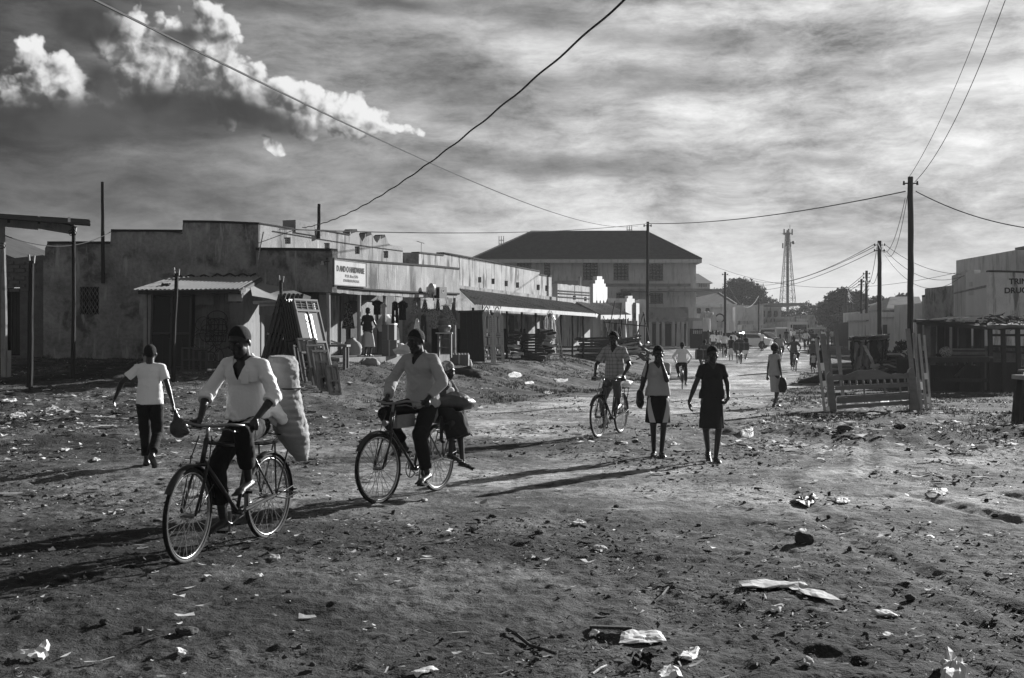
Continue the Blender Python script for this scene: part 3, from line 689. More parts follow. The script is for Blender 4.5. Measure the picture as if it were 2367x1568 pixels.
    for i in range(3):
        d = MB(); a = .05+i*.72; e.panel(d, [(a, 1.0), (a+.66, 1.0), (a+.66, 3.05), (a, 3.05)], -.05, .04)
        for k in range(4): e.panel(d, [(a+.03+k*.16, 1.05), (a+.06+k*.16, 1.05), (a+.06+k*.16, 3.0), (a+.03+k*.16, 3.0)], -.065, .014)
        d.build('door', 'wood_dark', h)
    # name board
    s_ = thing('shop_sign', 'white painted name board of the hardware shop on the porch fascia', 'sign', SF.fn(*SF.px(806, 660), -.06))
    r_ = [SF.px(769, 659), SF.px(843, 664), SF.px(843, 609), SF.px(769, 600)]
    mb = MB(); SF.panel(mb, r_, -.055, .03); mb.build('board', 'whitewash', s_)
    mb = MB()
    for p, q in zip(r_, r_[1:]+r_[:1]): SF.bar(mb, p, q, .03, .03, -.05)
    mb.build('frame', 'wood_grey', s_)
    a0 = r_[0][0]; wd = r_[1][0]-r_[0][0]; zt = r_[3][1]
    text_obj('D AND O HARDWARE', 'lettering', 'sign_ink', s_, SF, a0+wd*.07, zt-.34, .25, -.062, .002, .004, sx=wd*.80/2.35)
    text_obj('P.O. Box 575', 'lettering', 'sign_ink_faint', s_, SF, a0+wd*.33, zt-.50, .12, -.062, .002, .002, sx=1.3)
    text_obj('DISTRIBUTORS', 'lettering', 'sign_ink_faint', s_, SF, a0+wd*.28, zt-.64, .11, -.062, .002, .002, sx=1.4)
    # lamp under the parapet
    l = thing('wall_lamp', 'small lamp shade fixed to the dark end of the shop parapet', 'lamp', SS.fn(*SS.px(750, 610), -.1))
    p = SS.fn(*SS.px(752, 606), -.12); mb = MB(); mb.tube([SS.fn(*SS.px(762, 604), 0), p], .012, 6); mb.build('bracket', 'metal_dark', l)
    mb = MB(); mb.cone(p+Vector((0, 0, .03)), p-Vector((0, 0, .1)), .03, .10, 10); mb.build('shade', 'metal_bright', l)
    # dish, poster board and box standing on the beam at the right end
    d = thing('satellite_dish', 'pale round dish propped on the shop beam beside a dark box', 'dish', SF.fn(*SF.px(985, 684), -.15))
    mb = MB(); c = SF.fn(*SF.px(985, 671), -.2); mb.ell(c, (.06, .15, .25), 18, 10, Matrix.Rotation(-1.0, 3, 'Z')); mb.build('bowl', 'metal_bright', d)
    mb = MB(); mb.tube([c, c+Vector((.1, -.1, -.38))], .018, 6); mb.build('stand', 'metal_dark', d)
    d = thing('tool_box', 'dark metal box with a pale emblem hung on the shop beam', 'box', SF.fn(*SF.px(1012, 688), -.15))
    mb = MB(); r_ = SF.rect(1003, 1020, 664, 690); SF.panel(mb, r_, -.22, .2); mb.build('case', 'metal_dark', d)
    mb = MB(); c = SF.px(1011, 674)
    mb.tube([SF.fn(c[0]+.08*cos(t*pi/8), c[1]+.06*sin(t*pi/8), -.225) for t in range(17)], .008, 4); mb.build('emblem', 'paper', d)
    mb = MB(); r_ = SF.rect(994, 1001, 658, 683); SF.panel(mb, r_, -.12, .03); o = mb.build('notice_board', 'paper', loc=SF.fn(*SF.px(997, 680), -.1)); tag(o, 'small white board wedged beside the dish on the shop beam', 'board')
hardware()
# roof pole, antenna
def simple_pole(name, label, x0, ytop, ybot, Y, r=.06, m='pole_wood', cat='pole', lean=0, group=None):
    a = W(x0, ybot, Y); b = W(x0+lean, ytop, Y); mb = MB(); rn = random.Random(int(x0)); n = 6
    mb.tube([a.lerp(b, k/n)+Vector((rn.uniform(-.012, .012), rn.uniform(-.012, .012), 0)) for k in range(n+1)], r, 9, radii=[r*(1-.12*k/n) for k in range(n+1)])
    o = mb.build(name, m, loc=a); tag(o, label, cat, group); return o
simple_pole('roof_pole', 'short thick dark post rising from the roof above the hardware sign', 737, 472, 552, 41.5, .065)
simple_pole('wall_pole', 'tall thin dark pole fixed upright against the plaster hall beside its barred window', 238, 421, 655, 37.8, .06)
ant = thing('antenna', 'small television antenna on a mast above the mouldy parapet', 'antenna', W(972, 600, 50))
mb = MB(); mb.tube([W(974, 600, 50), W(974, 561, 50)], .014, 5); mb.build('mast', 'metal_grey', ant)
mb = MB(); mb.tube([W(964, 558, 50), W(980, 563, 50)], .014, 5)
for k in range(4): c = W(966+4*k, 559+k*1.2, 50); mb.tube([c+Vector((.05, .25, 0)), c-Vector((.05, .25, 0))], .009, 4)
mb.build('boom', 'metal_grey', ant)
# ============================================================ mouldy parapet row with the long tin awning
WB = Wall((-3.84, 49), (2.25, 68))
def row_b():
    h = thing('awning_row', 'long mould streaked parapet row behind a sloping tin awning with square vents', 'shop', (0, 58, .9))
    top = [(968, 585), (1025, 591), (1025, 586), (1040, 588), (1100, 599), (1160, 611), (1210, 621), (1247, 628), (1247, 636), (1275, 640)]
    lp = WB.pxs((968, 760), *top, (1275, 760))
    def vz(x, y): return ((1060+x/3.733)/1.014, (480+y/3.733)/1.014)
    H = [WB.rect(vz(a-14, 0)[0], vz(a+14, 0)[0], vz(0, b-24)[1], vz(0, b+24)[1]) for a, b in ((240, 658), (357, 671), (472, 690), (571, 704), (752, 724), (827, 731))]
    mb = MB(); mb.poly([rag(lp, .05, .22, 12, 4.6)]+H, WB.fn, .3); mb.build('street_wall', 'plaster_mould', h)
    capline(WB, WB.pxs(*top), .3, .05).build('wall_cap', 'mould_cap', h)
    for hl in H:
        a, b = hl[0][0], hl[1][0]; z0, z1 = hl[0][1], hl[2][1]; v = MB(); v.poly([[((a+b)/2-.03, z0), ((a+b)/2+.03, z0), ((a+b)/2+.03, z1), ((a+b)/2-.03, z1)]], lambda s_, z, t: WB.fn(s_, z, .12+t), .05); v.build('vent', 'plaster_mould', h)
    backing(WB, h, .2, WB.L-.2, 3.6, 4.9, .36)
    e = W(930, 585, 49.1); mb = MB(); p0 = WB.fn(0, 0, 0); p1 = WB.fn(0, 0, 2.2)
    w = Wall((e.x-2, 49.2), (WB.p0.x+.02, 49.02)); w.n = Vector((0, 1)); mb.poly([rag([(0, 1), (0, e.z+.02), (w.L, e.z), (w.L, 1)], .02, .3, 2, 4)], w.fn, .25); mb.build('side_wall', 'plaster_dark', h)
    mb = MB(); p = [WB.fn(0, 4.4, .3), WB.fn(WB.L, 4.4, .3), WB.fn(WB.L, 4.4, 7), WB.fn(0, 4.4, 7)]; mb.add(p+[q+Vector((0, 0, .1)) for q in p], [(0, 1, 2, 3), (7, 6, 5, 4), (0, 4, 5, 1), (1, 5, 6, 2), (2, 6, 7, 3), (3, 7, 4, 0)]); mb.build('roof', 'concrete', h)
    # end wall of the row
    mb = MB(); q0 = WB.fn(WB.L, 0, 0); q1 = WB.fn(WB.L, 0, 6); mb.beam((q0.x, q0.y, 2.8), (q1.x, q1.y, 2.8), .25, 3.9); mb.build('end_wall', 'plaster_dark', h)
    # tin awning
    ea = Vector((-1.45, 45.6, 2.98)); eb = Vector((4.34, 62.6, 3.0)); wa = WB.fn(-1.6, 4.15, -.02); wb = WB.fn(WB.L+.6, 4.07, -.02); wb = Vector((XW(1322, 69), 68.6, 3.72))
    wa = W(1058, 667, 50.2); aw = MB(); corr(aw, wa, wb, eb, ea, .30, .028, .006, 5, .06); a_ = aw.build('awning', 'tin_rust', h)
    mb = MB(); dn = Vector((0, 0, -.10)); mb.beam(ea+dn+Vector((.3, .9, 0)), eb+dn, .05, .17); mb.build('fascia_board', 'wood_pale', a_)
    for k in range(9):
        t = (k+.3)/9; p = ea.lerp(eb, t); g0 = Gz(p.x-.25, p.y); mb = MB(); mb.tube([(p.x-.25, p.y, g0-.1), (p.x-.25+.02, p.y, 1.9), (p.x-.25, p.y, p.z-.12)], .05, 7); mb.build('awning_post', 'pole_wood', a_)
    # shop front below: dim boards, doors, openings
    g0 = .75; mb = MB(); lp = [(0, g0), (WB.L+.6, g0), (WB.L+.6, 4.05), (0, 4.05)]; hl = []
    for k in range(6): a = 1.2+k*3.1; hl.append([(a, .95), (a+1.2, .95), (a+1.2, 2.9), (a, 2.9)])
    mb.poly([lp]+hl, lambda s_, z, t: WB.fn(s_, z, -.10+t), .07); mb.build('shop_front', 'plaster_dark', h)
    for k, o in enumerate(hl):
        d = MB(); a = o[1][0]; WB.panel(d, [(a+.04, .95), (a+.75, .95), (a+.75, 2.85), (a+.04, 2.85)], -.16, .04)
        for zz in (1.2, 1.8, 2.4): WB.panel(d, [(a+.1, zz), (a+.69, zz), (a+.69, zz+.4), (a+.1, zz+.4)], -.175, .014)
        d.build('door', ('wood_grey', 'wood_dark')[k % 2], h)
    backing(WB, h, 0, WB.L, .8, 3.5, 1.2)
    return h
row_b()
# dark screen just past the hardware porch
def screen():
    t = thing('cloth_screen', 'tall dark cloth screen standing beyond the hardware porch', 'screen', GP(1085, 45.2))
    w = Wall((-2.3, 45.6), (-.55, 45.2)); w.n = Vector((0, 1)); w = Wall((XW(1063, 45.), 45.2), (XW(1112, 45.6), 45.4)); w.n = Vector((0, 1))
    mb = MB(); ps = [w.px(1063, 838), w.px(1120, 836), w.px(1114, 720), w.px(1063, 722)]; w.panel(mb, ps, 0, .06); mb.build('sheet', 'cloth_charcoal', t)
    mb = MB(); w.bar(mb, w.px(1060, 721), w.px(1118, 719), .07, .07, -.02)
    for x in (1078, 1092, 1106): w.bar(mb, w.px(x, 722), w.px(x+3, 836), .03, .03, -.03)
    mb.build('frame', 'wood_dark', t)
screen()
# ============================================================ lean-to, posts and the timber shed on the left verge
def lean_to():
    t = thing('lean_to', 'rusty corrugated roof on thin posts jutting in at the left edge', 'shelter', GP(20, 28.2))
    Y = 28.; A = W(-190, 490, 29.6); B = W(196, 515, 29.6); C_ = W(208, 521, 27.2); D_ = W(-200, 488, 27.2)
    mb = MB(); corr(mb, A+Vector((0, .4, .1)), D_, C_, B+Vector((0, .4, .1)), .10, .02, .006, 3, .04)
    mb.build('roof_sheet', 'tin_dark', t)
    mb = MB(); mb.beam(W(-120, 502, 28.1), W(88, 522, 28.1), .06, .2); mb.beam(W(82, 518, 28.04), W(176, 534, 28.04), .06, .2); mb.build('fascia_board', 'pole_pale', t)
    mb = MB(); mb.beam(W(-120, 512, 28.6), W(170, 522, 28.6), .08, .1)
    for x in (-60, 20, 90, 160): mb.beam(W(x, 512+x*.03, 27.4), W(x, 500+x*.03, 29.8), .06, .06)
    mb.build('rafter', 'wood_dark', t)
    for x0, x1, r_, m_, Y_ in ((10, 5, .075, 'pole_pale', 28.4), (168, 170, .05, 'pole_wood', 28.0)):
        a = GP(x0, Y_)-Vector((0, 0, .2)); b = W(x1, 524, Y_); mb = MB()
        mb.tube([a, a.lerp(b, .5)+Vector((.02, 0, 0)), b], r_, 8, radii=[r_*1.15, r_, r_*.9])
        if x0 == 10: mb.tube([a+Vector((.12, -.02, 0)), a+Vector((.12, -.02, .85))], .05, 6)
        mb.build('post', m_, t)
    for x, y in ((169, 545), (5, 575)):
        c = W(x, y, 27.95); mb = MB(); mb.tube([c+Vector((.07*cos(k*.8)*(1+k*.04), -.03, .05*sin(k*.8)+k*.008)) for k in range(14)], .008, 4); mb.build('wire_tie', 'cable', t)
lean_to()
def fork_post(name, label, xb, Yb, xt, yt, r, seed, fork=True):
    a = GP(xb, Yb); b = W(xt, yt, Yb); t = thing(name, label, 'post', a, 'bare posts on the left verge'); rn = random.Random(seed); mb = MB()
    mb.tube([(a-Vector((0, 0, .2))).lerp(b, k/5)+Vector((rn.uniform(-.01, .01), 0, 0)) for k in range(6)], r, 8, radii=[r*(1.1-.04*k) for k in range(6)]); mb.build('shaft', 'pole_wood', t)
    if fork:
        mb = MB(); mb.beam(b+Vector((-.045, 0, -.05)), b+Vector((-.06, 0, .13)), .035); mb.beam(b+Vector((.045, 0, -.05)), b+Vector((.06, 0, .11)), .035); mb.build('fork', 'pole_pale', t)
fork_post('fork_post', 'dark upright post with forked pale top in front of the brick building', 68, 25.6, 73, 603, .065, 1)
fork_post('fork_post', 'dark thin post with forked tip in front of the timber shed', 398, 27.3, 408, 632, .05, 2)
fork_post('fork_post', 'short post top standing up behind the stack of metal doors', 648, 32.0, 650, 648, .05, 3)
def shed():
    t = thing('timber_shed', 'small plank shed with a pale corrugated roof against the plaster hall', 'shed', (-8.5, 33, .9))
    zf = 2.97; A = W(352, 655, 37.7); A = Vector((-10.9, 37.7, 3.62)); B = Vector((-6.35, 37.3, 3.62)); A = Vector((XW(400, 36), 36, W(0, 641, 36).z)); B = Vector((XW(604, 35.5), 35.5, W(0, 639, 35.5).z))
    D_ = W(308, 670, 31.2); C_ = W(552, 668, 31.2)
    mb = MB(); corr(mb, A, B, C_, D_, .12, .016, .006, 8, .03); mb.build('roof_sheet', 'tin', t)
    mb = MB(); mb.beam(D_+Vector((.1, .12, -.07)), C_+Vector((0, .12, -.07)), .08, .09); mb.beam(C_+Vector((0, .1, -.09)), B+Vector((0, 0, -.09)), .07, .1); mb.build('rafter', 'wood_dark', t)
    fx0, fx1, fy = XW(333, 31.7), XW(556, 31.7), 31.7; g0 = .55; rn = random.Random(2)
    mb = MB(); mb.bx(fx0+.1, fx1-.05, 31.85, 31.9, g0, 2.9); mb.build('front_panel', 'wood_dark', t)
    x = fx0; mb = MB()
    while x < fx1:
        w_ = rn.uniform(.12, .2)
        if not (XW(352, 31.7) < x < XW(440, 31.7)): mb.box((x+w_/2, 31.78+rn.uniform(-.01, .01), (g0+2.86+rn.uniform(-.05, .02))/2), (w_*.94, .025, 2.86-g0), rz=rn.uniform(-.02, .02))
        x += w_
    mb.build('plank_wall', 'wood_grey', t)
    mb = MB()      # right flank towards the hall
    y = 31.8; x = XW(560, 31.8)
    while y < 37.5:
        w_ = rn.uniform(.14, .22); xx = x+(y-31.8)*.0; mb.box((xx, y+w_/2, (g0+3.05)/2), (.025, w_*.94, 3.0-g0)); y += w_
    mb.build('side_planks', 'wood_grey', t); mb = MB(); mb.bx(fx0, fx0+.03, 31.8, 37.8, g0, 2.95); mb.build('side_panel', 'wood_dark', t)
    mb = MB()
    for px_ in (335, 345): mb.box((XW(px_, 31.65), 31.68, (g0+2.86)/2), (.09, .03, 2.86-g0), rz=.0)
    mb.build('pale_board', 'wood_pale', t)
    for i, (x0, x1, y0, y1, mm) in enumerate(((452, 494, 678, 706, 'wood_grey'), (528, 560, 680, 697, 'wood_pale'), (532, 562, 700, 800, 'wood_grey'))):
        a = W(x0, y1, 31.6); b = W(x1, y0, 31.6); mb = MB(); mb.bx(a.x, b.x, 31.60-.02*i, 31.63-.02*i, a.z, b.z); mb.build('board', mm, t)
    mb = MB(); mb.beam(A+Vector((.2, -.2, -.1)), B+Vector((-.2, -.2, -.1)), .1, .12)
    for x_ in (XW(333, 31.7)+.05, XW(556, 31.7)-.05): mb.beam((x_, 31.72, g0), (x_, 31.72, 2.9), .09, .09)
    mb.build('frame', 'wood_dark', t)
    o = thing('scrap_bundle', 'little dark bundle lying on the pale shed roof', 'bundle', W(375, 662, 32.6)); mb = MB(); rn = random.Random(5)
    c = W(376, 661, 32.4)
    for k in range(7): mb.beam(c+Vector((rn.uniform(-.2, .1), 0, rn.uniform(-.02, .06))), c+Vector((rn.uniform(-.05, .25), rn.uniform(-.1, .1), rn.uniform(0, .08))), .04)
    mb.build('sticks', 'wood_dark', o)
shed()
def tarp():
    pts = [W(578, 658, 33.6), W(604, 655, 35), W(642, 662, 35), W(680, 672, 34.8), W(719, 686, 34.2), W(715, 698, 32.6), W(660, 700, 31.8), W(620, 690, 31.5), W(583, 684, 31.6)]
    c = sum(pts, Vector())/len(pts); n = len(pts); mb = MB(); R_ = [pts, [p.lerp(c, .4)-Vector((0, 0, .10+.05*sin(i*2.))) for i, p in enumerate(pts)], [p.lerp(c, .8)-Vector((0, 0, .16)) for p in pts]]
    v = [p for r_ in R_ for p in r_]+[c-Vector((0, 0, .15))]; f = []
    for i in range(2):
        for k in range(n): f.append((i*n+k, i*n+(k+1) % n, (i+1)*n+(k+1) % n, (i+1)*n+k))
    for k in range(n): f.append((2*n+k, 2*n+(k+1) % n, 3*n))
    m = len(v); v += [p-Vector((0, 0, .02)) for p in v]; f += [tuple(i+m for i in q[::-1]) for q in f]; mb.add(v, f)
    o = mb.build('tarpaulin', 'tarp', smooth=True, loc=pts[0]); tag(o, 'grey sheet slung as an awning between timber shed and hardware shop', 'tarpaulin')
tarp()
# ------------------------------------------------------------ leaning metal doors for sale
def leaf_frame(base, n_dir, lean, width_dir=None):
    """matrix: local x along the width, y = outward normal, z up the leaf; leaning back by 'lean'"""
    n = Vector((n_dir[0], n_dir[1], 0)).normalized(); x = Vector((0, 0, 1)).cross(n).normalized()
    up = (Vector((0, 0, 1))*cos(lean)-n*sin(lean)); nn = n*cos(lean)+Vector((0, 0, 1))*sin(lean)
    Mx = Matrix.Identity(4)
    for i, c in enumerate((x, nn, up)):
        for j in range(3): Mx[j][i] = c[j]
    Mx.translation = Vector(base); return Mx
def metal_door(w, h_, label, base, nd, lean, light=True, lou=True, group=None, name='metal_door', roll=0.):
    fr = leaf_frame(base, nd, lean) @ Matrix.Rotation(roll, 4, 'Y')
    t = thing(name, label, 'door', base, group); fm = 'door_paint' if light else 'door_paint_dark'
    mb = MB(fr)
    for x in (-w/2, 0, w/2): mb.bx(x-.025, x+.025, -.02, .025, 0, h_)
    for z in (0.02, h_*.47, h_-.02) + ((h_-.30,) if lou else ()): mb.bx(-w/2-.02, w/2+.02, -.02, .03, z-.025, z+.025)
    mb.build('frame', fm, t)
    for sx_ in (-1, 1):
        x0, x1 = (-w/2+.03, -.03) if sx_ < 0 else (.03, w/2-.03); mb = MB(fr); zt = h_-.34 if lou else h_-.06
        mb.bx(x0, x1, -.015, -.003, .05, h_*.47-.03); mb.bx(x0, x1, -.015, -.003, h_*.47+.03, zt)
        pn = mb.build('panel', 'door_paint' if light else 'metal_dark', t)
        mb = MB(fr); mb.bx((x0+x1)/2-.05, (x0+x1)/2+.05, -.003, .012, .10, h_*.47-.08); mb.bx(x1-.13 if sx_ < 0 else x0+.03, x1-.05 if sx_ < 0 else x0+.11, -.003, .004, h_*.47+.06, zt-.05); mb.build('strip', 'metal_grey' if light else 'metal_dark', pn)
        if lou:
            mb = MB(fr)
            for k in range(4): mb.box(((x0+x1)/2, 0, h_-.29+.065*k+.04), (x1-x0, .045, .008), rx=-.6)
            mb.bx((x0+x1)/2-.01, (x0+x1)/2+.01, -.01, .02, h_-.3, h_-.04); mb.build('louvre', fm, t)
    mb = MB(fr); mb.bx(-.05, .0, .02, .05, h_*.47-.14, h_*.47-.02); mb.tube([(-.02, .03, h_-.5), (-.02, .05, h_-.55), (-.02, .03, h_-.6)], .01, 5); mb.build('latch', 'metal_dark', t)
    return t
G_D = 'metal doors stacked for sale beside the shed'
def door_yard():
    nd = (cos(R(24)), -sin(R(24))); b0 = GP(758, 30.2); n3 = Vector((nd[0], nd[1], 0))
    metal_door(1.02, 2.12, 'bright two leaf metal door with louvred top, front of the leaning stack', b0+Vector((-.12, 0, 0)), nd, .26, True, True, G_D)
    for k in range(1, 8):
        b = b0 - n3*(.12+.085*k)+Vector((0, .02*k, .0)); metal_door(1.0, 2.1-.012*(k % 3), 'metal door packed edge on in the stack behind the bright louvred door', b, nd, .25-.004*k, k == 1, k < 3, G_D)
    b1 = GP(600, 30.6); nd2 = (-cos(R(14)), -sin(R(14))); n4 = Vector((nd2[0], nd2[1], 0))
    for k in range(6):
        metal_door(.95, 2.02, 'dark metal door leaning the other way in the left half of the stack', b1 - n4*(.10*k)+Vector((0, .05*k, 0)), nd2, .26, False, k % 2 == 0, G_D)
    # horizontal members glimpsed between the two leaning groups
    s = thing('door_rack', 'wooden rack of pale crossbars between the two groups of leaning doors', 'rack', GP(625, 31.4))
    for x0, x1, y0 in ((618, 646, 770), (622, 648, 798), (630, 650, 826), (600, 668, 703), (585, 668, 698)):
        mb = MB(); mb.beam(W(x0, y0+2, 31.2), W(x1, y0-1, 31.2), .06, .08); mb.build('crossbar', 'wood_pale', s)
    mb = MB(); mb.bx(XW(612, 31.5), XW(655, 31.5), 31.45, 31.5, 1.0, 2.3); mb.build('backboard', 'wood_grey', s)
    # shutters leaning in front
    G2 = 'small window shutters leaning in front of the doors'
    for i, (x, Y, h_, w_, lab, li) in enumerate(((735, 29.4, 1.0, .55, 'unglazed window frame leaning low against the bright louvred door', 1), (752, 29.1, .92, .5, 'second small window frame, half way down the row of shutters', 1),
                                               (762, 28.75, .80, .46, 'small shutter with narrow bars just left of the two front shutters', 1), (754, 28.4, .72, .30, 'small shutter with one dark strip, left of the last pale shutter', 1), (777, 28.3, .72, .30, 'last pale shutter at the right foot of the stack', 1))):
        if i < 3:
            nd_ = (.75, -.66); b = GP(x-8, Y); metal_door(w_, h_+.15, lab, b, nd_, .28, True, False, G2, 'window_shutter')
        else:
            b = GP(x-2, Y); metal_door(w_, h_, lab, b, (.72, -.70), .22, True, False, G2, 'window_shutter')
    for k in range(5):
        b = GP(690+k*9, 29.9-.12*k); metal_door(.5, .95-.04*k, 'dark shutter packed behind the pale shutters at the foot of the stack', b, (.8, -.6), .24, False, False, G2, 'window_shutter')
door_yard()
def shed_goods():
    fr_lab = [(395, 31.3, 1.0, 1.95, 'tall dark double door leaning on the front of the timber shed', .12, (0.05, -1))]
    for x, Y, w_, h_, lab, ln, nd in fr_lab:
        metal_door(w_, h_, lab, GP(x, Y)+Vector((0, -.1, .0)), nd, ln, False, False, None, 'metal_door')
    for x, h_, lab in ((436, .62, 'low dark door panel leaning at the shed foot, left one of the pair'), (462, .60, 'low dark door panel leaning at the shed foot, right one of the pair')):
        b = GP(x, 30.2); metal_door(.32, h_, lab, b, (.25, -1), .3, False, False, 'low panels at the shed foot', 'door_panel')
    for i, (x, y0, y1, w_, lab) in enumerate(((478, 765, 835, 60, 'square wire window grille leaning against the shed front'), (500, 738, 790, 50, 'dark arched wire grille resting above the square one'))):
        t = thing('window_grille', lab, 'grille', GP(x, 30.9)); a = W(x-w_/2, y1, 31.3); b = W(x+w_/2, y0, 31.45); mb = MB()
        for k in range(6):
            xx = a.x+(b.x-a.x)*k/5; mb.beam((xx, a.y, a.z), (xx, b.y, b.z), .018)
        for k in range(5):
            f = k/4; mb.beam((a.x, a.y+(b.y-a.y)*f, a.z+(b.z-a.z)*f), (b.x, a.y+(b.y-a.y)*f, a.z+(b.z-a.z)*f), .018)
        if i: mb.tube([((a.x+b.x)/2-cos(q*pi/12)*(b.x-a.x)/2, b.y, b.z+.22*sin(q*pi/12)) for q in range(13)], .012, 5)
        mb.build('bars', 'metal_dark' if i else 'metal_grey', t)
    # dark coils heap behind
    t = thing('wire_heap', 'tangled heap of dark wire grilles beside the leaning doors', 'heap', GP(515, 31.2)); mb = MB(); rn = random.Random(9)
    for k in range(16):
        c = W(rn.uniform(470, 530), rn.uniform(740, 845), 31.2); r_ = rn.uniform(.12, .35); a_ = rn.uniform(0, 3)
        mb.tube([c+Vector((r_*cos(q*pi/6)*cos(a_), .06*sin(q), r_*sin(q*pi/6)*.8)) for q in range(13)], .009, 4)
    mb.build('coils', 'metal_dark', t)
shed_goods()
# ------------------------------------------------------------ ornate gates
def gate(label, xb, Y, h_, w_, nd, lean, leaves, zig=False):
    b = GP(xb, Y); t = thing('ornate_gate', label, 'gate', b, 'ornate metal gates leaning along the awning row'); fr = leaf_frame(b, nd, lean); lw = w_/leaves
    hs = h_*.80
    for L in range(leaves):
        cx = -w_/2+lw*(L+.5); mb = MB(fr)
        a = lw*.30; arch = [(cx+a*cos(pi-k*pi/14), 0, hs-.15+(h_-hs+.05)*sin(k*pi/14)) for k in range(15)]
        mb.tube([(cx-a, 0, .04)]+arch+[(cx+a, 0, .04)], .022, 6)
        mb.tube([(cx+a*.55*cos(pi-k*pi/12), 0, hs-.12+(h_-hs-.12)*sin(k*pi/12)) for k in range(13)], .018, 5)
        for x in (cx-lw/2+.02, cx+lw/2-.02): mb.bx(x-.02, x+.02, -.02, .02, 0, hs)
        for z in (.04, h_*.30, h_*.46, h_*.50, h_*.12): mb.bx(cx-lw/2, cx+lw/2, -.015, .015, z-.018, z+.018)
        mb.beam((cx-lw/2+.02, 0, hs), (cx-a, 0, hs+.06), .03); mb.beam((cx+lw/2-.02, 0, hs), (cx+a, 0, hs+.06), .03)
        mb.build('frame', 'gate_paint', t)
        mb = MB(fr)     # ladder borders / zigzag
        for sx_ in (-1, 1):
            x0 = cx+sx_*a; x1 = cx+sx_*(lw/2-.02); n = 22
            for k in range(n):
                z = .08+(hs-.12)*k/n
                if zig: mb.beam((x0 if k % 2 else x1, 0, z), (x1 if k % 2 else x0, 0, z+(hs-.12)/n), .016)
                else: mb.bx(min(x0, x1), max(x0, x1), -.008, .008, z, z+.045)
        mb.build('border', 'gate_paint', t)
        mb = MB(fr)
        for sx_ in (-.5, .5):
            x = cx+sx_*a; mb.bx(x-.035, x+.035, -.01, .012, h_*.52, h_*.76); mb.bx(x-.035, x+.035, -.01, .012, h_*.32, h_*.44)
            mb.tube([(x+.045*cos(q*pi/6), 0, h_*.2+.10*sin(q*pi/6)) for q in range(13)], .012, 5)
        mb.ell((cx, 0, h_*.2), (.03, .012, .07), 8, 6); mb.ell((cx, 0, h_*.83), (.035, .012, .10), 8, 6)
        mb.build('ornament', 'gate_paint', t)
        mb = MB(fr)
        for dx, dz in ((0, .14), (-.08, .05), (.08, .05), (0, .04), (-.15, -.03), (.15, -.03)): mb.ell((cx+dx, 0, h_-.08+dz), (.02, .02, .07), 6, 5)
        mb.build('finial', 'gate_paint', t)
gate('pale two leaf arched gate with ladder borders, nearer one beyond the dark screen', 1141, 45.9, 2.30, .98, (.55, -.84), .06, 2)
gate('pale arched gate with zigzag borders leaning far back under the awning', 1284, 53.5, 2.25, .86, (.55, -.84), .20, 1, True)
# ------------------------------------------------------------ stacks along the row
def plank_stack(label, x0, x1, y0, y1, Y, seed, m='wood_dark', tilt=.08, n=9, pale=0, cat='stack', dep=1.2):
    t = thing('plank_stack', label, cat, GP((x0+x1)/2, Y)); rn = random.Random(seed); a = W(x0, y1, Y); b = W(x1, y0, Y); mb = MB(); mp = MB()
    for k in range(n):
        z = a.z+(b.z-a.z)*(k+.5)/n; L = (b.x-a.x)*rn.uniform(.85, 1.08); cx = (a.x+b.x)/2+rn.uniform(-.12, .12)
        for j in range(4):
            (mp if rn.random() < pale else mb).box((cx+rn.uniform(-.05, .05), Y+j*dep/4, z+rn.uniform(-.02, .02)), (L, dep/4.6, (b.z-a.z)/n*rn.uniform(.45, .8)), rz=rn.uniform(-.12, .12), ry=rn.uniform(-tilt, tilt))
    mb.build('planks', m, t)
    if mp.v: mp.build('planks', 'wood_pale', t)
    return t
plank_stack('stack of dark louvred shutters lying under the awning between the gates', 1208, 1258, 770, 836, 51, 3, n=10)
plank_stack('fanned pile of pale edged window frames beside the zigzag gate', 1248, 1282, 762, 822, 52.5, 4, tilt=.22, n=9, pale=.45)
plank_stack('low stack of dark roofing boards, nearer of the two beyond the awning', 1337, 1412, 780, 830, 62, 6, m='tin_dark', tilt=.04, n=8, dep=2)
plank_stack('tilted pile of dark boards with bright edges behind the roofing stack', 1415, 1482, 780, 822, 66, 7, m='tin_dark', tilt=.3, n=9, pale=.2, dep=2)
plank_stack('bundle of pale frames leaning in shade left of the louvred stack', 1176, 1204, 765, 822, 50, 8, tilt=.25, n=7, pale=.3)
plank_stack('rack of pale slats between the dark screen and the arched gate', 1112, 1124, 760, 835, 47.2, 9, tilt=.1, n=9, pale=.6, dep=.6)
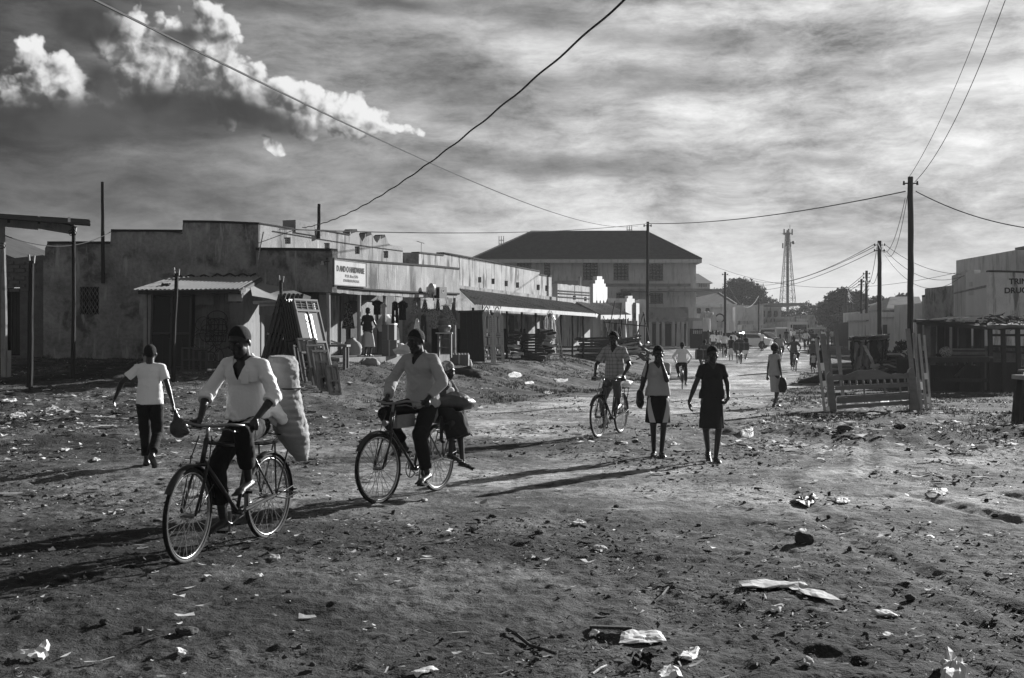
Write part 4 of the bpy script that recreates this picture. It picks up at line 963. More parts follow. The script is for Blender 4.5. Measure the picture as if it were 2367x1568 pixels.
def heap_tarp():
    t = thing('covered_heap', 'heap of dark scrap with a rumpled pale sheet beside the utility pole', 'heap', GP(1470, 68)); mb = MB(); rn = random.Random(3)
    for k in range(30): c = W(rn.uniform(1445, 1500), rn.uniform(795, 822), 68+rn.uniform(0, 2)); mb.box(c, (rn.uniform(.3, 1.4), .3, .08), rz=rn.uniform(-1, 1), ry=rn.uniform(-.6, .6))
    mb.build('scrap', 'tin_dark', t); mb = MB(); n = 12; v = []
    for i in range(n):
        for j in range(n): c = W(1452+34*i/(n-1), 0, 67.8); v.append((c.x, 67.5+1.2*j/(n-1), W(0, 800, 67.8).z+.55*sin(pi*i/(n-1))*sin(pi*j/(n-1))*.9+rn.uniform(-.06, .06)))
    mb.add(v, [(i*n+j, i*n+j+1, (i+1)*n+j+1, (i+1)*n+j) for i in range(n-1) for j in range(n-1)]); mb.build('sheet', 'tarp', t)
    mb = MB()
    for k in range(9): a = W(1400+k*13, 800, 66); b = a+Vector((rn.uniform(-.5, .9), .3, rn.uniform(1.2, 2.6))); mb.tube([a, b], .03, 5)
    mb.beam(W(1395, 745, 66), W(1500, 755, 66), .05); mb.build('poles', 'pole_wood', t)
heap_tarp()
# ------------------------------------------------------------ goods on and in front of the hardware porch
def porch_goods():
    # table
    t = thing('trestle_table', 'rough dark trestle table standing in front of the porch end', 'table', GP(765, 33.5)); z1 = W(0, 797, 33.5).z
    a = W(738, 797, 33.5); b = W(805, 797, 33.5); mb = MB(); mb.bx(a.x, b.x, 33.2, 34.0, z1-.06, z1); mb.build('table_top', 'wood_grey', t)
    for x, y in ((a.x+.08, 33.3), (b.x-.08, 33.3), (a.x+.08, 33.9), (b.x-.08, 33.9)):
        mb = MB(); mb.bx(x-.04, x+.04, y-.04, y+.04, Gz(x, y)-.05, z1-.06); mb.build('leg', 'wood_grey', t)
    mb = MB(); mb.beam((a.x+.08, 33.3, z1-.5), (a.x+.3, 33.3, z1-.06), .04); mb.build('brace', 'wood_grey', t)
    o = thing('tool_bundle', 'few pale offcuts lying on the trestle table', 'offcuts', (b.x-.3, 33.5, z1)); mb = MB(); mb.box((b.x-.3, 33.5, z1+.05), (.4, .08, .04), rz=.3, ry=.3); mb.box((b.x-.35, 33.6, z1+.03), (.3, .06, .05), rz=-.2); mb.build('planks', 'wood_pale', o)
    # sacks and bags on the porch
    def lump(name, label, c, r, m, cat, seed, sq=.25):
        mb = MB(); n = 16; mm = 10; c = Vector(c); vs_ = []; 
        for i in range(mm+1):
            ph = pi*i/mm
            for k in range(n):
                d = Vector((sin(ph)*cos(2*pi*k/n), sin(ph)*sin(2*pi*k/n), cos(ph))); q = 1+sq*mnoise.noise(d*1.7+Vector((seed, 0, 0)))+.12*mnoise.noise(d*5+Vector((0, seed, 0)))
                p = Vector((d.x*r[0], d.y*r[1], d.z*r[2]))*q
                if p.z < -r[2]*.8: p.z = -r[2]*.8
                vs_.append(c+p)
        mb.add(vs_, [(i*n+k, (i+1)*n+k, (i+1)*n+(k+1) % n, i*n+(k+1) % n) for i in range(mm) for k in range(n)])
        o = mb.build(name, m, smooth=True, loc=c-Vector((0, 0, r[2]*.8))); tag(o, label, cat); return o
    globals()['lump'] = lump
    fl = 1.09
    lump('rice_sack', 'full sack on the porch floor behind the table', (XW(815, 37.5), 37.5, fl+.28), (.28, .26, .30), 'sack', 'sack', 1)
    lump('plastic_bag', 'heap of white plastic bags by the third porch post', (XW(935, 38.5), 38.5, fl+.22), (.30, .24, .2), 'paper', 'bag', 2, .7)
    lump('cloth_bundle', 'white cloth bundle on the carton beside the standing woman', (XW(893, 40), 40, fl+1.05), (.38, .3, .3), 'cloth_white', 'bundle', 3, .5)
    lump('rock', 'rounded pale rock at the foot of the second porch post', GP(858, 36.2)+Vector((0, 0, .08)), (.24, .18, .16), 'concrete', 'rock', 5, .3)
    def crate(name, label, c, s_, m, cat='box', tops=0):
        t = thing(name, label, cat, (c[0], c[1], c[2])); mb = MB(); mb.box((c[0], c[1], c[2]+s_[2]/2), s_, rz=-.1); mb.build('carton', m, t)
        mb = MB(); mb.box((c[0], c[1]-.004, c[2]+s_[2]/2), (s_[0]*.09, s_[1]+.012, s_[2]+.012), rz=-.1); mb.build('tape', 'paper_dirty', t)
        if tops:
            mb = MB()
            for k in range(tops): mb.cone((c[0]-s_[0]/2+s_[0]*(k+.5)/tops, c[1], c[2]+s_[2]), (c[0]-s_[0]/2+s_[0]*(k+.5)/tops, c[1], c[2]+s_[2]+.06), .05, .035, 8)
            mb.build('lids', 'paper_dirty', t)
        return t
    crate('carton', 'upper ribbed carton of the pair stacked behind the third porch post', (XW(900, 39.5), 39.5, fl+.53), (.42, .4, .50), 'ribbed_box')
    crate('carton', 'lower ribbed carton of the pair stacked behind the third porch post', (XW(903, 39.5), 39.5, fl), (.5, .45, .52), 'ribbed_box')
    g = GP(1063, 43.0); crate('jerrycan_crate', 'ribbed grey block of containers standing on the verge past the porch', (g.x, g.y, W(0, 846, 43).z), (.66, .4, .40), 'ribbed_box', 'crate', 6)
    lump('plastic_bag', 'small white bag slumped beside the ribbed grey containers', GP(1083, 43.2)+Vector((0, 0, .1)), (.13, .1, .16), 'paper', 'bag', 9, .3)
    # display cabinet with pots on top
    c = W(1030, 822, 42.3); t = thing('cabinet', 'open wooden cabinet at the right end of the porch', 'cabinet', (c.x, c.y, fl)); x0, x1 = XW(1014, 42.3), XW(1042, 42.3); z1 = W(0, 772, 42.3).z
    for x in (x0, x1): mb = MB(); mb.bx(x-.03, x+.03, 42.1, 42.6, fl-.1, z1); mb.build('side', 'wood_grey', t)
    mb = MB(); mb.bx(x0-.1, x1+.06, 42.05, 42.65, z1, z1+.05); mb.build('top', 'wood_pale', t)
    for z in (fl+.25, fl+.55): mb = MB(); mb.bx(x0+.04, x1-.04, 42.1, 42.6, z, z+.03); mb.build('shelf', 'wood_grey', t)
    zz = z1+.06
    for k, (r_, h_) in enumerate(((.23, .26), (.20, .24), (.15, .16))):
        t = thing('basin', ('large metal basin, lowest of the three on the porch cabinet', 'metal basin in the middle of the three on the cabinet', 'small metal basin topmost of the three on the cabinet')[k], 'basin', (c.x-.05, 42.35, zz), 'basins stacked on the cabinet')
        mb = MB(); mb.tube([(c.x-.05, 42.35, zz), (c.x-.05, 42.35, zz+h_*.6), (c.x-.05, 42.35, zz+h_*.8), (c.x-.05, 42.35, zz+h_)], 0, 16, radii=[r_*.8, r_*1.05, r_*1.0, r_*.85]); mb.build('bowl', 'metal_grey', t)
        mb = MB(); mb.tube([(c.x-.05+r_*1.05*cos(q*pi/8), 42.35+r_*1.05*sin(q*pi/8), zz+h_*.7) for q in range(17)], .015, 5); mb.build('rim', 'metal_bright', t); zz += h_
    # clothes hanging from the beam
    rn = random.Random(12)
    def garment(label, x, y0, y1, w_, Y, m, kind='shirt', sk=0.):
        a = W(x, y0, Y); b = W(x, y1, Y); h_ = a.z-b.z; wd = w_/FPX*Y; t = thing('hanging_garment', label, 'garment', a, 'clothes hung under the porch beam')
        n = 9; mm = 12; v = []
        for i in range(mm+1):
            f = i/mm
            if kind == 'shirt': hw = wd/2*(1.25 if .05 < f < .38 else (.45 if f <= .05 else .82))
            elif kind == 'trousers': hw = wd/2*(.75+.2*f)
            else: hw = wd/2*(.4+.6*f)
            for k in range(n+1):
                q = k/n*2-1; v.append((a.x+q*hw+sk*f, Y+.03*sin(k*2.1+i*.5)+.02*rn.uniform(-1, 1), a.z-h_*f-.04*abs(q)*(f < .2)))
        nf = len(v); v += [(p[0], p[1]+.025, p[2]) for p in v]; fs = []
        for i in range(mm):
            for k in range(n):
                if kind == 'trousers' and f > .3 and i > 4 and k == n//2: continue
                e = (i*(n+1)+k, i*(n+1)+k+1, (i+1)*(n+1)+k+1, (i+1)*(n+1)+k); fs += [e, tuple(j+nf for j in e[::-1])]
        mb = MB(); mb.add(v, fs); mb.build('fabric', m, t, smooth=True)
        mb = MB(); top = a.z+.25; mb.tube([(a.x, Y, top), (a.x+.03, Y, a.z+.08), (a.x, Y, a.z)], .006, 4); mb.tube([(a.x-wd*.35, Y, a.z-.05), (a.x, Y, a.z+.02), (a.x+wd*.35, Y, a.z-.05)], .008, 4); mb.build('hanger', 'metal_dark', t)
    garment('dark trousers hanging beside the third porch post', 913, 697, 748, 18, 39.2, 'cloth_dark', 'trousers')
    garment('pale striped shirt with dark edge hanging right of the dark trousers', 930, 695, 740, 20, 39.6, 'cloth_dark')
    garment('pale patterned square blouse hanging in the middle of the porch', 958, 695, 727, 20, 40.4, 'cloth_flower_pale', 'sheet')
    garment('small white baby dress hanging low under the beam', 964, 735, 762, 15, 40.6, 'cloth_white', 'dress')
    garment('patterned wrap hanging left of the triangular one', 982, 692, 722, 16, 41.5, 'cloth_flower', 'sheet')
    garment('long spotted dress spread wide under the dish', 1003, 715, 757, 26, 42., 'cloth_flower_pale', 'shirt')
    garment('triangular spotted skirt hanging at the right end of the porch', 1030, 705, 752, 34, 42.2, 'cloth_flower_pale', 'dress', .2)
    garment('pale folded cloth hanging low beside the carton pair', 917, 755, 790, 16, 39.9, 'cloth_white', 'sheet')
    garment('dark jacket hanging over the hardware doorway', 872, 693, 728, 20, 39.4, 'cloth_dark')
    garment('grey patterned cloth pinned on the back wall by the first post', 805, 700, 760, 30, 39.6, 'cloth_flower', 'sheet')
    garment('dark trousers hanging right of the baby dress', 979, 728, 790, 16, 41., 'cloth_charcoal', 'trousers')
    garment('small dark shirt hanging below the dish', 1018, 742, 775, 22, 42.6, 'cloth_dark')
    garment('mid grey skirt hanging beside the cabinet post', 1048, 700, 745, 16, 43.6, 'cloth_mid', 'dress')
    garment('pale vest hanging between hardware doorway and cartons', 886, 700, 728, 12, 39.3, 'shirt_pale')
    garment('dark striped dress hanging behind the spotted one', 1012, 690, 735, 14, 43., 'cloth_flower', 'dress')
porch_goods()
# ============================================================ generic box building measured off sight lines
def box_b(h, px0, px1, ytop, Y, dep, m, name='wall', ybot=None, t=.0, ang=0.):
    """front face across px0..px1 at distance Y, depth dep away"""
    x0, x1 = XW(px0, Y), XW(px1, Y); z1 = 1.65-(ytop-784)/FPX*Y; z0 = (1.65-(ybot-784)/FPX*Y) if ybot is not None else Gz((x0+x1)/2, Y)-.6
    mb = MB(); mb.bx(x0, x1, Y, Y+dep, z0, z1); return mb.build(name, m, h)
def faceq(h, name, m, px0, px1, y0, y1, Y, t=.06):
    a = W(px0, y1, Y); b = W(px1, y0, Y); mb = MB(); mb.bx(a.x, b.x, Y-t, Y, a.z, b.z); return mb.build(name, m, h)
def window(h, px0, px1, y0, y1, Y, cols=2, rows=3, fm='wood_dark', gm='glass_win', t=.05):
    f = MB(); a = W(px0, y1, Y); b = W(px1, y0, Y); w_ = max(.05, .0025*Y*.3)
    for k in range(cols+1): x = a.x+(b.x-a.x)*k/cols; f.bx(x-w_/2, x+w_/2, Y-t, Y+.0, a.z, b.z)
    for k in range(rows+1): z = a.z+(b.z-a.z)*k/rows; f.bx(a.x, b.x, Y-t-.004, Y-.004, z-w_/2, z+w_/2)
    o = f.build('window', fm, h); p = MB(); p.bx(a.x, b.x, Y-.03, Y-.01, a.z, b.z); p.build('pane', gm, o); return o
# ------------------------------------------------------------ big two storey building with the hipped tile roof
def big_building():
    Y = 122.; D = 16.; h = thing('large_building', 'large two storey building under a wide dark hipped tile roof', 'building', GP(1360, Y))
    xl, xr = XW(1106, Y), XW(1596, Y); ze = W(0, 603, Y).z; z0 = 0.6
    mb = MB(); sx1 = W(1612, 0, Y).x
    # main body with true window openings in the front face
    w = Wall((xl, Y), (xr, Y)); w.n = Vector((0, 1))
    H = []
    def q(x, y): return ((1060+x/3.733)/1.014, (480+y/3.733)/1.014)
    up = [(300, 415, 492, 560), (566, 692, 500, 640), (805, 858, 506, 640), (1143, 1273, 510, 657), (1412, 1543, 514, 657), (1722, 1844, 518, 662)]
    lo = [(1436, 1565, 770, 860), (1716, 1844, 775, 862)]
    for a, b, c, d in up+lo: H.append(w.rect(q(a, 0)[0], q(b, 0)[0], q(0, c)[1], q(0, d)[1]))
    lp = [(0, z0), (w.L, z0), (w.L, ze), (0, ze)]
    mb = MB(); mb.poly([lp]+H, w.fn, .3); mb.build('front_wall', 'paint_grey', h)
    for i, (a, b, c, d) in enumerate(up+lo):
        x0, y0 = q(a, c); x1, y1 = q(b, d); window(h, x0, x1, y0, y1, Y+.16, 4 if i != 2 else 1, 5)
        s = MB(); A = W(x0-1, y1+1.6, Y); B = W(x1+1, y1, Y); s.bx(A.x, B.x, Y-.08, Y, A.z, B.z); s.build('sill', 'concrete', h)
    mb = MB(); mb.bx(xl+.3, xr-.3, Y+.5, Y+.55, z0, ze-.1); mb.build('interior_shade', 'shade_black', h)  # near-black sheet painted as the shade behind the windows
    # sunlit end wall with tall fins
    xe = xr; mb = MB(); mb.bx(xe, xe+.3, Y, Y+D, z0, ze); mb.build('end_wall', 'whitewash', h)
    for k in range(5):
        mb = MB(); yy = Y+1.5+k*3.; mb.bx(xe+.3, xe+.75, yy-.35, yy+.35, 3.2, ze-.3); mb.build('fin', 'whitewash', h)
        if k < 4: mb = MB(); mb.bx(xe+.3, xe+.34, yy+.6, yy+2.4, 6.6, ze-.6); mb.bx(xe+.3, xe+.34, yy+.6, yy+2.4, 3.6, 5.6); mb.build('window', 'glass_dark', h)
    mb = MB(); mb.bx(xl, xe, Y+D-.3, Y+D, z0, ze); mb.bx(xl, xl+.3, Y+.3, Y+D-.3, z0, ze); mb.build('rear_wall', 'paint_grey', h)
    # eaves and hip roof
    o = 1.0; ex0, ex1 = XW(1089, Y-o), XW(1621, Y-o); y0, y1 = Y-o, Y+D+o; zr = W(0, 537, Y+D/2).z; rx0, rx1 = XW(1229, Y+D/2), XW(1494, Y+D/2); ym = Y+D/2
    P = [Vector(p) for p in ((ex0, y0, ze+.1), (ex1, y0, ze+.1), (ex1, y1, ze+.1), (ex0, y1, ze+.1), (rx0, ym, zr), (rx1, ym, zr))]
    mb = MB(); mb.add(P, [(0, 1, 5, 4), (1, 2, 5), (2, 3, 4, 5), (3, 0, 4)]); rf = mb.build('roof', 'tile_roof', h)
    mb = MB()       # courses of tile as small steps
    n = 26
    for k in range(1, n):
        t = k/n
        for (a, b, c, d) in ((0, 1, 4, 5), (1, 2, 5, 5)):
            p = P[a].lerp(P[c], t); q_ = P[b].lerp(P[d], t); mb.beam(p+Vector((0, -.03, .03)), q_+Vector((0, -.03, .03)), .10, .05)
    for a, b in ((0, 4), (1, 5), (4, 5), (2, 5)): mb.tube([P[a]+Vector((0, 0, .04)), P[b]+Vector((0, 0, .06))], .12, 6)
    mb.build('tile_course', 'tile_roof', rf)
    mb = MB()
    for a, b in ((0, 1), (1, 2)): mb.beam(P[a]-Vector((0, 0, .2)), P[b]-Vector((0, 0, .2)), .12, .36)
    mb.build('fascia', 'whitewash', h)
    mb = MB(); mb.bx(ex0+.1, ex1-.1, y0+.1, y1-.1, ze-.05, ze); mb.build('soffit', 'concrete', h)
    # balcony canopy slab, floors
    zc = W(0, 672, Y).z; mb = MB(); mb.bx(XW(1440, Y-2.4), XW(1640, Y-2.4), Y-2.4, Y-.02, zc-.15, zc+.1); mb.build('canopy', 'concrete', h)
    mb = MB(); mb.bx(xe+.78, xe+3.2, Y-1.5, Y+D, zc-.12, zc+.1); mb.build('canopy', 'concrete', h)
    mb = MB(); mb.bx(xl, xe, Y-.10, Y-.005, W(0, 662, Y).z, W(0, 656, Y).z); mb.build('band', 'concrete', h)
    for px_ in (1476, 1552): 
        pass
    # white panels on the middle floor
    for x0, x1 in ((1480, 1503), (1553, 1598)): faceq(h, 'panel', 'whitewash', x0, x1, 683, 733, Y, .04)
    # balcony with rail and colonnade below
    zb = W(0, 733, Y-4).z; bx0, bx1 = XW(1450, Y-4), XW(1604, Y-4); mb = MB(); mb.bx(bx0, bx1, Y-4, Y-.02, zb-.5, zb-.1); mb.build('balcony_slab', 'concrete', h)
    mb = MB(); n = 30; xr0, xr1 = XW(1500, Y-4), XW(1590, Y-4); zt = W(0, 713, Y-4).z
    for k in range(n+1): x = xr0+(xr1-xr0)*k/n; mb.bx(x-.05, x+.05, Y-4, Y-3.9, zb-.1, zt)
    mb.bx(xr0, xr1, Y-4.05, Y-3.85, zt, zt+.12); mb.build('balustrade', 'concrete', h)
    for px_ in (1503, 1520, 1533, 1556, 1568, 1577, 1590): 
        x = XW(px_, Y-3.8); mb = MB(); mb.bx(x-.16, x+.16, Y-4.0, Y-3.6, .5, zb-.5); mb.build('column', 'paint_mid', h)
    backing(w, h, w.L*.55, w.L*.99, .7, zb-.6, -.10, 'shade_black', 'ground_floor_shade')  # near-black sheet, shade under the balcony put into the colour
    for px_, py_ in ((1159, 548), (1455, 524)):     # masts on the ridge
        c = W(px_, py_+14, Y+D/2+.2); mb = MB()
        for dx in (-.25, .0, .25): mb.tube([c+Vector((dx, 0, -.6)), c+Vector((dx, 0, .75))], .05, 5)
        mb.tube([c+Vector((-.3, 0, .3)), c+Vector((.3, 0, .3))], .03, 4); mb.tube([c+Vector((-.3, 0, -.1)), c+Vector((.3, 0, -.1))], .03, 4); mb.build('roof_mast', 'metal_grey', h)
big_building()
# ------------------------------------------------------------ small shops stepping down towards it
def stepped(h, name, m, Y, prof, ybot, t=.3, ang=None):
    w = Wall((XW(prof[0][0], Y), Y), (XW(prof[-1][0], Y), Y)); w.n = Vector((0, 1)); mb = MB()
    mb.poly([[w.px(prof[0][0], ybot)]+[w.px(*p) for p in prof]+[w.px(prof[-1][0], ybot)]], w.fn, t); return mb.build(name, m, h)
def mid_shops():
    h = thing('block_shop', 'low block shop with two square vents and banded dirty parapet', 'shop', GP(1325, 73))
    Y = 73; w = Wall((XW(1289, Y), Y), (XW(1364, Y+7), Y+7)); lp = w.pxs((1289, 800), (1289, 656), (1364, 664), (1364, 800)); H = [w.rect(1324, 1331, 684, 693), w.rect(1350, 1356, 687, 696)]
    mb = MB(); mb.poly([rag(lp, .04, .4, 3, 3.5)]+H, w.fn, .3); mb.build('wall', 'plaster_mould', h); backing(w, h, .1, w.L-.1, 2.5, 4.5, .4)
    mb = MB()
    for y in (672, 678, 686): a = w.px(1290, y); b = w.px(1363, y+5); w.bar(mb, a, b, .06, .05, -.02)
    mb.build('course', 'mould_cap', h); mb = MB(); mb.bx(XW(1255, 74), XW(1289, 73)-.02, 73.2, 84, .5, W(0, 660, 73).z); mb.build('side_wall', 'plaster_dark', h)
    h = thing('stepped_shop', 'shop with white stepped gable, its long low side wall in front of the big building', 'shop', GP(1380, 82))
    box_b(h, 1283, 1371, 649, 84, 8, 'paint_mid', ybot=790); w = Wall((XW(1371, 83.9), 83.9), (XW(1404, 90), 90))
    lp = w.pxs((1371, 800), (1371, 656), (1376, 656), (1376, 648), (1380, 648), (1380, 639), (1392, 639), (1392, 646), (1396, 646), (1396, 656), (1400, 656), (1400, 663), (1404, 664), (1404, 800)); mb = MB(); mb.poly([lp], w.fn, .3); mb.build('gable_wall', 'whitewash', h)
    mb = MB()
    for x in (1379, 1387, 1395): a = w.px(x, 699); mb.tube([w.fn(a[0], a[1], -.05), w.fn(a[0], a[1]-.01, .05)], .14, 8)
    mb.build('vent', 'shade_black', h)
    simple_pole('stub_post', 'short pale stub post rising from the block shop roof', 1282+57, 640, 672, 79, .12, 'pole_pale', 'post')
    # second awning and its shop
    h = thing('second_awning_shop', 'grey walled shop behind a second tin awning with white edge board', 'shop', GP(1420, 78))
    ea, eb = W(1388, 732, 72.5), W(1460, 728.5, 80.5); ea.z = W(0, 729, 72.5).z; wa, wb = W(1320, 703, 74.5), W(1420, 712, 88); wa = W(1330, 698, 76); wb = W(1400, 702, 88)
    mb = MB(); corr(mb, wa, wb, eb, ea, .5, .035, .008, 6, .1); a_ = mb.build('awning', 'tin_rust', h); mb = MB(); mb.beam(ea-Vector((0, 0, .12)), eb-Vector((0, 0, .12)), .06, .28); mb.build('fascia_board', 'whitewash', a_)
    for k in range(6): p = ea.lerp(eb, (k+.2)/6); mb = MB(); mb.tube([(p.x, p.y, Gz(p.x, p.y)-.1), (p.x, p.y, p.z-.2)], .07, 6); mb.build('post', 'pole_pale', a_)
    faceq(h, 'front_wall', 'plaster_dark', 1370, 1470, 700, 800, 88.4, .2); box_b(h, 1404, 1446, 690, 90, 6, 'paint_grey', ybot=800)
    for x in (1402, 1418, 1436): faceq(h, 'door', 'wood_pale' if x != 1418 else 'wood_dark', x, x+7, 748, 795, 88.1, .06)
    h = thing('sign_shop', 'bright white stepped sign wall standing beside the utility pole', 'shop', GP(1462, 86)); w = Wall((XW(1446, 86), 86), (XW(1478, 90), 90))
    lp = w.pxs((1446, 742), (1446, 698), (1449, 698), (1449, 690), (1452, 690), (1452, 685), (1462, 684), (1462, 691), (1467, 691), (1467, 700), (1478, 702), (1478, 742)); mb = MB(); mb.poly([lp], w.fn, .25); mb.build('sign_wall', 'whitewash', h)
    for x in (1447, 1460, 1474): a = w.px(x, 742); b = w.px(x+2, 742); mb = MB(); w.panel(mb, [(a[0], .6), (b[0]+.1, .6), (b[0]+.1, a[1]+.02), (a[0], a[1]+.02)], .02, .2); mb.build('pier', 'whitewash', h)
    w2 = Wall((XW(1446, 87.5), 87.5), (XW(1478, 91), 91)); backing(w2, h, 0, w2.L, .6, 3.1, .4); box_b(h, 1478, 1500, 692, 91, 6, 'paint_grey', ybot=800)
mid_shops()
# ------------------------------------------------------------ white gabled fronts beyond the colonnade and the far houses
def far_left():
    h = thing('white_shop_row', 'white shop front with cross shaped ornament right of the colonnade', 'shop', GP(1610, 112)); Y = 112
    stepped(h, 'upper_wall', 'plaster_street', Y, [(1592, 735), (1605, 735), (1625, 736)], 800)
    stepped(h, 'sign_wall', 'whitewash', Y-.6, [(1601, 742), (1622, 742)], 768, .2)
    for k in range(5): faceq(h, 'pier', 'whitewash', 1602+k*4.3, 1604+k*4.3, 764, 772, Y-.7, .2)
    backing(Wall((XW(1594, Y-.4), Y-.4), (XW(1625, Y-.4), Y-.4)), h, 0, 1.2, .6, 2.6, -.2)
    h = thing('ornate_shop', 'shop with scrolled white cresting over a grey sign wall', 'shop', GP(1640, 118)); Y = 118
    stepped(h, 'wall', 'paint_grey', Y, [(1622, 738), (1646, 738)], 765); backing(Wall((XW(1622, Y+.2), Y+.2), (XW(1672, Y+.2), Y+.2)), h, 0, 2., .6, 2.4, -.0)
    mb = MB(); rn = random.Random(2)
    for k in range(9): c = W(1622+k*2.8, 731-3*sin(k*.9)**2*2, Y); mb.ell(c, (.22, .2, .26), 10, 7)
    mb.bx(XW(1628, Y), XW(1631.5, Y), Y-.35, Y-.05, W(0, 740, Y).z, W(0, 726, Y).z); mb.build('cresting', 'whitewash', h)
    stepped(h, 'pier_wall', 'whitewash', Y-.6, [(1645, 732), (1650, 727), (1655, 730), (1657, 736)], 768, .4)
    stepped(h, 'sign_panel', 'whitewash', Y-.5, [(1656, 738), (1673, 738)], 765, .3); faceq(h, 'sign_board', 'paint_mid', 1658, 1671, 744, 758, Y-.55, .04)
    mb = MB(); c = W(1664, 736, Y-.5); mb.tube([c+Vector((.42*cos(q*pi/8), 0, .42*sin(q*pi/8))) for q in range(17)], .07, 6); mb.build('wheel_ornament', 'metal_dark', h)
    for k in range(6): faceq(h, 'pier', 'whitewash', 1646+k*4.6, 1647.6+k*4.6, 762, 790, Y-.8, .15)
    h = thing('white_tablet_wall', 'narrow white stepped sign tablet standing behind the thin pole', 'sign', GP(1690, 125)); stepped(h, 'tablet', 'whitewash', 125, [(1684, 745), (1686, 741), (1691, 739), (1695, 743), (1696, 748)], 765, .3)
    for x in (1685, 1694): faceq(h, 'leg', 'whitewash', x, x+1.2, 765, 795, 125, .2)
    # tile roofed house behind the big one
    h = thing('tile_house', 'house with hipped tile roof half hidden behind the large building', 'house', GP(1650, 150)); Y = 150
    a, b = XW(1590, Y), XW(1688, Y); ze = W(0, 703, Y).z; mb = MB(); mb.bx(a, b, Y, Y+14, .8, ze); mb.build('wall', 'paint_grey', h)
    mb = MB(); mb.bx(b, b+.3, Y, Y+14, .8, ze); mb.bx(XW(1668, Y), b+.1, Y-.2, Y-.02, .8, ze); mb.build('end_wall', 'whitewash', h)
    P = [W(1580, 703, Y-1), W(1703, 703, Y-1), W(1703, 703, Y-1)+Vector((0, 16, 0)), W(1580, 703, Y-1)+Vector((0, 16, 0)), W(1600, 667, Y+7), W(1652, 670, Y+7)]
    mb = MB(); mb.add(P, [(0, 1, 5, 4), (1, 2, 5), (2, 3, 4, 5), (3, 0, 4)]); mb.build('roof', 'tile_roof', h); mb = MB(); mb.beam(P[0]-Vector((0, 0, .2)), P[1]-Vector((0, 0, .2)), .1, .4); mb.beam(P[1], P[5], .12, .12); mb.build('fascia', 'whitewash', h)
    for x in (1612, 1632): window(h, x, x+7, 714, 724, Y, 2, 1)
    h = thing('tile_house', 'white upper storey with small hipped roof peeking out behind the big roof', 'house', GP(1630, 175)); Y = 175
    mb = MB(); mb.bx(XW(1590, Y), XW(1641, Y), Y, Y+12, .8, W(0, 655, Y).z); mb.build('wall', 'whitewash', h); P = [W(1585, 655, Y-1), W(1649, 655, Y-1), W(1649, 655, Y-1)+Vector((0, 14, 0)), W(1585, 655, Y-1)+Vector((0, 14, 0)), W(1595, 632, Y+6), W(1614, 633, Y+6)]
    mb = MB(); mb.add(P, [(0, 1, 5, 4), (1, 2, 5), (2, 3, 4, 5), (3, 0, 4)]); mb.build('roof', 'tile_roof', h)
    for k in range(4): faceq(h, 'baluster', 'concrete', 1616+k*5, 1618+k*5, 656, 664, Y, .2)
    # grey block + pale balcony block
    h = thing('grey_block', 'grey two storey block with three slim windows', 'building', GP(1728, 178)); box_b(h, 1700, 1765, 706, 178, 12, 'paint_grey', ybot=790); stepped(h, 'lower_wall', 'plaster_street', 176, [(1705, 742), (1742, 742)], 760, .3)
    for k in range(3): window(h, 1718+k*4.5, 1720.5+k*4.5, 723, 733, 178, 1, 1, 'whitewash')
    h = thing('low_shop', 'low shop with a long pale sign board before the grey block', 'shop', GP(1735, 165)); stepped(h, 'upper_wall', 'paint_grey', 165, [(1706, 751), (1765, 751)], 766, .3); faceq(h, 'sign_board', 'plaster_street', 1716, 1762, 752, 764, 164.9, .06); faceq(h, 'shop_front', 'plaster_dark', 1706, 1765, 766, 800, 165.4, .1)
    for k in range(7): faceq(h, 'post', 'pole_pale', 1706+k*8, 1707.2+k*8, 766, 800, 164.6, .15)
    h = thing('balcony_block', 'pale two storey block with four dark windows over a balcony', 'building', GP(1785, 190)); Y = 190
    box_b(h, 1741, 1806, 710, Y, 14, 'plaster_street', ybot=790); faceq(h, 'roof_slab', 'concrete', 1738, 1820, 706, 710, Y-1, 12)
    for x in (1747, 1761, 1776, 1790): window(h, x, x+6, 720, 732, Y, 1, 1)
    faceq(h, 'balcony_wall', 'plaster_street', 1742, 1822, 737, 745, Y-2, 2.); faceq(h, 'lower_wall', 'plaster_dark', 1742, 1822, 746, 775, Y-.3, .2); faceq(h, 'canopy', 'paint_grey', 1750, 1835, 750, 756, Y-3, 2.6)
    # long pale row at the end of the street
    h = thing('far_row', 'long pale row of shops closing the end of the street', 'building', GP(1885, 205)); Y = 205
    stepped(h, 'wall', 'plaster_street', Y, [(1788, 733), (1838, 733), (1838, 731), (1866, 731), (1866, 728), (1918, 728), (1918, 732), (1940, 732), (1940, 742), (1951, 742)], 762, 10)
    stepped(h, 'fascia_wall', 'plaster_street', Y-1.5, [(1866, 741), (1951, 742)], 758, .4); faceq(h, 'sign_board', 'whitewash', 1919, 1938, 743, 757, Y-2, .1); faceq(h, 'sign_board', 'paint_grey', 1888, 1900, 743, 757, Y-2, .1)
    faceq(h, 'roof_edge', 'whitewash', 1840, 1951, 758, 760.5, Y-3, 1.6); faceq(h, 'shop_front', 'plaster_dark', 1788, 1950, 760, 790, Y, .1); faceq(h, 'sign_wall', 'paint_grey', 1840, 1866, 737, 757, Y-.6, .5)
    for k in range(9): faceq(h, 'post', 'pole_pale', 1846+k*12, 1847.3+k*12, 760, 790, Y-3, .2)
    mb = MB()
    for k in range(7): a = W(1843+k*3, 741+(k % 2)*2, Y-.9); b = W(1846+k*3, 741+((k+1) % 2)*2, Y-.9); mb.beam(a, b, .1)
    mb.build('wave_mark', 'whitewash', h)
far_left()
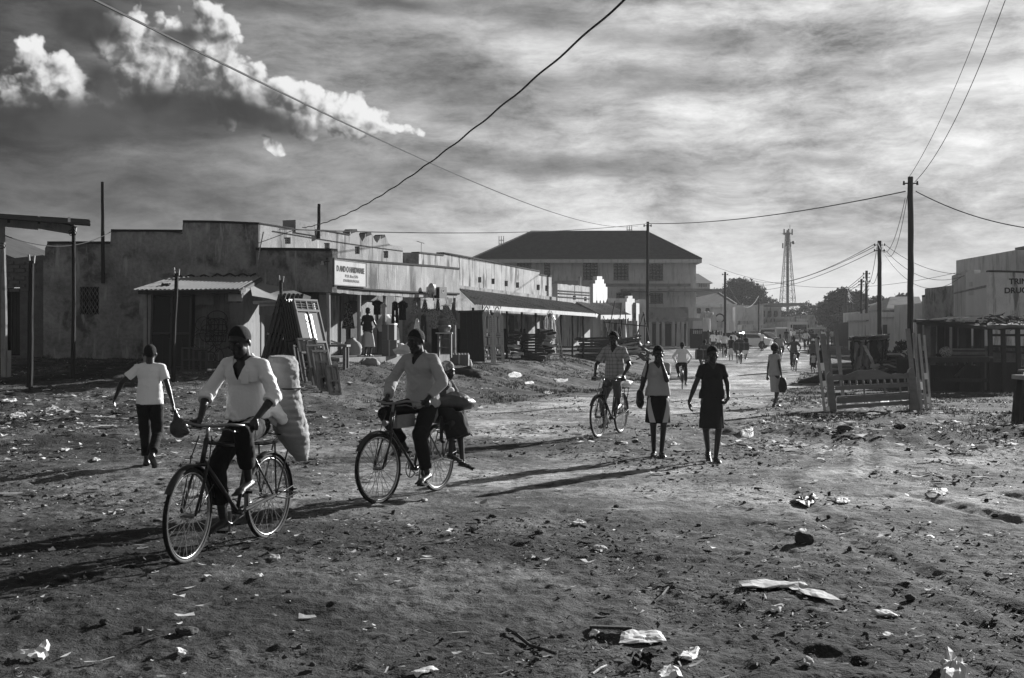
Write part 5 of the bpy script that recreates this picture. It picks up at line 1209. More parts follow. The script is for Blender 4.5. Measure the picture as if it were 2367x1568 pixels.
# ------------------------------------------------------------ right side: drug shop, houses
def right_side():
    h = thing('drug_shop', 'tall painted parapet shop with large dark lettering at the right edge', 'shop', GP(2300, 58)); Y = 56.
    # lit flank (facing right-behind) is out of view; the street flank recedes to the left
    wf = Wall((XW(2286, Y), Y), (XW(2460, Y-1.5), Y-1.5)); wf.n = Vector((0, 1))
    lp = wf.pxs((2286, 800), (2286, 628), (2340, 629), (2460, 634), (2460, 800)); mb = MB(); mb.poly([rag(lp, .015, .4, 2, 4.2)], wf.fn, .3); mb.build('front_wall', 'shopwall', h)
    capline(wf, wf.pxs((2286, 628), (2340, 629), (2460, 634)), .3, .06).build('wall_cap', 'mould_cap', h)
    ws = Wall((XW(2232, 62), 62), (XW(2286, Y), Y)); lp = ws.pxs((2232, 800), (2232, 630), (2252, 624), (2252, 634), (2286, 628), (2286, 800)); mb = MB(); mb.poly([lp], ws.fn, .3); mb.build('street_wall', 'shopwall_pale', h)
    ws2 = Wall((XW(2200, 66), 66), (XW(2232, 62), 62)); lp = ws2.pxs((2200, 800), (2200, 638), (2232, 626), (2232, 800)); mb = MB(); mb.poly([lp], ws2.fn, .3); mb.build('dark_wall', 'paint_grey', h)
    mb = MB(); mb.poly([[(ws2.p0.x, 66), (ws.p0.x, 62), (wf.p0.x, Y+.3), (wf.p1.x, Y+.3), (wf.p1.x, 70), (ws2.p0.x, 70)]], lambda x, y, t: Vector((x, y, 4.1+t)), .1); mb.build('roof', 'concrete', h)
    mb = MB(); mb.bx(wf.p1.x-1, wf.p1.x-.7, Y, 70, .2, 4.6); mb.build('end_wall', 'plaster_dark', h)
    a, z = wf.px(2332, 657); text_obj('TRINITY', 'lettering', 'sign_ink', h, wf, a, z, .36, -.01, .006, .012); a, z = wf.px(2321, 678); text_obj('DRUGSHOP', 'lettering', 'sign_ink', h, wf, a, z, .36, -.01, .006, .012)
    for y0, y1, x0, x1 in ((652, 663, 2241, 2248), (672, 683, 2240, 2250)):
        mb = MB(); ws.panel(mb, ws.rect(x0, x1, y0, y1), -.02, .02); mb.build('notice', 'paint_grey', h)
    h = thing('grey_tower_block', 'dark upper wall of a taller block cut by the right edge of the view', 'building', GP(2400, 74)); box_b(h, 2349, 2460, 578, 74, 10, 'paint_grey', ybot=800); faceq(h, 'roof_slab', 'concrete', 2346, 2465, 573, 578, 73.6, 11)
    h = thing('stained_shop', 'low stained shop with rounded dark parapet left of the drug shop', 'shop', GP(2165, 72)); w = Wall((XW(2135, 74), 74), (XW(2197, 69), 69)); w.n = Vector((0, 1)).normalized()
    lp = w.pxs((2135, 800), (2135, 686), (2142, 684), (2165, 682), (2180, 679), (2197, 678), (2197, 800)); mb = MB(); mb.poly([lp], w.fn, .3); mb.build('wall', 'plaster_mould', h); capline(w, w.pxs((2135, 686), (2165, 682), (2197, 678)), .3, .1).build('wall_cap', 'mould_cap', h)
    mb = MB(); w.panel(mb, w.rect(2152, 2168, 688, 692), -.02, .02); w.panel(mb, w.rect(2155, 2166, 695, 698), -.02, .02); w.panel(mb, w.rect(2158, 2163, 700, 707), -.02, .02); mb.build('sign', 'sign_ink_faint', h)
    mb = MB(); mb.bx(XW(2135, 74.3), XW(2200, 74.3), 74.4, 80, .2, 3.9); mb.build('rear_block', 'paint_grey', h)
    # white bungalow
    h = thing('white_bungalow', 'white single storey building with dark doors beyond the second pole', 'building', GP(2060, 96)); Y = 96
    box_b(h, 2034, 2105, 722, Y, 9, 'whitewash', ybot=815); faceq(h, 'roof_edge', 'concrete', 2030, 2112, 718, 722, Y-.8, 10); faceq(h, 'band', 'concrete', 2034, 2105, 734, 736, Y, .12)
    for x0, x1 in ((2041, 2050), (2070, 2093)): faceq(h, 'door', 'wood_dark', x0, x1, 751, 800, Y, .08)
    faceq(h, 'curtain', 'tarp', 2078, 2086, 755, 795, Y-.1, .04)
    h = thing('white_bungalow', 'small white house with a sloping roof further back by the trees', 'house', GP(2010, 120)); Y = 120
    box_b(h, 2000, 2033, 720, Y, 8, 'whitewash', ybot=805); faceq(h, 'roof_edge', 'concrete', 1997, 2036, 716, 720, Y-.6, 9)
    faceq(h, 'door', 'wood_dark', 2008, 2014, 745, 795, Y, .08); faceq(h, 'window', 'glass_dark', 2021, 2026, 730, 737, Y, .05)
    for nm, lab, px_, Y, x0, x1, ye, xr_, yr in (('roofed_house', 'house with pale metal roof right behind the tall near pole', 2090, 110, 2048, 2135, 716, 2110, 686), ('roofed_house', 'small house with a pitched roof and white fascia up the slope', 2075, 135, 2050, 2096, 702, 2072, 690)):
        h = thing(nm, lab, 'house', GP(px_, Y)); box_b(h, x0+3, x1-3, ye, Y, 7, 'whitewash', ybot=800)
        P = [W(x0, ye, Y-.5), W(x1, ye, Y-.5), W(x1, ye, Y-.5)+Vector((0, 8, 0)), W(x0, ye, Y-.5)+Vector((0, 8, 0)), W(x0+10, yr, Y+4), W(x1-10, yr, Y+4)]
        mb = MB(); mb.add(P, [(0, 1, 5, 4), (1, 2, 5), (2, 3, 4, 5), (3, 0, 4)]); mb.build('roof', 'tin', h); mb = MB(); mb.beam(P[0], P[1], .1, .25); mb.build('fascia', 'whitewash', h)
    h = thing('fence_hut', 'dark low plank hut between the far poles', 'hut', GP(1985, 105)); box_b(h, 1962, 2002, 745, 105, 5, 'wood_dark', ybot=800); faceq(h, 'roof_edge', 'tin', 1958, 1990, 742, 745, 104.6, 5.6); faceq(h, 'board', 'wood_grey', 1975, 1990, 752, 795, 105, .06)
mat('shopwall', .66, .9, .35, 1.3, 18, .3, 16, .8, .06, streak=True, light=.34); mat('shopwall_pale', .60, .9, .12, 1.3, 60, .5, 60)
right_side()
# ------------------------------------------------------------ poles and the wires between them
POLE_TOP = {}
def upole(key, label, x, ytop, Y, r=.13, arms=0, lean=0.):
    a = GP(x, Y)-Vector((0, 0, .4)); b = W(x+lean, ytop, Y); t = thing('utility_pole', label, 'pole', (a.x, a.y, a.z+.4), 'wooden utility poles'); rn = random.Random(int(x)); mb = MB(); n = 12
    mb.tube([a.lerp(b, k/n)+Vector((rn.uniform(-.015, .015), 0, 0)) for k in range(n+1)], r, 10, radii=[r*(1.12-.25*k/n)+rn.uniform(-.004, .006) for k in range(n+1)]); mb.build('shaft', 'pole_wood', t)
    POLE_TOP[key] = b
    for k in range(max(1, arms)):
        z = -.25-.32*k; mb = MB(); mb.tube([b+Vector((-r*2.2, 0, z)), b+Vector((r*2.2, 0, z))], .025, 5); mb.build('bracket', 'metal_dark', t)
        for sx_ in (-1, 1): mb = MB(); mb.cone(b+Vector((sx_*r*2.2, 0, z-.06)), b+Vector((sx_*r*2.2, 0, z+.09)), .05, .035, 7); mb.build('insulator', 'metal_dark', t)
    return b
upole('near', 'tallest and nearest wooden utility pole behind the bed frames', 2105, 409, 45, .115, 1)
upole('second', 'second utility pole down the right side, in front of the white bungalow', 2034, 557, 70, .13, 2, -1)
upole('left', 'utility pole on the left side standing before the large tiled building', 1497, 513, 75, .10, 1, 0)
upole('third', 'third utility pole on the right with two pairs of insulators', 2003, 626, 100, .12, 3)
upole('fourth', 'thin utility pole just left of the one with insulator pairs', 1991, 645, 112, .11, 2)
upole('farleft', 'thin dark pole rising between parked cars and the tile roofed house', 1676, 629, 118, .12, 1)
upole('f5', 'small distant pole in front of the balcony block', 1754, 680, 150, .10, 1)
upole('f6', 'distant pole among the dark trees, left of the crooked one', 1956, 672, 150, .14, 1)
upole('f7', 'crooked distant pole close to the dark trees', 1970, 684, 165, .13, 1)
upole('f8', 'pale grey distant post standing alone at the end of the far row', 1947, 708, 170, .12, 1)
def wire(label, a, b, sag, r=.012, n=24, coil=0., name='power_line'):
    a, b = Vector(a), Vector(b); mb = MB(); pts = []
    for k in range(n+1):
        t = k/n; p = a.lerp(b, t); p.z -= 4*sag*t*(1-t); pts.append(p)
    if coil:
        c2 = []; m = n*3
        for k in range(m+1):
            f = k/m*n; i = min(int(f), n-1); p = pts[i].lerp(pts[i+1], f-i); p.z += coil*sin(k*.9); c2.append(p)
        pts = c2
    mb.tube(pts, r, 5); o = mb.build(name, 'cable', loc=a); tag(o, label, 'cable', 'overhead power lines'); return o
nt = POLE_TOP['near']
wire('thick twisted cable dropping from top centre to the plaster hall parapet', W(1520, -70, 12), SA.fn(*SA.px(690, 527), -.15), .55, .014, 40, .01)
wire('thin cable crossing the sky from upper left towards the roof of the large building', W(120, -50, 17), W(1475, 523, 120), 1.2, .022, 40)
wire('long cable from the nearest pole past the left pole to the hardware parapet', nt+Vector((-.2, 0, -.55)), POLE_TOP['left']+Vector((.0, -.1, -.12)), .35, .022, 30)
wire('long cable continuing from the left pole to the gabled hall parapet', POLE_TOP['left']+Vector((0, -.1, -.12)), SA.fn(*SA.px(640, 530), -.1), .32, .020, 30)
wire('cable leaving the nearest pole towards the right edge', nt+Vector((.2, 0, -.55)), W(2480, 536, 38), .35, .018)
wire('thin line rising steeply from the nearest pole, left of the pair', nt+Vector((-.05, 0, 0)), W(2335, -130, 30), .5, .009)
wire('thin line rising steeply from the nearest pole, right of the pair', nt+Vector((.15, 0, -.2)), W(2370, -130, 30), .8, .011)
s2 = POLE_TOP['second']
wire('slack thin line joining nearest pole to the second one', nt+Vector((-.2, 0, -.8)), s2+Vector((-.1, 0, -.1)), 1.2, .012); wire('slack thin line joining nearest pole to the second one', nt+Vector((-.1, 0, -.6)), s2+Vector((.2, 0, -.1)), 1.5, .012)
fl_ = POLE_TOP['farleft']
for k, (dz, yy, sg) in enumerate(((-.2, 662, 2.2), (-.35, 668, 2.2), (-.6, 676, 2.6))): wire(('upper', 'middle', 'lower')[k]+' of three lines from the second pole to the far left houses', s2+Vector((-.3, 0, dz)), W(1740-k*30, yy-14, 160), sg*.5, .018)
for k, (x, y) in enumerate(((2262, 632), (2238, 634), (2222, 640))): wire(('upper', 'middle', 'lower')[k]+' of three lines from the second pole to the drug shop wall', s2+Vector((.3, 0, -.2-.3*k)), W(x, y, 62), .6+.3*k, .013)
wire('thin straight line passing behind the second pole to the right edge', W(1640, 611, 150), W(2420, 572, 90), 3.0, .018)
t3 = POLE_TOP['third']
for k in range(2): wire('one of two slack lines between second and third poles', s2+Vector((-.15+.3*k, 0, -.35)), t3+Vector((-.2+.4*k, 0, -.3)), 1.4, .018)
wire('pale slack cable from the far left pole to the pole before the balcony block', fl_+Vector((0, 0, -.4)), POLE_TOP['f5']+Vector((0, 0, -.2)), 2.2, .02)
for k in range(3): wire('one of three faint lines from the insulator pole into the distance', t3+Vector((-.2, 0, -.3-.3*k)), W(1830-20*k, 700+4*k, 200), 1.5, .025)
for k in range(3): wire('one of three lines between third pole and the distant tree pole', t3+Vector((.2, 0, -.9-.3*k)), POLE_TOP['f6']+Vector((.2, 0, -.3*k)), 1.2, .025)
wire('cable from the lean-to post to the plaster hall parapet', W(12, 545, 28.2), FA.fn(*FA.px(258, 536), -.05), .35, .012)
wire('cable looped along the top of the stepped plaster parapet', FA.fn(*FA.px(258, 536), -.05), FA.fn(*FA.px(423, 540), -.05), -.08, .012)
# loose white conduit on the hall corner
mb = MB(); mb.tube([W(609, 536, 37.5), W(600, 580, 37.5), W(597, 602, 37.5)], .02, 6); o = mb.build('conduit', 'metal_bright', loc=W(597, 602, 37.5)); tag(o, 'thin white conduit slanting down the corner of the hall', 'pipe')
# ------------------------------------------------------------ lattice mast
mat('mast_grey', .12, .6, .2)
def tower():
    Y = 300.; t = thing('lattice_tower', 'tall lattice telecom mast with antennas above the far roofs', 'tower', GP(1820, Y)); z0 = W(0, 780, Y).z; z1 = W(0, 538, Y).z; cx = XW(1820.5, Y)
    def wd(z): f = (z-z0)/(z1-z0); return (1-f)**1.15*1.95+.45
    mb = MB(); n = 15; zs = [z0+(z1-z0)*(1-(1-k/n)**1.15) for k in range(n+1)]
    L = [[Vector((cx+a*wd(z), Y+b*wd(z), z)) for a, b in ((-1, -1), (1, -1), (1, 1), (-1, 1))] for z in zs]
    for k in range(4): mb.tube([r_[k] for r_ in L], .08, 5)
    mb.build('leg_frame', 'mast_grey', t); mb = MB()
    for i in range(n):
        for k in range(4):
            a, b = L[i][k], L[i][(k+1) % 4]; c, d = L[i+1][k], L[i+1][(k+1) % 4]; mb.beam(a, d, .055); mb.beam(b, c, .055); mb.beam(c, d, .05)
    mb.build('bracing', 'mast_grey', t); mb = MB(); mb.bx(cx-.28, cx+.28, Y-.3, Y+.3, z0, z1); mb.build('cable_ladder', 'metal_dark', t)
    zt = W(0, 520, Y).z; mb = MB(); mb.tube([(cx, Y, z1), (cx, Y, z1+.6)], .3, 6); mb.tube([(cx+.6, Y, z1), (cx+.6, Y, zt)], .07, 5); mb.bx(cx-1.1, cx+1.1, Y-1, Y+1, z1-.3, z1-.15); mb.build('head_frame', 'metal_dark', t)
    for dx, dy, z, h_ in ((-1., -.6, z1+.1, 1.5), (1., -.6, z1+.1, 1.5), (0, -1, z1+.1, 1.5), (-1.2, 0, z1-3.3, 1.3), (.75, 0, z1-3, 1.3), (-.5, -.8, z1-2.8, 1.3), (.4, .8, z1-.2, 1.6)):
        mb = MB(); mb.box((cx+dx, Y+dy, z), (.3, .2, h_)); mb.build('antenna_panel', 'metal_dark', t)
    mb = MB(); mb.ell((cx+1.15, Y-1, W(0, 562, Y).z), (.42, .25, .42), 12, 8); mb.build('dish', 'metal_dark', t)
tower()
# ============================================================ trees: a trunk with limbs and a crown of separate leaf clumps
def tree(label, c, trunk_h, lobes, nleaf, ls, seed, m='leaf_far', name='tree', trunk_r=.3, group='trees beyond the street', palm=False):
    rn = np.random.RandomState(seed); t = thing(name, label, 'tree', c, group); c = Vector(c)
    mb = MB(); mb.tube([c-Vector((0, 0, .3)), c+Vector((.1, 0, trunk_h*.5)), c+Vector((0, 0, trunk_h))], 0, 7, radii=[trunk_r*1.2, trunk_r*.9, trunk_r*.7])
    for (x, y, z, rx, rz) in lobes[:7]: mb.tube([c+Vector((0, 0, trunk_h*.8)), c+Vector((x*.6, y*.6, trunk_h*.8+(z-trunk_h*.8)*.5)), c+Vector((x, y, z))], 0, 5, radii=[trunk_r*.55, trunk_r*.35, trunk_r*.12])
    mb.build('trunk', 'bark', t)
    V = []; tot = sum(l[3]**2*l[4] for l in lobes)
    for (x, y, z, rx, rz) in lobes:
        n = int(nleaf*rx*rx*rz/tot)+20
        # sub clumps inside the lobe
        k = max(5, n//26); d = rn.normal(size=(k, 3)); d /= np.linalg.norm(d, axis=1)[:, None]; rr = rn.uniform(.45, 1.0, k)**.5
        cc = d*rr[:, None]*np.array([rx, rx, rz])*.85+np.array([x, y, z]); idx = rn.randint(0, k, n); cs = rx*.22
        V.append(cc[idx]+rn.normal(size=(n, 3))*np.array([cs, cs, cs*.6]))
    P = np.concatenate(V)+np.array(c); N_ = len(P); a = rn.normal(size=(N_, 3)); b = rn.normal(size=(N_, 3)); b[:, 2] *= .5
    a /= np.linalg.norm(a, axis=1)[:, None]; b -= a*(a*b).sum(1)[:, None]; b /= np.linalg.norm(b, axis=1)[:, None]; s1 = rn.uniform(.6, 1.3, N_)[:, None]*ls
    q = np.stack([P-a*s1, P+b*s1*.55, P+a*s1, P-b*s1*.55], 1).reshape(-1, 3)-np.array(c); f = np.arange(N_*4).reshape(-1, 4)
    me = bpy.data.meshes.new('crown'); me.from_pydata(q.tolist(), [], f.tolist()); me.materials.append(M(m)); o = bpy.data.objects.new('crown', me); COL.objects.link(o); o.parent = t; return t
def lobes(rn, n, w, h0, h1, r0, r1, dome=True):
    out = []
    for k in range(n):
        x = rn.uniform(-w, w); e = (1-(abs(x)/w)**2)**.5 if dome else 1.; z = h0+(h1-h0)*rn.uniform(.25, 1)*max(.25, e); r = rn.uniform(r0, r1); out.append((x, rn.uniform(-w*.5, w*.5), z, r, r*.7))
    return out
def trees():
    rn = random.Random(4)
    g = GP(1700, 215); Y = 215; z = lambda y: 1.65-(y-784)/FPX*Y-g.z
    L = []
    for k, (x, y, r) in enumerate(((1680, 675, 2.0), (1694, 664, 2.4), (1710, 661, 2.6), (1727, 668, 2.4), (1741, 678, 2.2), (1752, 690, 2.0), (1662, 680, 1.7), (1700, 680, 2.6), (1720, 690, 2.6), (1672, 690, 2.2), (1688, 696, 2.4), (1740, 700, 2.2), (1768, 697, 1.7), (1781, 700, 1.4), (1758, 706, 1.9))): L.append(((x-1700)/FPX*Y, rn.uniform(-3, 3), z(y), r*.86, r*.6))
    tree('large dome shaped dark tree rising behind the tile roofed house', g, z(705), L, 15000, .20, 3, trunk_r=.5)
    # band of bush along the far end, individual crowns
    labs = ['dark round tree low in the gap left of the mast foot', 'small bushy tree right below the lattice mast', 'feathery tree just right of the mast foot', 'broad low tree above the long far row', 'ragged tree above the middle of the far row', 'pale bushy tree behind the far row parapet', 'rounded tree at the right end of the far row', 'leaning broad tree over the right part of the far row']
    xs = [(1793, 716, 703), (1838, 722, 706), (1862, 722, 699), (1884, 722, 701), (1905, 722, 698), (1925, 724, 701), (1812, 720, 709), (1944, 722, 692)]
    for k, (x, yb, yt) in enumerate(xs):
        Y = 235+5*(k % 3); g = GP(x, Y); zt = 1.65-(yt-784)/FPX*Y-g.z; rr = random.Random(20+k); wd = 1.9 if k in (0, 6) else 2.2
        tree(labs[k], g, zt*.6, lobes(rr, 11, wd*.85, zt*.45, zt-.5, .8, 1.4), 2600, .22, 30+k)
    # dark tall trees on the right behind the poles
    for k, (lab, x, yt, wd, Y, n) in enumerate((('dark wide tree crown left of the crooked pole', 1925, 697, 3., 190, 10), ('tall dark ragged tree behind the far poles', 1950, 668, 2.6, 180, 12), ('dark spiky tree between the crooked pole and the insulator pole', 1972, 678, 3., 185, 12),
                                                    ('loose palm like tree just right of the insulator pole', 2022, 680, 2.2, 170, 9), ('dark tree filling the gap left of the second pole', 1998, 700, 3., 175, 10), ('wide round tree right of the second pole', 2062, 676, 3.2, 175, 12), ('low dark tree beside the pale metal roof', 2100, 688, 2.2, 165, 9), ('mid height tree behind the third pole base', 2012, 712, 2.6, 180, 9), ('low bushy tree between far row and dark hut', 1960, 716, 2.4, 170, 10))):
        g = GP(x, Y); zt = 1.65-(yt-784)/FPX*Y-g.z; rr = random.Random(50+k); tree(lab, g, zt*.5, lobes(rr, n, wd, zt*.3, zt-.6, .9, 1.6, k != 1), 5200, .24, 60+k, m='leaf')
    # shrub by the second pole
    g = GP(2080, 66); tree('low leafy shrub at the foot of the white bungalow', g, .3, lobes(random.Random(5), 8, 1.1, .2, 1.5, .25, .45), 2600, .08, 91, m='leaf', name='shrub', trunk_r=.04, group='shrubs on the right verge')
    g = GP(2045, 62); tree('smaller shrub just right of the second pole', g, .2, lobes(random.Random(6), 5, .6, .1, 1.0, .2, .35), 1200, .07, 92, m='leaf', name='shrub', trunk_r=.04, group='shrubs on the right verge')
trees()
# ============================================================ right verge: beds for sale, stalls, shacks
def bed():
    Y = 27.4; A = GP(1905, Y); A.z -= .0; 
    def at(x, y, d=0.): return W(x, y, Y+d)
    t = thing('bed_headboard', 'large varnished wooden headboard with slatted gallery standing on the verge', 'headboard', GP(2005, Y), 'wooden bed parts for sale')
    w = Wall((XW(1916, Y), Y), (XW(2124, Y-.2), Y-.2)); w.n = Vector((0, 1))
    gzl, gzr = Gz(XW(1926, Y), Y)-.06, Gz(XW(2110, Y), Y)-.06
    def post(x0, x1, x0t, x1t, yt, name='post', cap=True):
        a0 = w.px(x0, 960); a1 = w.px(x1, 960); t0 = w.px(x0t, yt); t1 = w.px(x1t, yt); zz = gzl if x0 < 2000 else gzr; mb = MB(); lp = [(a0[0], zz), (a1[0], zz), t1, (t1[0]-.02, t1[1]+.07), ((t0[0]+t1[0])/2, t1[1]+.12), (t0[0]+.02, t0[1]+.07), t0]
        w.panel(mb, lp, -.05, .11); return mb.build(name, 'bed_wood', t)
    post(1917, 1933, 1910, 1925, 871); post(2104, 2123, 2098, 2114, 862)
    top = [(1925, 868)]+[(1925+k*(2100-1925)/18, 867-3.*k/18-(11*sin(pi*min(1, max(0, (k-3)/11.))) if 3 < k < 15 else 0)-1.2*sin(k*1.3)) for k in range(1, 18)]+[(2100, 861)]
    bot = [(2101, 875), (1926, 880)]
    mb = MB(); w.panel(mb, [w.px(*p) for p in top+bot], -.015, .04); mb.build('crest_rail', 'bed_wood', t)
    for (xa, ya, xb, yb, hh, nm) in ((1930, 898, 2103, 889, 10, 'middle_rail'), (1934, 918, 2106, 907, 3, 'ledge'), (1934, 927, 2106, 917, 13, 'lower_rail'), (1934, 942, 2107, 930, 9, 'bottom_rail')):
        mb = MB(); w.panel(mb, [w.px(xa, ya+hh/2), w.px(xb, yb+hh/2), w.px(xb, yb-hh/2), w.px(xa, ya-hh/2)], -.012 if nm != 'ledge' else -.05, .035 if nm != 'ledge' else .1); mb.build(nm, 'bed_wood', t)
    for k in range(10):
        x = 1948+k*16.; mb = MB(); a = w.px(x+1, 896-k*.8); b = w.px(x-1, 877-k*.5); mb.tube([w.fn(*b, .0), w.fn((a[0]+b[0])/2, (a[1]+b[1])/2, .0), w.fn(*a, .0)], 0, 7, radii=[.014, .026, .014]); mb.build('spindle', 'bed_wood', t)
    for x in (1998, 2046, 2082): mb = MB(); a = w.px(x, 918-(x-1930)*.06); b = w.px(x-1, 903-(x-1930)*.05); w.bar(mb, a, b, .03, .03, 0); mb.build('spindle', 'bed_wood', t)
    # leaning side rails with pale packing strips
    def rail(label, xb, yb, xt, yt, d, wd=.09, strips=(), m='bed_wood', w2=None):
        a = W(xb, yb, Y+d); a.z = min(a.z, Gz(a.x, a.y)+.02); b = W(xt, yt, Y+d+.25); t = thing('bed_rail', label, 'bed rail', a, 'wooden bed parts for sale'); mb = MB(); mb.beam(a, b, wd, .035, up=(0, 1, 0)); mb.build('board', m, t)
        for s0, s1 in strips:
            p = a.lerp(b, s0); q = a.lerp(b, s1); mb = MB(); off = Vector((wd*1.15, -.02, 0)); mb.beam(p+off, q+off, wd*1.5, .03, up=(0, 1, 0)); mb.build('packing', 'white_strip', t)
    rail('long pale bed rail leaning furthest left with white packing pieces', 1908, 962, 1886, 782, -.35, .055, ((.03, .12), (.38, .45), (.58, .68)), 'wood_pale')
    rail('tall reddish bed rail leaning behind the left headboard post', 1924, 955, 1901, 772, .15, .12, ((.40, .47),))
    rail('thin bed slat leaning just right of the left headboard post', 1932, 955, 1912, 779, .1, .045, ((.42, .50),), 'wood_grey')
    rail('bed rail leaning behind the headboard gallery', 1952, 940, 1932, 762, .5, .08, ())
    rail('short bed slat leaning low behind the gallery', 1950, 935, 1940, 800, .45, .05, ())
    rail('tall bed rail leaning on the right headboard post', 2118, 950, 2098, 760, .2, .10, ())
    rail('second tall bed rail just right of the right headboard post', 2130, 945, 2112, 770, .15, .06, ((.26, .36),), 'bed_wood')
    rail('narrow pale bed slat with two white pieces, left one of the last pair', 2142, 954, 2124, 772, -.3, .05, ((.12, .20), (.42, .50)), 'wood_pale')
    rail('narrow pale bed slat at the far right of the bed parts', 2152, 950, 2136, 775, -.1, .045, (), 'wood_pale')
    # small headboard behind, at the right
    t = thing('bed_footboard', 'lower wooden footboard end sticking out right of the headboard', 'footboard', GP(2135, Y+.4), 'wooden bed parts for sale'); w3 = Wall((XW(2112, Y+.4), Y+.4), (XW(2150, Y+.3), Y+.3)); w3.n = Vector((0, 1))
    mb = MB(); w3.panel(mb, w3.pxs((2114, 950), (2130, 950), (2130, 880), (2124, 872), (2114, 872)), 0, .08); mb.build('post', 'bed_wood', t)
    for y in (915, 928): mb = MB(); w3.panel(mb, w3.pxs((2128, y+8), (2150, y+7), (2150, y-3), (2128, y-3)), .01, .04); mb.build('rail', 'bed_wood', t)
bed()
def stall():
    Y = 41.; t = thing('market_stall', 'dark ramshackle timber stall with sagging board roof and long counter', 'stall', GP(2200, Y)); rn = random.Random(7)
    def P(x, y, d=0.): return W(x, y, Y+d)
    # roof: thick irregular slab of boards and sheets
    mb = MB()
    for k in range(26):
        x0 = rn.uniform(2108, 2230); L = rn.uniform(30, 75); y = 742+(x0-2108)*.05+rn.uniform(-4, 3); d = rn.uniform(-.6, 3.); a = P(x0, y, d); b = P(min(x0+L, 2285), y+L*.06+rn.uniform(-2, 3), d+rn.uniform(-.2, .2)); mb.beam(a, b, rn.uniform(.2, .5), .04)
    A = [P(2118, 742, -.5), P(2288, 755, -.5), P(2288, 748, 3.2), P(2118, 738, 3.2)]; mb.add(A+[p-Vector((0, 0, .12)) for p in A], [(0, 1, 2, 3), (7, 6, 5, 4), (0, 4, 5, 1), (1, 5, 6, 2), (2, 6, 7, 3), (3, 7, 4, 0)])
    mb.build('roof_boards', 'wood_dark', t)
    mb = MB()
    for x0, y0, x1, y1 in ((2190, 733, 2268, 731), (2205, 737, 2232, 745), (2218, 738, 2240, 735), (2226, 742, 2250, 742), (2150, 740, 2215, 733), (2190, 740, 2210, 733)): mb.beam(P(x0, y0, -.2), P(x1, y1, .1), .05)
    mb.tube([P(2270, 728, -.4), P(2273, 736, -.45), P(2270, 744, -.5), P(2264, 747, -.5)], .035, 6); mb.build('loose_sticks', 'wood_pale', t)
    for x in (2127, 2143, 2155, 2172, 2190, 2206, 2222, 2240, 2256, 2270):
        d = rn.choice((0, 1.4, 2.8)) if x not in (2143, 2270) else -.2; a = P(x, 880, d); a.z = Gz(a.x, a.y)-.1; b = P(x+rn.uniform(-2, 2), 748, d); mb = MB(); mb.beam(a, b, rn.uniform(.12, .2), .1, up=(0, 1, 0)); mb.build('post', ('wood_dark', 'wood_grey')[x % 2], t)
    mb = MB(); mb.beam(P(2136, 828, -.3), P(2286, 826, -.3), .7, .06); mb.build('counter', 'wood_grey', t); mb = MB(); mb.beam(P(2136, 833, -.65), P(2286, 832, -.65), .05, .18); mb.beam(P(2160, 878, -.3), P(2284, 880, -.3), .08, .12); mb.beam(P(2208, 872, -.4), P(2240, 840, -.4), .08, .1); mb.build('rail', 'wood_dark', t)
    mb = MB(); mb.bx(P(2140, 0).x, P(2280, 0).x, Y+3.1, Y+3.15, -.1, .95); mb.build('back_boards', 'wood_dark', t); mb = MB(); mb.bx(P(2140, 0).x, P(2280, 0).x, Y+.2, Y+.25, -.3, .75); mb.build('skirt', 'wood_dark', t)
    for k in range(5): x = 2150+k*27; mb = MB(); a = P(x, 826, 3.0); mb.box((a.x, Y+2.98, 1.6), (.10+.06*(k % 2), .05, 1.5)); mb.build('back_slat', 'wood_dark', t)
    o = thing('cabbage_bag', 'netted pale bundle sitting on the stall counter by its left posts', 'bag', P(2185, 826, -.2)); mb = MB(); mb.ell(P(2187, 815, -.2), (.24, .2, .2), 14, 9); mb.build('net', 'cloth_flower_pale', o); mb = MB(); mb.ell(P(2183, 821, -.1), (.3, .2, .12), 10, 6); mb.build('base_cloth', 'cloth_dark', o)
    for k, x in enumerate((2210, 2250)):
        o = thing('crate', ('left', 'right')[k]+' one of two dark wooden crates set on the stall counter', 'crate', P(x, 826, 0)); mb = MB(); a = P(x, 820, -.1); mb.box((a.x, a.y, a.z+.05), (.62, .4, .32)); mb.build('side', 'wood_grey', o)
        mb = MB()
        for q in (-.08, .08): mb.box((a.x, a.y-.21, a.z+.05+q), (.64, .02, .06))
        mb.build('slat', 'wood_dark', o)
    # collapsed brush roofed shack further right
    t = thing('brush_shack', 'open pole shack with a tangled brush roof at the right edge', 'shack', GP(2340, Y)); mb = MB()
    for k in range(260):
        x = rn.uniform(2280, 2440); y = 745+rn.uniform(-12, 16)-abs(x-2330)*.03; d = rn.uniform(-.5, 3); a = P(x, y, d); b = a+Vector((rn.uniform(-.5, .5), rn.uniform(-.3, .3), rn.uniform(-.14, .14))); mb.beam(a, b, rn.uniform(.015, .05))
    A = [P(2282, 752, -.4), P(2450, 752, -.4), P(2450, 742, 3.2), P(2282, 742, 3.2)]; mb.add(A+[p-Vector((0, 0, .15)) for p in A], [(0, 1, 2, 3), (7, 6, 5, 4), (0, 4, 5, 1), (1, 5, 6, 2), (2, 6, 7, 3), (3, 7, 4, 0)]); mb.build('brush_roof', 'wood_dark', t)
    mb = MB()
    for k in range(16): x = rn.uniform(2310, 2430); a = P(x, 740+rn.uniform(-8, 8), -.5); mb.beam(a, a+Vector((rn.uniform(-.4, .4), 0, rn.uniform(-.2, .3))), .03)
    mb.build('pale_twigs', 'wood_pale', t); mb = MB(); rr = [P(2282+k*17, 756+2.5*sin(k*1.4), -.55) for k in range(10)]; mb.tube(rr, .05, 6); mb.build('edge_pole', 'wood_grey', t)
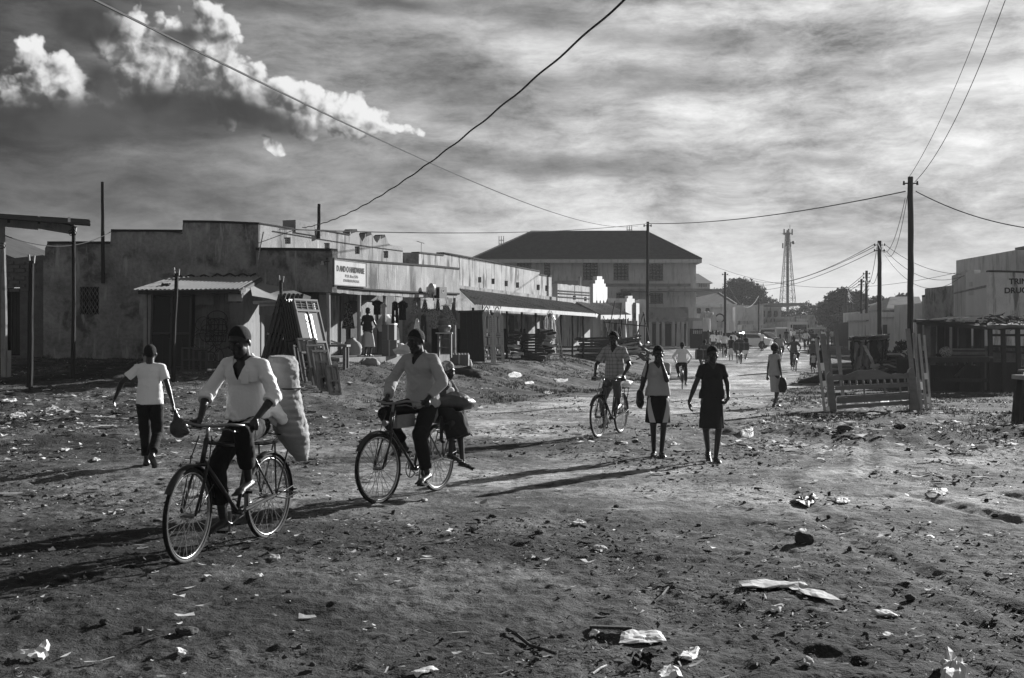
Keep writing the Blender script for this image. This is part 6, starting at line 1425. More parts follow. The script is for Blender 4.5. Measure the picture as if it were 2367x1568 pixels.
    for x in (2288, 2318, 2352, 2392, 2420): a = P(x+4, 885, -.3); a.z = Gz(a.x, a.y)-.1; mb = MB(); mb.beam(a, P(x, 752, -.3), .14, .1, up=(0, 1, 0)); mb.build('post', 'wood_dark', t)
    for k, y in enumerate((775, 800, 812, 832, 850)): mb = MB(); mb.beam(P(2290 if k != 3 else 2282, y, .6 if k != 3 else -.35), P(2430, y+rn.uniform(-5, 8), .8), .08, .08); mb.build('crossbar', 'wood_grey' if k == 3 else 'wood_dark', t)
    mb = MB(); mb.bx(P(2282, 0).x, P(2450, 0).x, Y+3.1, Y+3.15, -.3, 1.2); mb.build('back_boards', 'wood_grey', t); mb = MB(); mb.bx(P(2284, 0).x, P(2352, 0).x, Y+.1, Y+.13, -.3, .85); mb.build('low_boards', 'wood_dark', t)
    mb = MB()
    for k in range(14): a = P(rn.uniform(2355, 2440), 880, -.5); mb.beam((a.x, a.y, 0), (a.x+rn.uniform(-.5, .5), a.y, rn.uniform(.3, .8)), .06)
    mb.build('offcuts', 'wood_grey', t)
    # trestle bench at the very right
    Y2 = 22.6; t = thing('work_bench', 'heavy dark timber bench with pale top cut by the right edge', 'bench', GP(2380, Y2)); z1 = W(0, 871, Y2).z; x0 = XW(2338, Y2+.55); mb = MB(); mb.bx(x0, x0+1.7, Y2, Y2+.55, z1-.06, z1+.02); mb.build('bench_top', 'pole_pale', t); mb = MB(); mb.bx(x0+.03, x0+1.7, Y2-.02, Y2+.05, z1-.3, z1-.06); mb.build('apron', 'wood_grey', t)
    for x, y in ((x0+.06, Y2+.05), (x0+.3, Y2+.05), (x0+1.5, Y2+.05), (x0+.1, Y2+.5), (x0+1.5, Y2+.5)): mb = MB(); mb.beam((x-.05, y, Gz(x, y)-.08), (x+.03, y, z1-.06), .13, .11, up=(0, 1, 0)); mb.build('leg', 'wood_dark', t)
    mb = MB(); mb.beam((x0, Y2+.1, Gz(x0, Y2)+.02), (x0+1.5, Y2+.1, z1-.3), .08, .1); mb.build('brace', 'wood_dark', t)
    o = thing('plank', 'two loose planks lying on the timber bench', 'planks', (x0+.6, Y2+.3, z1)); mb = MB(); mb.box((x0+.9, Y2+.2, z1+.06), (1.5, .2, .04), rz=.04); mb.box((x0+.9, Y2+.4, z1+.10), (1.6, .15, .04), rz=-.05); mb.build('planks', 'wood_grey', o)
stall()
def tarp_shack():
    Y = 52.; t = thing('tarp_shelter', 'torn plastic sheet shelter on sticks behind the leaning bed rails', 'shelter', GP(2000, Y)); rn = random.Random(5)
    def P(x, y, d=0.): return W(x, y, Y+d)
    mb = MB()
    for x in (1972, 1985, 2038, 2047, 2000): a = P(x, 850); a.z = Gz(a.x, a.y); mb.tube([a, P(x+rn.uniform(-3, 3), 782)], .045, 5)
    mb.beam(P(1965, 782), P(2050, 778), .06); mb.beam(P(1960, 786, 1.5), P(2055, 780, 1.5), .05); mb.build('frame', 'pole_wood', t)
    def sheet(pts, m, nm, fold=.08):
        a, b, c, d = pts; n = 16; v = []
        for i in range(n+1):
            for j in range(n+1):
                p = a.lerp(b, i/n).lerp(d.lerp(c, i/n), j/n); p = p+Vector((rn.uniform(-.03, .03), fold*sin(i*1.1+j*.35)*1.5, fold*sin(i*.8+j*.9))); v.append(p)
        f = [(i*(n+1)+j, i*(n+1)+j+1, (i+1)*(n+1)+j+1, (i+1)*(n+1)+j) for i in range(n) for j in range(n)]; mb = MB(); nf = len(v); mb.add(v+[p+Vector((0, .012, -.012)) for p in v], f+[tuple(k+nf for k in q[::-1]) for q in f]); mb.build(nm, m, t, smooth=True)
    sheet((P(1966, 783, -.3), P(2052, 780, -.3), P(2056, 776, 1.6), P(1962, 782, 1.6)), 'plastic_bundle', 'roof_sheet', .10)
    sheet((P(1975, 796), P(2006, 792), P(2018, 846, -.4), P(1972, 848)), 'tarp', 'side_sheet', .10); sheet((P(2030, 790), P(2052, 786), P(2052, 830), P(2036, 836)), 'plastic_bundle', 'side_sheet', .08); sheet((P(1996, 800, -.2), P(2000, 799, -.2), P(2026, 846, -.5), P(2020, 848, -.5)), 'paper', 'torn_strip', .03)
    sheet((P(1966, 790, 1.2), P(2054, 785, 1.2), P(2054, 840, 1.2), P(1966, 845, 1.2)), 'cloth_dark', 'back_sheet', .06)
    # junk heap right of it
    t = thing('scrap_heap', 'dark low heap of boards and scrap at the foot of the second pole', 'heap', GP(2070, 50)); mb = MB(); mp = MB()
    for k in range(70):
        x = rn.uniform(2046, 2125); y = 862-abs(rn.gauss(0, 1))*18*(1-abs(x-2085)/60); a = W(x, y, 49+rn.uniform(-1, 3)); a.z = max(a.z, Gz(a.x, a.y)); (mp if rn.random() < .12 else mb).box(a, (rn.uniform(.3, 1.1), rn.uniform(.2, .6), rn.uniform(.03, .1)), rz=rn.uniform(-1, 1), ry=rn.uniform(-.4, .4))
    mb.build('scrap', 'tin_dark', t); mp.build('pale_scrap', 'tin', t)
    o = lump('earth_mound', 'bare earth mound below the torn plastic shelter', GP(1990, 50), (2.6, 1.2, .5), 'concrete', 'mound', 4, .3); o.data.materials[0] = M('dirt')
tarp_shack()
# ============================================================ organic surfaces: overlapping tapered volumes fused into one skin
def organic(mb, name, m, parent=None, voxel=.008, smooth=3, disp=None, cut=None, loc=None):
    me = bpy.data.meshes.new('tmp'); me.from_pydata(mb.v, [], mb.f)
    b = bmesh.new(); b.from_mesh(me); bmesh.ops.recalc_face_normals(b, faces=b.faces); b.to_mesh(me); b.free()
    o = bpy.data.objects.new('tmp', me); COL.objects.link(o)
    r = o.modifiers.new('r', 'REMESH'); r.mode = 'VOXEL'; r.voxel_size = voxel; r.adaptivity = 0
    if smooth: s = o.modifiers.new('s', 'SMOOTH'); s.factor = .5; s.iterations = smooth
    dg = bpy.context.evaluated_depsgraph_get(); dg.update(); ev = o.evaluated_get(dg); nm = bpy.data.meshes.new_from_object(ev); nm.name = name
    bpy.data.objects.remove(o); bpy.data.meshes.remove(me)
    if disp:
        amp, sc, seed = disp; n = len(nm.vertices); co = np.empty(n*3, np.float32); nm.vertices.foreach_get('co', co); co = co.reshape(-1, 3); no = np.empty(n*3, np.float32); nm.vertices.foreach_get('normal', no); no = no.reshape(-1, 3)
        # folds: ridged noise stretched along the limbs
        a = co[:, 0]+co[:, 1]*.7+seed; z = co[:, 2]
        r1 = 1-2.6*np.abs(fbm(a*sc*1.3+z*sc*.5, z*sc*.9-a*sc*.35, seed, 3)); r2 = fbm(a*sc*3, z*sc*2.2+co[:, 1]*sc, seed+5, 3); co = co+no*np.maximum((r1-.45)*amp*1.25+r2*amp*.6, -.0025)[:, None]; nm.vertices.foreach_set('co', co.ravel().astype(np.float32))
    if cut:
        b = bmesh.new(); b.from_mesh(nm); dl = [f for f in b.faces if cut(f.calc_center_median())]; bmesh.ops.delete(b, geom=dl, context='FACES')
        for _ in range(8):
            bv = [v for v in b.verts if v.is_boundary]; nw = [(v, (v.co+sum((e.other_vert(v).co for e in v.link_edges if e.is_boundary), Vector()))/(1+sum(e.is_boundary for e in v.link_edges))) for v in bv]
            for v, c in nw: v.co = c
        b.to_mesh(nm); b.free()
    nm.polygons.foreach_set('use_smooth', [True]*len(nm.polygons)); nm.materials.clear(); nm.materials.append(M(m) if isinstance(m, str) else m)
    o = bpy.data.objects.new(name, nm); COL.objects.link(o)
    if parent is not None: o.parent = parent
    ORG[o.name] = Vector((0, 0, 0)); return o
def ik(a, b, l1, l2, hint):
    a, b, hint = Vector(a), Vector(b), Vector(hint); d = b-a; L = d.length
    if L > (l1+l2)*.999: b = a+d*((l1+l2)*.999/L); d = b-a; L = d.length
    if L < abs(l1-l2)*1.01: L = abs(l1-l2)*1.01
    dn = d.normalized(); x = (l1*l1-l2*l2+L*L)/(2*L); h = sqrt(max(0, l1*l1-x*x)); hh = hint-dn*hint.dot(dn)
    if hh.length < 1e-5: hh = Vector((0, 0, 1))
    return a+dn*x+hh.normalized()*h, b
def elrot(f, s, u): return Matrix((f, s, u)).transposed()
def person(label, loc, rz, S=1.0, pelvis=(0, 0, .92), lean=0., side=0., twist=0., head=(0, 0), hands=None, feet=None, elb=None, kne=None, curl=(.5, .5), vox=.008, top=None, legs=None, shoes=None,
           female=False, hair='short', group=None, name='person', hd=None, toes=None, eyes=True, tilt=(0, 0), build=1., hn=None, armpose=None):
    """local frame: x forward, y left, z up, sizes for a 1.70 m figure scaled by S"""
    root = thing(name, label, 'person', (0, 0, 0), group)
    P = Vector(pelvis); u = Vector((sin(lean), -sin(side), cos(lean))).normalized(); f0 = Vector((cos(twist), sin(twist), 0)); f = (f0-u*f0.dot(u)).normalized(); s = u.cross(f)
    C = P+u*.34; N_ = P+u*.50; sw = (.142 if female else .163)*build
    hp = R(tilt[0])+lean*.35; hf = (Vector((cos(twist+head[0]), sin(twist+head[0]), 0))*cos(head[1])-Vector((0, 0, 1))*sin(head[1])).normalized()
    hs = Vector((0, 0, 1)).cross(hf).normalized(); hu = hf.cross(hs)
    if tilt[1]: q = Matrix.Rotation(tilt[1], 3, hf); hs = q @ hs; hu = q @ hu
    H = N_+u*.052+hf*.03+hu*.082
    sh = [C+s*(sw*k)+u*.102 for k in (1, -1)]      # 0 left, 1 right
    pf = Vector((1, 0, 0)); hip = [P+Vector((0, k*.085, -.03)) for k in (1, -1)]
    ua, fa, th, ca = .285, .25, .43, .42
    hands = hands or [(.02, .27, .80), (.02, -.27, .80)]; feet = feet or [(0, .09, .08), (0, -.09, .08)]
    elb = elb or [(-1, .5, -.3), (-1, -.5, -.3)]; kne = kne or [(1, .05, 0), (1, -.05, 0)]
    E, Wr, K, A = [], [], [], []
    for k in (0, 1):
        e, w = ik(sh[k], hands[k], ua, fa, elb[k]); E.append(e); Wr.append(w); kk, a = ik(hip[k], feet[k], th, ca, kne[k]); K.append(kk); A.append(a)
    B = build; mb = MB()
    T3 = elrot(f, s, u)
    mb.ell(C+u*.02, (.098*B, .145*B, .15), rot=T3); mb.ell(P+u*.20, (.082*B, .115*B, .15), rot=T3); mb.ell(P+u*.04, (.10*B, .145*B, .12), rot=T3)
    if female:
        for k in (1, -1): mb.ell(C+s*(.065*k)+f*.065-u*.01, (.055, .055, .06), rot=T3)
        mb.ell(P-u*.02, (.115, .16, .12), rot=T3)
    mb.cap(C+u*.12, N_+u*.09+hf*.01, .062*B, .052*B); mb.cap(sh[0], sh[1], .040*B, .040*B)
    for k in (0, 1): mb.cap(N_-u*.02, sh[k].lerp(N_, .15)-u*.01, .040*B, .036*B)
    for k in (0, 1):
        mb.cap(sh[k]+s*(-.02 if k == 0 else .02), sh[k]+u*-.02, .044*B, .044*B)
        mb.cap(sh[k], E[k], .043*B, .036*B); m_ = sh[k].lerp(E[k], .45); ad = (E[k]-sh[k]).normalized(); a2 = ad.cross(f).normalized(); mb.ell(m_, (.043*B, .041*B, .085), rot=elrot(a2.cross(ad), a2, ad))
        mb.cap(E[k], Wr[k], .036*B, .024*B); mb.cap(E[k], E[k].lerp(Wr[k], .45), .039*B, .034*B)
        mb.cap(hip[k]+Vector((0, 0, -.02)), K[k], .082*B*(1.08 if female else 1), .053*B); mb.cap(K[k], A[k], .050*B, .033*B)
        cd = (A[k]-K[k]).normalized(); back = (cd.cross(Vector((0, 1, 0)))).normalized(); back = back if back.x < 0 else -back
        mb.cap(K[k]+cd*.08+back*.015, K[k]+cd*.22+back*.012, .046*B, .036*B)
        td = Vector(toes[k]).normalized() if toes else Vector((1, .12*(1 if k == 0 else -1), -.12)).normalized()
        hl = A[k]-Vector((0, 0, .045))-td*.03; bal = hl+td*.17
        mb.cap(hl, bal, .034, .026, flat=1.25, side=(0, 1, 0)); mb.cap(bal, bal+td*.05, .026, .017, flat=1.7, side=(0, 1, 0))
        for q in range(5): yo = (q-2)*.016; mb.cap(bal+Vector((0, yo*(1 if k == 0 else -1), -.006)), bal+td*(.075-.007*q)+Vector((0, yo*(1 if k == 0 else -1), -.010)), .0095, .009 if q else .011)
        # hand
        d = Vector(hd[k]).normalized() if hd else (Wr[k]-E[k]).normalized()
        hn_ = Vector(hn[k]) if hn else Vector((0, -1 if k == 0 else 1, 0)); hn_ = (hn_-d*hn_.dot(d)).normalized(); ac = d.cross(hn_)          # hn: palm side; ac: across
        thumb_side = 1 if ac.x >= 0 else -1
        pc = Wr[k]+d*.055; mb.ell(pc, (.050, .038, .016), rot=elrot(d, ac, hn_)); mb.cap(Wr[k]-d*.01, Wr[k]+d*.03, .024, .024)
        c = curl[k]
        for q in range(4):
            o = ac*((q-1.5)*.0205*-thumb_side*-1); st = Wr[k]+d*(.088-.004*abs(q-1.2))+o; dd = d.copy(); r_ = .0095-.0006*(abs(q-1))
            for L, cc in ((.036-.003*abs(q-1.3), c*1.0), (.025, c*1.25), (.020, c*.9)):
                dd = (Matrix.Rotation(cc, 3, ac.cross(Vector((0, 0, 0))) if False else (d.cross(hn_))) @ dd); en = st+dd*L; mb.cap(st, en, r_, r_*.92, 8); st = en; r_ *= .93
        st = Wr[k]+d*.03+ac*(thumb_side*.022); t1 = (d*.75+ac*thumb_side*.6+hn_*.35).normalized(); e1 = st+t1*.045; t2 = (d*.85+hn_*(.25+c*.4)+ac*thumb_side*(.25-c*.2)).normalized(); mb.cap(st, e1, .014, .011, 8); mb.cap(e1, e1+t2*.032, .0105, .009, 8)
    hr = elrot(hf, hs, hu); HS = 1.10
    def h(a, b, c): return H+hf*a*HS+hs*b*HS+hu*c*HS
    mb.ell(h(-.008, 0, .028), (.098, .077, .094), 20, 12, hr); mb.ell(h(.022, 0, -.045), (.070, .058, .072), 16, 10, hr); mb.ell(h(.062, 0, -.092), (.026, .030, .022), 12, 8, hr)
    mb.ell(h(.080, 0, .028), (.016, .050, .014), 12, 8, hr); mb.cap(h(.090, 0, .010), h(.106, 0, -.026), .009, .0135); mb.ell(h(.096, .014, -.030), (.012, .010, .009), 8, 6, hr); mb.ell(h(.096, -.014, -.030), (.012, .010, .009), 8, 6, hr)
    mb.ell(h(.086, 0, -.054), (.014, .026, .008), 10, 6, hr); mb.ell(h(.083, 0, -.068), (.014, .023, .009), 10, 6, hr)
    for k in (1, -1): mb.ell(h(.055, .044*k, -.018), (.026, .022, .022), 10, 8, hr); mb.ell(h(-.008, .078*k, -.010), (.020, .008, .032), 10, 8, hr)
    body = organic(mb, 'body', 'skin', root, vox, 2)
    if vox < .012 and eyes:
        for k in (1, -1): m2 = MB(); m2.ell(h(.0745, .031*k, .004), (.013, .013, .0095), 10, 8, hr); m2.build('eye', 'eye', body if False else root, smooth=True)
    m2 = MB()
    if hair == 'afro': m2.ell(h(-.022, 0, .045), (.118, .105, .112), 18, 12, hr); organic(m2, 'hair', 'hair', root, vox*1.2, 1, (.006, 60, 3))
    elif hair == 'short': m2.ell(h(-.011, 0, .033), (.1045, .0832, .1000), 24, 14, hr); organic(m2, 'hair', 'hair', root, vox, 1, None, lambda p: (Vector(p)-H).dot(hu) < .012*HS+.72*(Vector(p)-H).dot(hf))
    elif hair == 'bob': m2.ell(h(-.018, 0, .042), (.104, .088, .095), 20, 12, hr); m2.ell(h(-.055, 0, -.02), (.06, .078, .07), 16, 10, hr); organic(m2, 'hair', 'hair', root, vox*1.1, 1)
    elif hair == 'scarf': m2.ell(h(-.020, 0, .045), (.108, .090, .098), 20, 12, hr); m2.ell(h(-.10, 0, -.01), (.04, .05, .04), 12, 8, hr); organic(m2, 'headscarf', 'cloth_flower_pale', root, vox*1.1, 1)
    elif hair == 'cap': m2.ell(h(-.012, 0, .050), (.106, .088, .088), 20, 12, hr); organic(m2, 'cap', 'cloth_white', root, vox*1.1, 1)
    D = dict(P=P, C=C, N=N_, u=u, f=f, s=s, sh=sh, E=E, W=Wr, K=K, A=A, hip=hip, H=H, hf=hf, hs=hs, hu=hu, T3=T3, root=root)
    # --------- clothes
    if top:
        g = .016; mb = MB(); tm = top['m']; slv = top.get('sleeve', .55); hem = top.get('hem', -.06); loose = top.get('loose', 1.0)
        mb.ell(C+u*.025, (.098*B+g*loose, .148*B+g*loose, .15), 18, 12, T3); mb.ell(P+u*.20, (.086*B+g*loose*1.2, .122*B+g*loose*1.3, .17), 18, 12, T3)
        mb.cap(sh[0], sh[1], .060*B, .060*B); mb.cap(C+u*.08, C+u*.130, .078, .064)
        for k in (0, 1): mb.cap(N_-u*.026, sh[k], .056*B, .057*B)
        if female:
            for k in (1, -1): mb.ell(C+s*(.065*k)+f*.068-u*.01, (.062, .062, .066), 14, 10, T3)
        # body of the garment down to the hem as rings
        rr = []; n = 28
        for q in range(9):
            t = q/8; zc = P+u*(.30*(1-t)+hem*t); ra = (.108+ (.028*loose)*t)*B*(1.05 if female and t > .6 else 1); rb = (.150+(.022*loose+.010)*t)*B*(1.08 if female and t > .6 else 1)
            rr.append([zc+f*(ra*cos(2*pi*i/n))+s*(rb*sin(2*pi*i/n))+Vector((0, 0, .006*sin(i*2.3) if q == 8 else 0)) for i in range(n)])
        mb.rings(rr)
        for k in (0, 1):
            w1 = .050*B*(.8+.2*loose); mb.cap(sh[k]-u*.005, sh[k].lerp(E[k], .2), .058*B, w1*1.06)
            if slv > 0:
                if slv <= 1: mb.cone(sh[k], sh[k].lerp(E[k], slv), .056*B, w1*1.15, 16)
                else:
                    mb.cap(sh[k], E[k], .056*B, .047*B*loose**.5, 14); mb.cone(E[k], E[k].lerp(Wr[k], slv-1), .050*B*loose**.5, (.046 if slv > 1.6 else .052)*B, 16)
                    if slv < 1.6: cu = E[k].lerp(Wr[k], slv-1); dd = (Wr[k]-E[k]).normalized(); mb.cone(cu-dd*.035, cu+dd*.01, .058*B, .060*B, 16)
        for fl in top.get('flaps', ()):
            mb.cap(fl[0], fl[1], fl[2], fl[3], 12, fl[4] if len(fl) > 4 else .5, fl[5] if len(fl) > 5 else (0, 1, 0))
        cf = None
        if top.get('v'):
            vd, vw = top['v']; nk = C+u*.165
            def cf(p, nk=nk):
                q = Vector(p)-nk; a = q.dot(s); b = q.dot(u); return q.dot(f) > .0 and b > -vd and abs(a) < vw*(b+vd)/vd and b < .08
        sh_o = organic(mb, top.get('name', 'shirt'), tm, root, vox*1.05, 2, (top.get('fold', .007), 5.5, hash(label) % 97 if False else len(label)), cf)
        if top.get('v'):       # show a skin panel in the open neck
            mb = MB(); vd, vw = top['v']; nk = C+u*.165
        if top.get('collar'):
            mb = MB(); nk = C+u*.150; n = 22; v = []
            for i in range(n+1):
                a = (i/n*2-1)*2.55; r0x, r0y = .062, .068; tip = abs(i/n*2-1); back = Vector((0, 0, 0)); dx = -cos(a); dy = sin(a)      # starts at the back
                up_ = .045-.05*tip*tip; inn = nk+f*(-(r0x*cos(a*.0+0))*0+dx*-0+(-cos(a))*r0x)*1+s*(sin(a)*r0y)+u*up_
                rad = 1.55+.35*(tip > .8); out = nk+f*((-cos(a))*r0x*rad+.012*tip)+s*(sin(a)*r0y*rad)+u*(up_-.045-.035*(tip > .75))
                mid = inn.lerp(out, .35)+u*.012; v += [inn, mid, out]
            nf = len(v); v += [p-u*.004-f*.001 for p in v]; fs = []
            for i in range(n):
                for j in range(2): e = (i*3+j, i*3+j+1, (i+1)*3+j+1, (i+1)*3+j); fs += [e, tuple(x+nf for x in e[::-1])]
            mb.add(v, fs); mb.build('collar', tm, root, smooth=True, fix=False)
        if top.get('pocket'):
            c = C+s*.068+u*.01+f*.120; mb = MB(); mb.box(c, (.010, .06, .07), rz=atan2(f.y, f.x)); mb.build('pocket', tm, root)
    if legs:
        kind = legs['kind']; lm = legs['m']
        if kind == 'trousers':
            mb = MB(); ln = legs.get('len', .92); wd = legs.get('wide', 1.); mb.ell(P+u*.02, (.118*B, .162*B, .12), 18, 12, T3)
            rr = []; n = 24
            for q in range(4): zc = P+u*(.09-.05*q); rr.append([zc+f*(.104*B*cos(2*pi*i/n))+s*(.146*B*sin(2*pi*i/n)) for i in range(n)])
            mb.rings(rr)
            for k in (0, 1):
                mb.cap(hip[k]-Vector((0, 0, .02)), K[k], .097*B*(.85+.15*wd), .070*wd, 16)
                if ln > .55: ca_ = K[k].lerp(A[k], (ln-.5)/.5); mb.cone(K[k], ca_, .068*wd, legs.get('cuff', .058)*wd, 16)
            organic(mb, 'trousers', lm, root, vox*1.05, 2, (legs.get('fold', .007), 6, 31))
        elif kind == 'skirt':
            L = legs.get('len', .55); fl = legs.get('flare', .06); n = 40; rr = []; m_ = 14
            kc = (K[0]+K[1])/2
            for q in range(m_+1):
                t = q/m_; zc = P+u*.06*(1-t)+Vector((0, 0, 0)); base = P.lerp(Vector((kc.x*.75+P.x*.25, (K[0].y+K[1].y)/2, P.z)), t); z = P.z+.07-L*t
                ra = (.098+.03*sin(pi*min(1, t*1.6)*.5)+fl*t)*B; rb = (.128+.035*sin(pi*min(1, t*1.6)*.5)+fl*t*.8)*B
                rr.append([Vector((base.x+ra*cos(2*pi*i/n)*(1+.06*t*sin(i*2*pi/n*7)), base.y+rb*sin(2*pi*i/n)*(1+.05*t*sin(i*2*pi/n*7+1)), z+.006*sin(i*1.3)*t)) for i in range(n)])
            mb = MB(); mb.rings(rr, cap=True); organic(mb, 'skirt', lm, root, vox*1.05, 1, (.004, 6, 12))
            if legs.get('panels'):
                for k in (1, -1):
                    v = []; m2 = MB(); N2 = 12
                    for q in range(N2+1):
                        t = q/N2; t2 = .06+.92*t; rowi = rr[min(m_, int(t2*m_))]; c0 = sum(rowi, Vector())/n; a0 = .55+.0*t; z = P.z+.07-L*t2; ra = max(p.x-c0.x for p in rowi)+.016; rb = max(p.y-c0.y for p in rowi)+.012
                        aA = k*(1.05-.80*t**.8); aB = k*(1.20-.05*t-.42*t*t) if k > 0 else k*(1.20-.05*t-.42*t*t)
                        for aa in (aA, (aA+aB)/2, aB): v.append(Vector((c0.x+ra*cos(aa), c0.y+rb*sin(aa), z)))
                    nf = len(v); v += [p+Vector((-.006, 0, 0)) for p in v]; fs = []
                    for q in range(N2):
                        for j in range(2): e = (q*3+j, q*3+j+1, (q+1)*3+j+1, (q+1)*3+j); fs += [e, tuple(x+nf for x in e[::-1])]
                    m2.add(v, fs); m2.build('skirt_panel', legs['panels'], root, smooth=True)
        elif kind == 'shorts':
            mb = MB(); mb.ell(P+u*.02, (.118*B, .162*B, .12), 18, 12, T3)
            for k in (0, 1): mb.cone(hip[k], hip[k].lerp(K[k], .8), .095, .085, 14)
            organic(mb, 'shorts', lm, root, vox*1.1, 1)
    if shoes:
        for k in (0, 1):
            td = Vector(toes[k]).normalized() if toes else Vector((1, .12*(1 if k == 0 else -1), -.12)).normalized(); hl = A[k]-Vector((0, 0, .045))-td*.03; bal = hl+td*.17
            mb = MB()
            if shoes == 'sandal':
                dn = Vector((0, 0, -.032)); mb.cap(hl+dn-td*.01, bal+td*.06+dn, .038, .036, flat=1.0, side=(0, 1, 0)); mb.v = [(p[0], p[1], (p[2]-(hl+dn).z)*.3+(hl+dn).z+(0 if True else 0)) if abs(td.z) < .3 else p for p in mb.v]
                for q in (.45, .8): c = hl.lerp(bal, q); mb.tube([c+Vector((0, .040*cos(t*pi/8), -.02+.052*sin(t*pi/8))) for t in range(9)], .008, 5)
                mb.build('sandal', 'sandal', root, smooth=False)
            else:
                mb.cap(hl, bal+td*.05, .044, .034, flat=1.15, side=(0, 1, 0)); mb.cap(hl+Vector((0, 0, .02)), A[k]+Vector((0, 0, .0)), .042, .042); organic(mb, 'shoe', 'plastic_dark', root, vox, 1)
    root.location = loc; root.rotation_euler = (0, 0, rz); root.scale = (S, S, S); return root, D
mat('eye', .10, .25, .0, spec=.6)
# ============================================================ bicycles
def bicycle(label, loc, rz, steer=0., crank=0., rack=True, stand=True, detail=True, group='bicycles ridden along the street', lamp=True):
    """x forward; rear axle at -.57, front axle at .57"""
    t = thing('bicycle', label, 'bicycle', (0, 0, 0), group); RW = .335; BB = Vector((-.10, 0, .29)); RA = Vector((-.57, 0, .352)); FA_ = Vector((.575, 0, .352))
    hx0, hx1 = Vector((.325, 0, .90)), Vector((.385, 0, .72)); axis = (hx0-hx1).normalized(); SR = Matrix.Translation(hx1) @ Matrix.Rotation(steer, 4, axis) @ Matrix.Translation(-hx1)
    def wheel(c, fr, nm='wheel'):
        mb = MB(fr); n = 48
        mb.tube([c+Vector((RW*cos(2*pi*i/n), 0, RW*sin(2*pi*i/n))) for i in range(n)], .019, 8, closed=True); w = mb.build('tyre', 'tyre', None, smooth=True)
        w.name = nm; w.data.name = nm; w.parent = t; ORG[w.name] = Vector((0, 0, 0))
        mb = MB(fr); mb.tube([c+Vector(((RW-.022)*cos(2*pi*i/n), 0, (RW-.022)*sin(2*pi*i/n))) for i in range(n)], .0135, 6, closed=True); mb.build('rim', 'metal_bright', w, smooth=True)
        mb = MB(fr); ns = 32 if detail else 16
        for i in range(ns):
            a = 2*pi*i/ns; b = a+(.55 if i % 4 < 2 else -.55); sd_ = .03 if i % 2 else -.03; mb.beam(c+Vector((.022*cos(b), sd_, .022*sin(b))), c+Vector(((RW-.03)*cos(a), 0, (RW-.03)*sin(a))), .0032 if detail else .005)
        mb.tube([c+Vector((0, -.055, 0)), c+Vector((0, .055, 0))], .018, 8); mb.build('spokes', 'metal_grey', w)
        return w
    wheel(RA, None); wheel(FA_, SR)
    mb = MB(); ST = Vector((-.265, 0, .83)); r = .0145
    mb.tube([BB, ST], r, 8); mb.tube([hx0-axis*.03, ST-Vector((-.01, 0, .04))], r, 8); mb.tube([hx1+axis*.03, BB], r*1.1, 8); mb.tube([hx0, hx1], .019, 8)
    for s_ in (-.055, .055): mb.tube([BB+Vector((0, s_*.6, 0)), RA+Vector((0, s_, 0))], .009, 6); mb.tube([ST-Vector((0, 0, .03)), RA+Vector((0, s_, 0))], .008, 6)
    mb.tube([BB-Vector((0, .04, 0)), BB+Vector((0, .04, 0))], .024, 8); mb.tube([ST, (-.285, 0, .90)], .012, 6); mb.build('frame', 'frame_paint', t, smooth=True)
    mb = MB(SR)
    for s_ in (-.055, .055): mb.tube([hx1+Vector((0, s_*.7, -.01)), hx1+Vector((.06, s_, -.12)), FA_+Vector((0, s_, 0))], .011, 6)
    mb.tube([hx1+Vector((0, -.05, -.01)), hx1+Vector((0, .05, -.01))], .015, 6)
    for s_ in (-.075, .075): mb.tube([FA_+Vector((-.02, s_, .02)), hx1+Vector((.03, s_, .04)), hx0+Vector((.02, s_*.7, .02))], .005, 5)      # brake rods
    mb.build('fork', 'frame_paint', t, smooth=True)
    mb = MB(SR); top = hx0+axis*.10; pts = [Vector((.05, -.235, top.z+.0)), Vector((.20, -.23, top.z+.005)), Vector((.33, -.19, top.z+.02)), Vector((.335, -.06, top.z+.0)), Vector((.335, .06, top.z)), Vector((.33, .19, top.z+.02)), Vector((.20, .23, top.z+.005)), Vector((.05, .235, top.z))]
    mb.tube(pts, .0115, 8); mb.tube([hx0, top+Vector((.01, 0, 0))], .013, 8); mb.build('handlebar', 'metal_grey', t, smooth=True)
    for s_ in (-1, 1):
        mb = MB(SR); mb.tube([(.03, s_*.235, top.z), (.15, s_*.232, top.z+.004)], .017, 8); mb.build('grip', 'tyre', t)
        mb = MB(SR); mb.tube([(.30, s_*.16, top.z-.02), (.30, s_*.21, top.z-.035), (.20, s_*.218, top.z-.045), (.07, s_*.225, top.z-.04)], .006, 5)
        mb.tube([(.31, s_*.16, top.z-.02), (.315, s_*.05, top.z-.03)], .006, 5); mb.build('brake_lever', 'metal_grey', t)
    for c, fr, a0, a1 in ((RA, None, .1, 3.3), (FA_, SR, .55, 2.9)):
        mb = MB(fr); n = 22; v = []
        for i in range(n+1):
            a = a0+(a1-a0)*i/n
            for yo, rr in ((-.03, RW+.028), (-.018, RW+.042), (0, RW+.047), (.018, RW+.042), (.03, RW+.028)): v.append(c+Vector((rr*cos(a), yo, rr*sin(a))))
        nf = len(v); v += [c+(p-c)*.992 for p in v]; fs = []
        for i in range(n):
            for j in range(4): e = (i*5+j, i*5+j+1, (i+1)*5+j+1, (i+1)*5+j); fs += [e, tuple(x+nf for x in e[::-1])]
        mb.add(v, fs)
        for s_ in (-.06, .06): mb.tube([c+Vector((0, s_, 0)), c+Vector(((RW+.04)*cos(a1-.3), s_*.5, (RW+.04)*sin(a1-.3)))], .004, 4)
        mb.build('mudguard', 'frame_paint', t, smooth=True, fix=False)
    mb = MB(); mb.ell((-.29, 0, .935), (.12, .085, .032), 14, 8); mb.cap((-.25, 0, .935), (-.12, 0, .93), .035, .02, 10); mb.build('saddle', 'bag_leather', t, smooth=True)
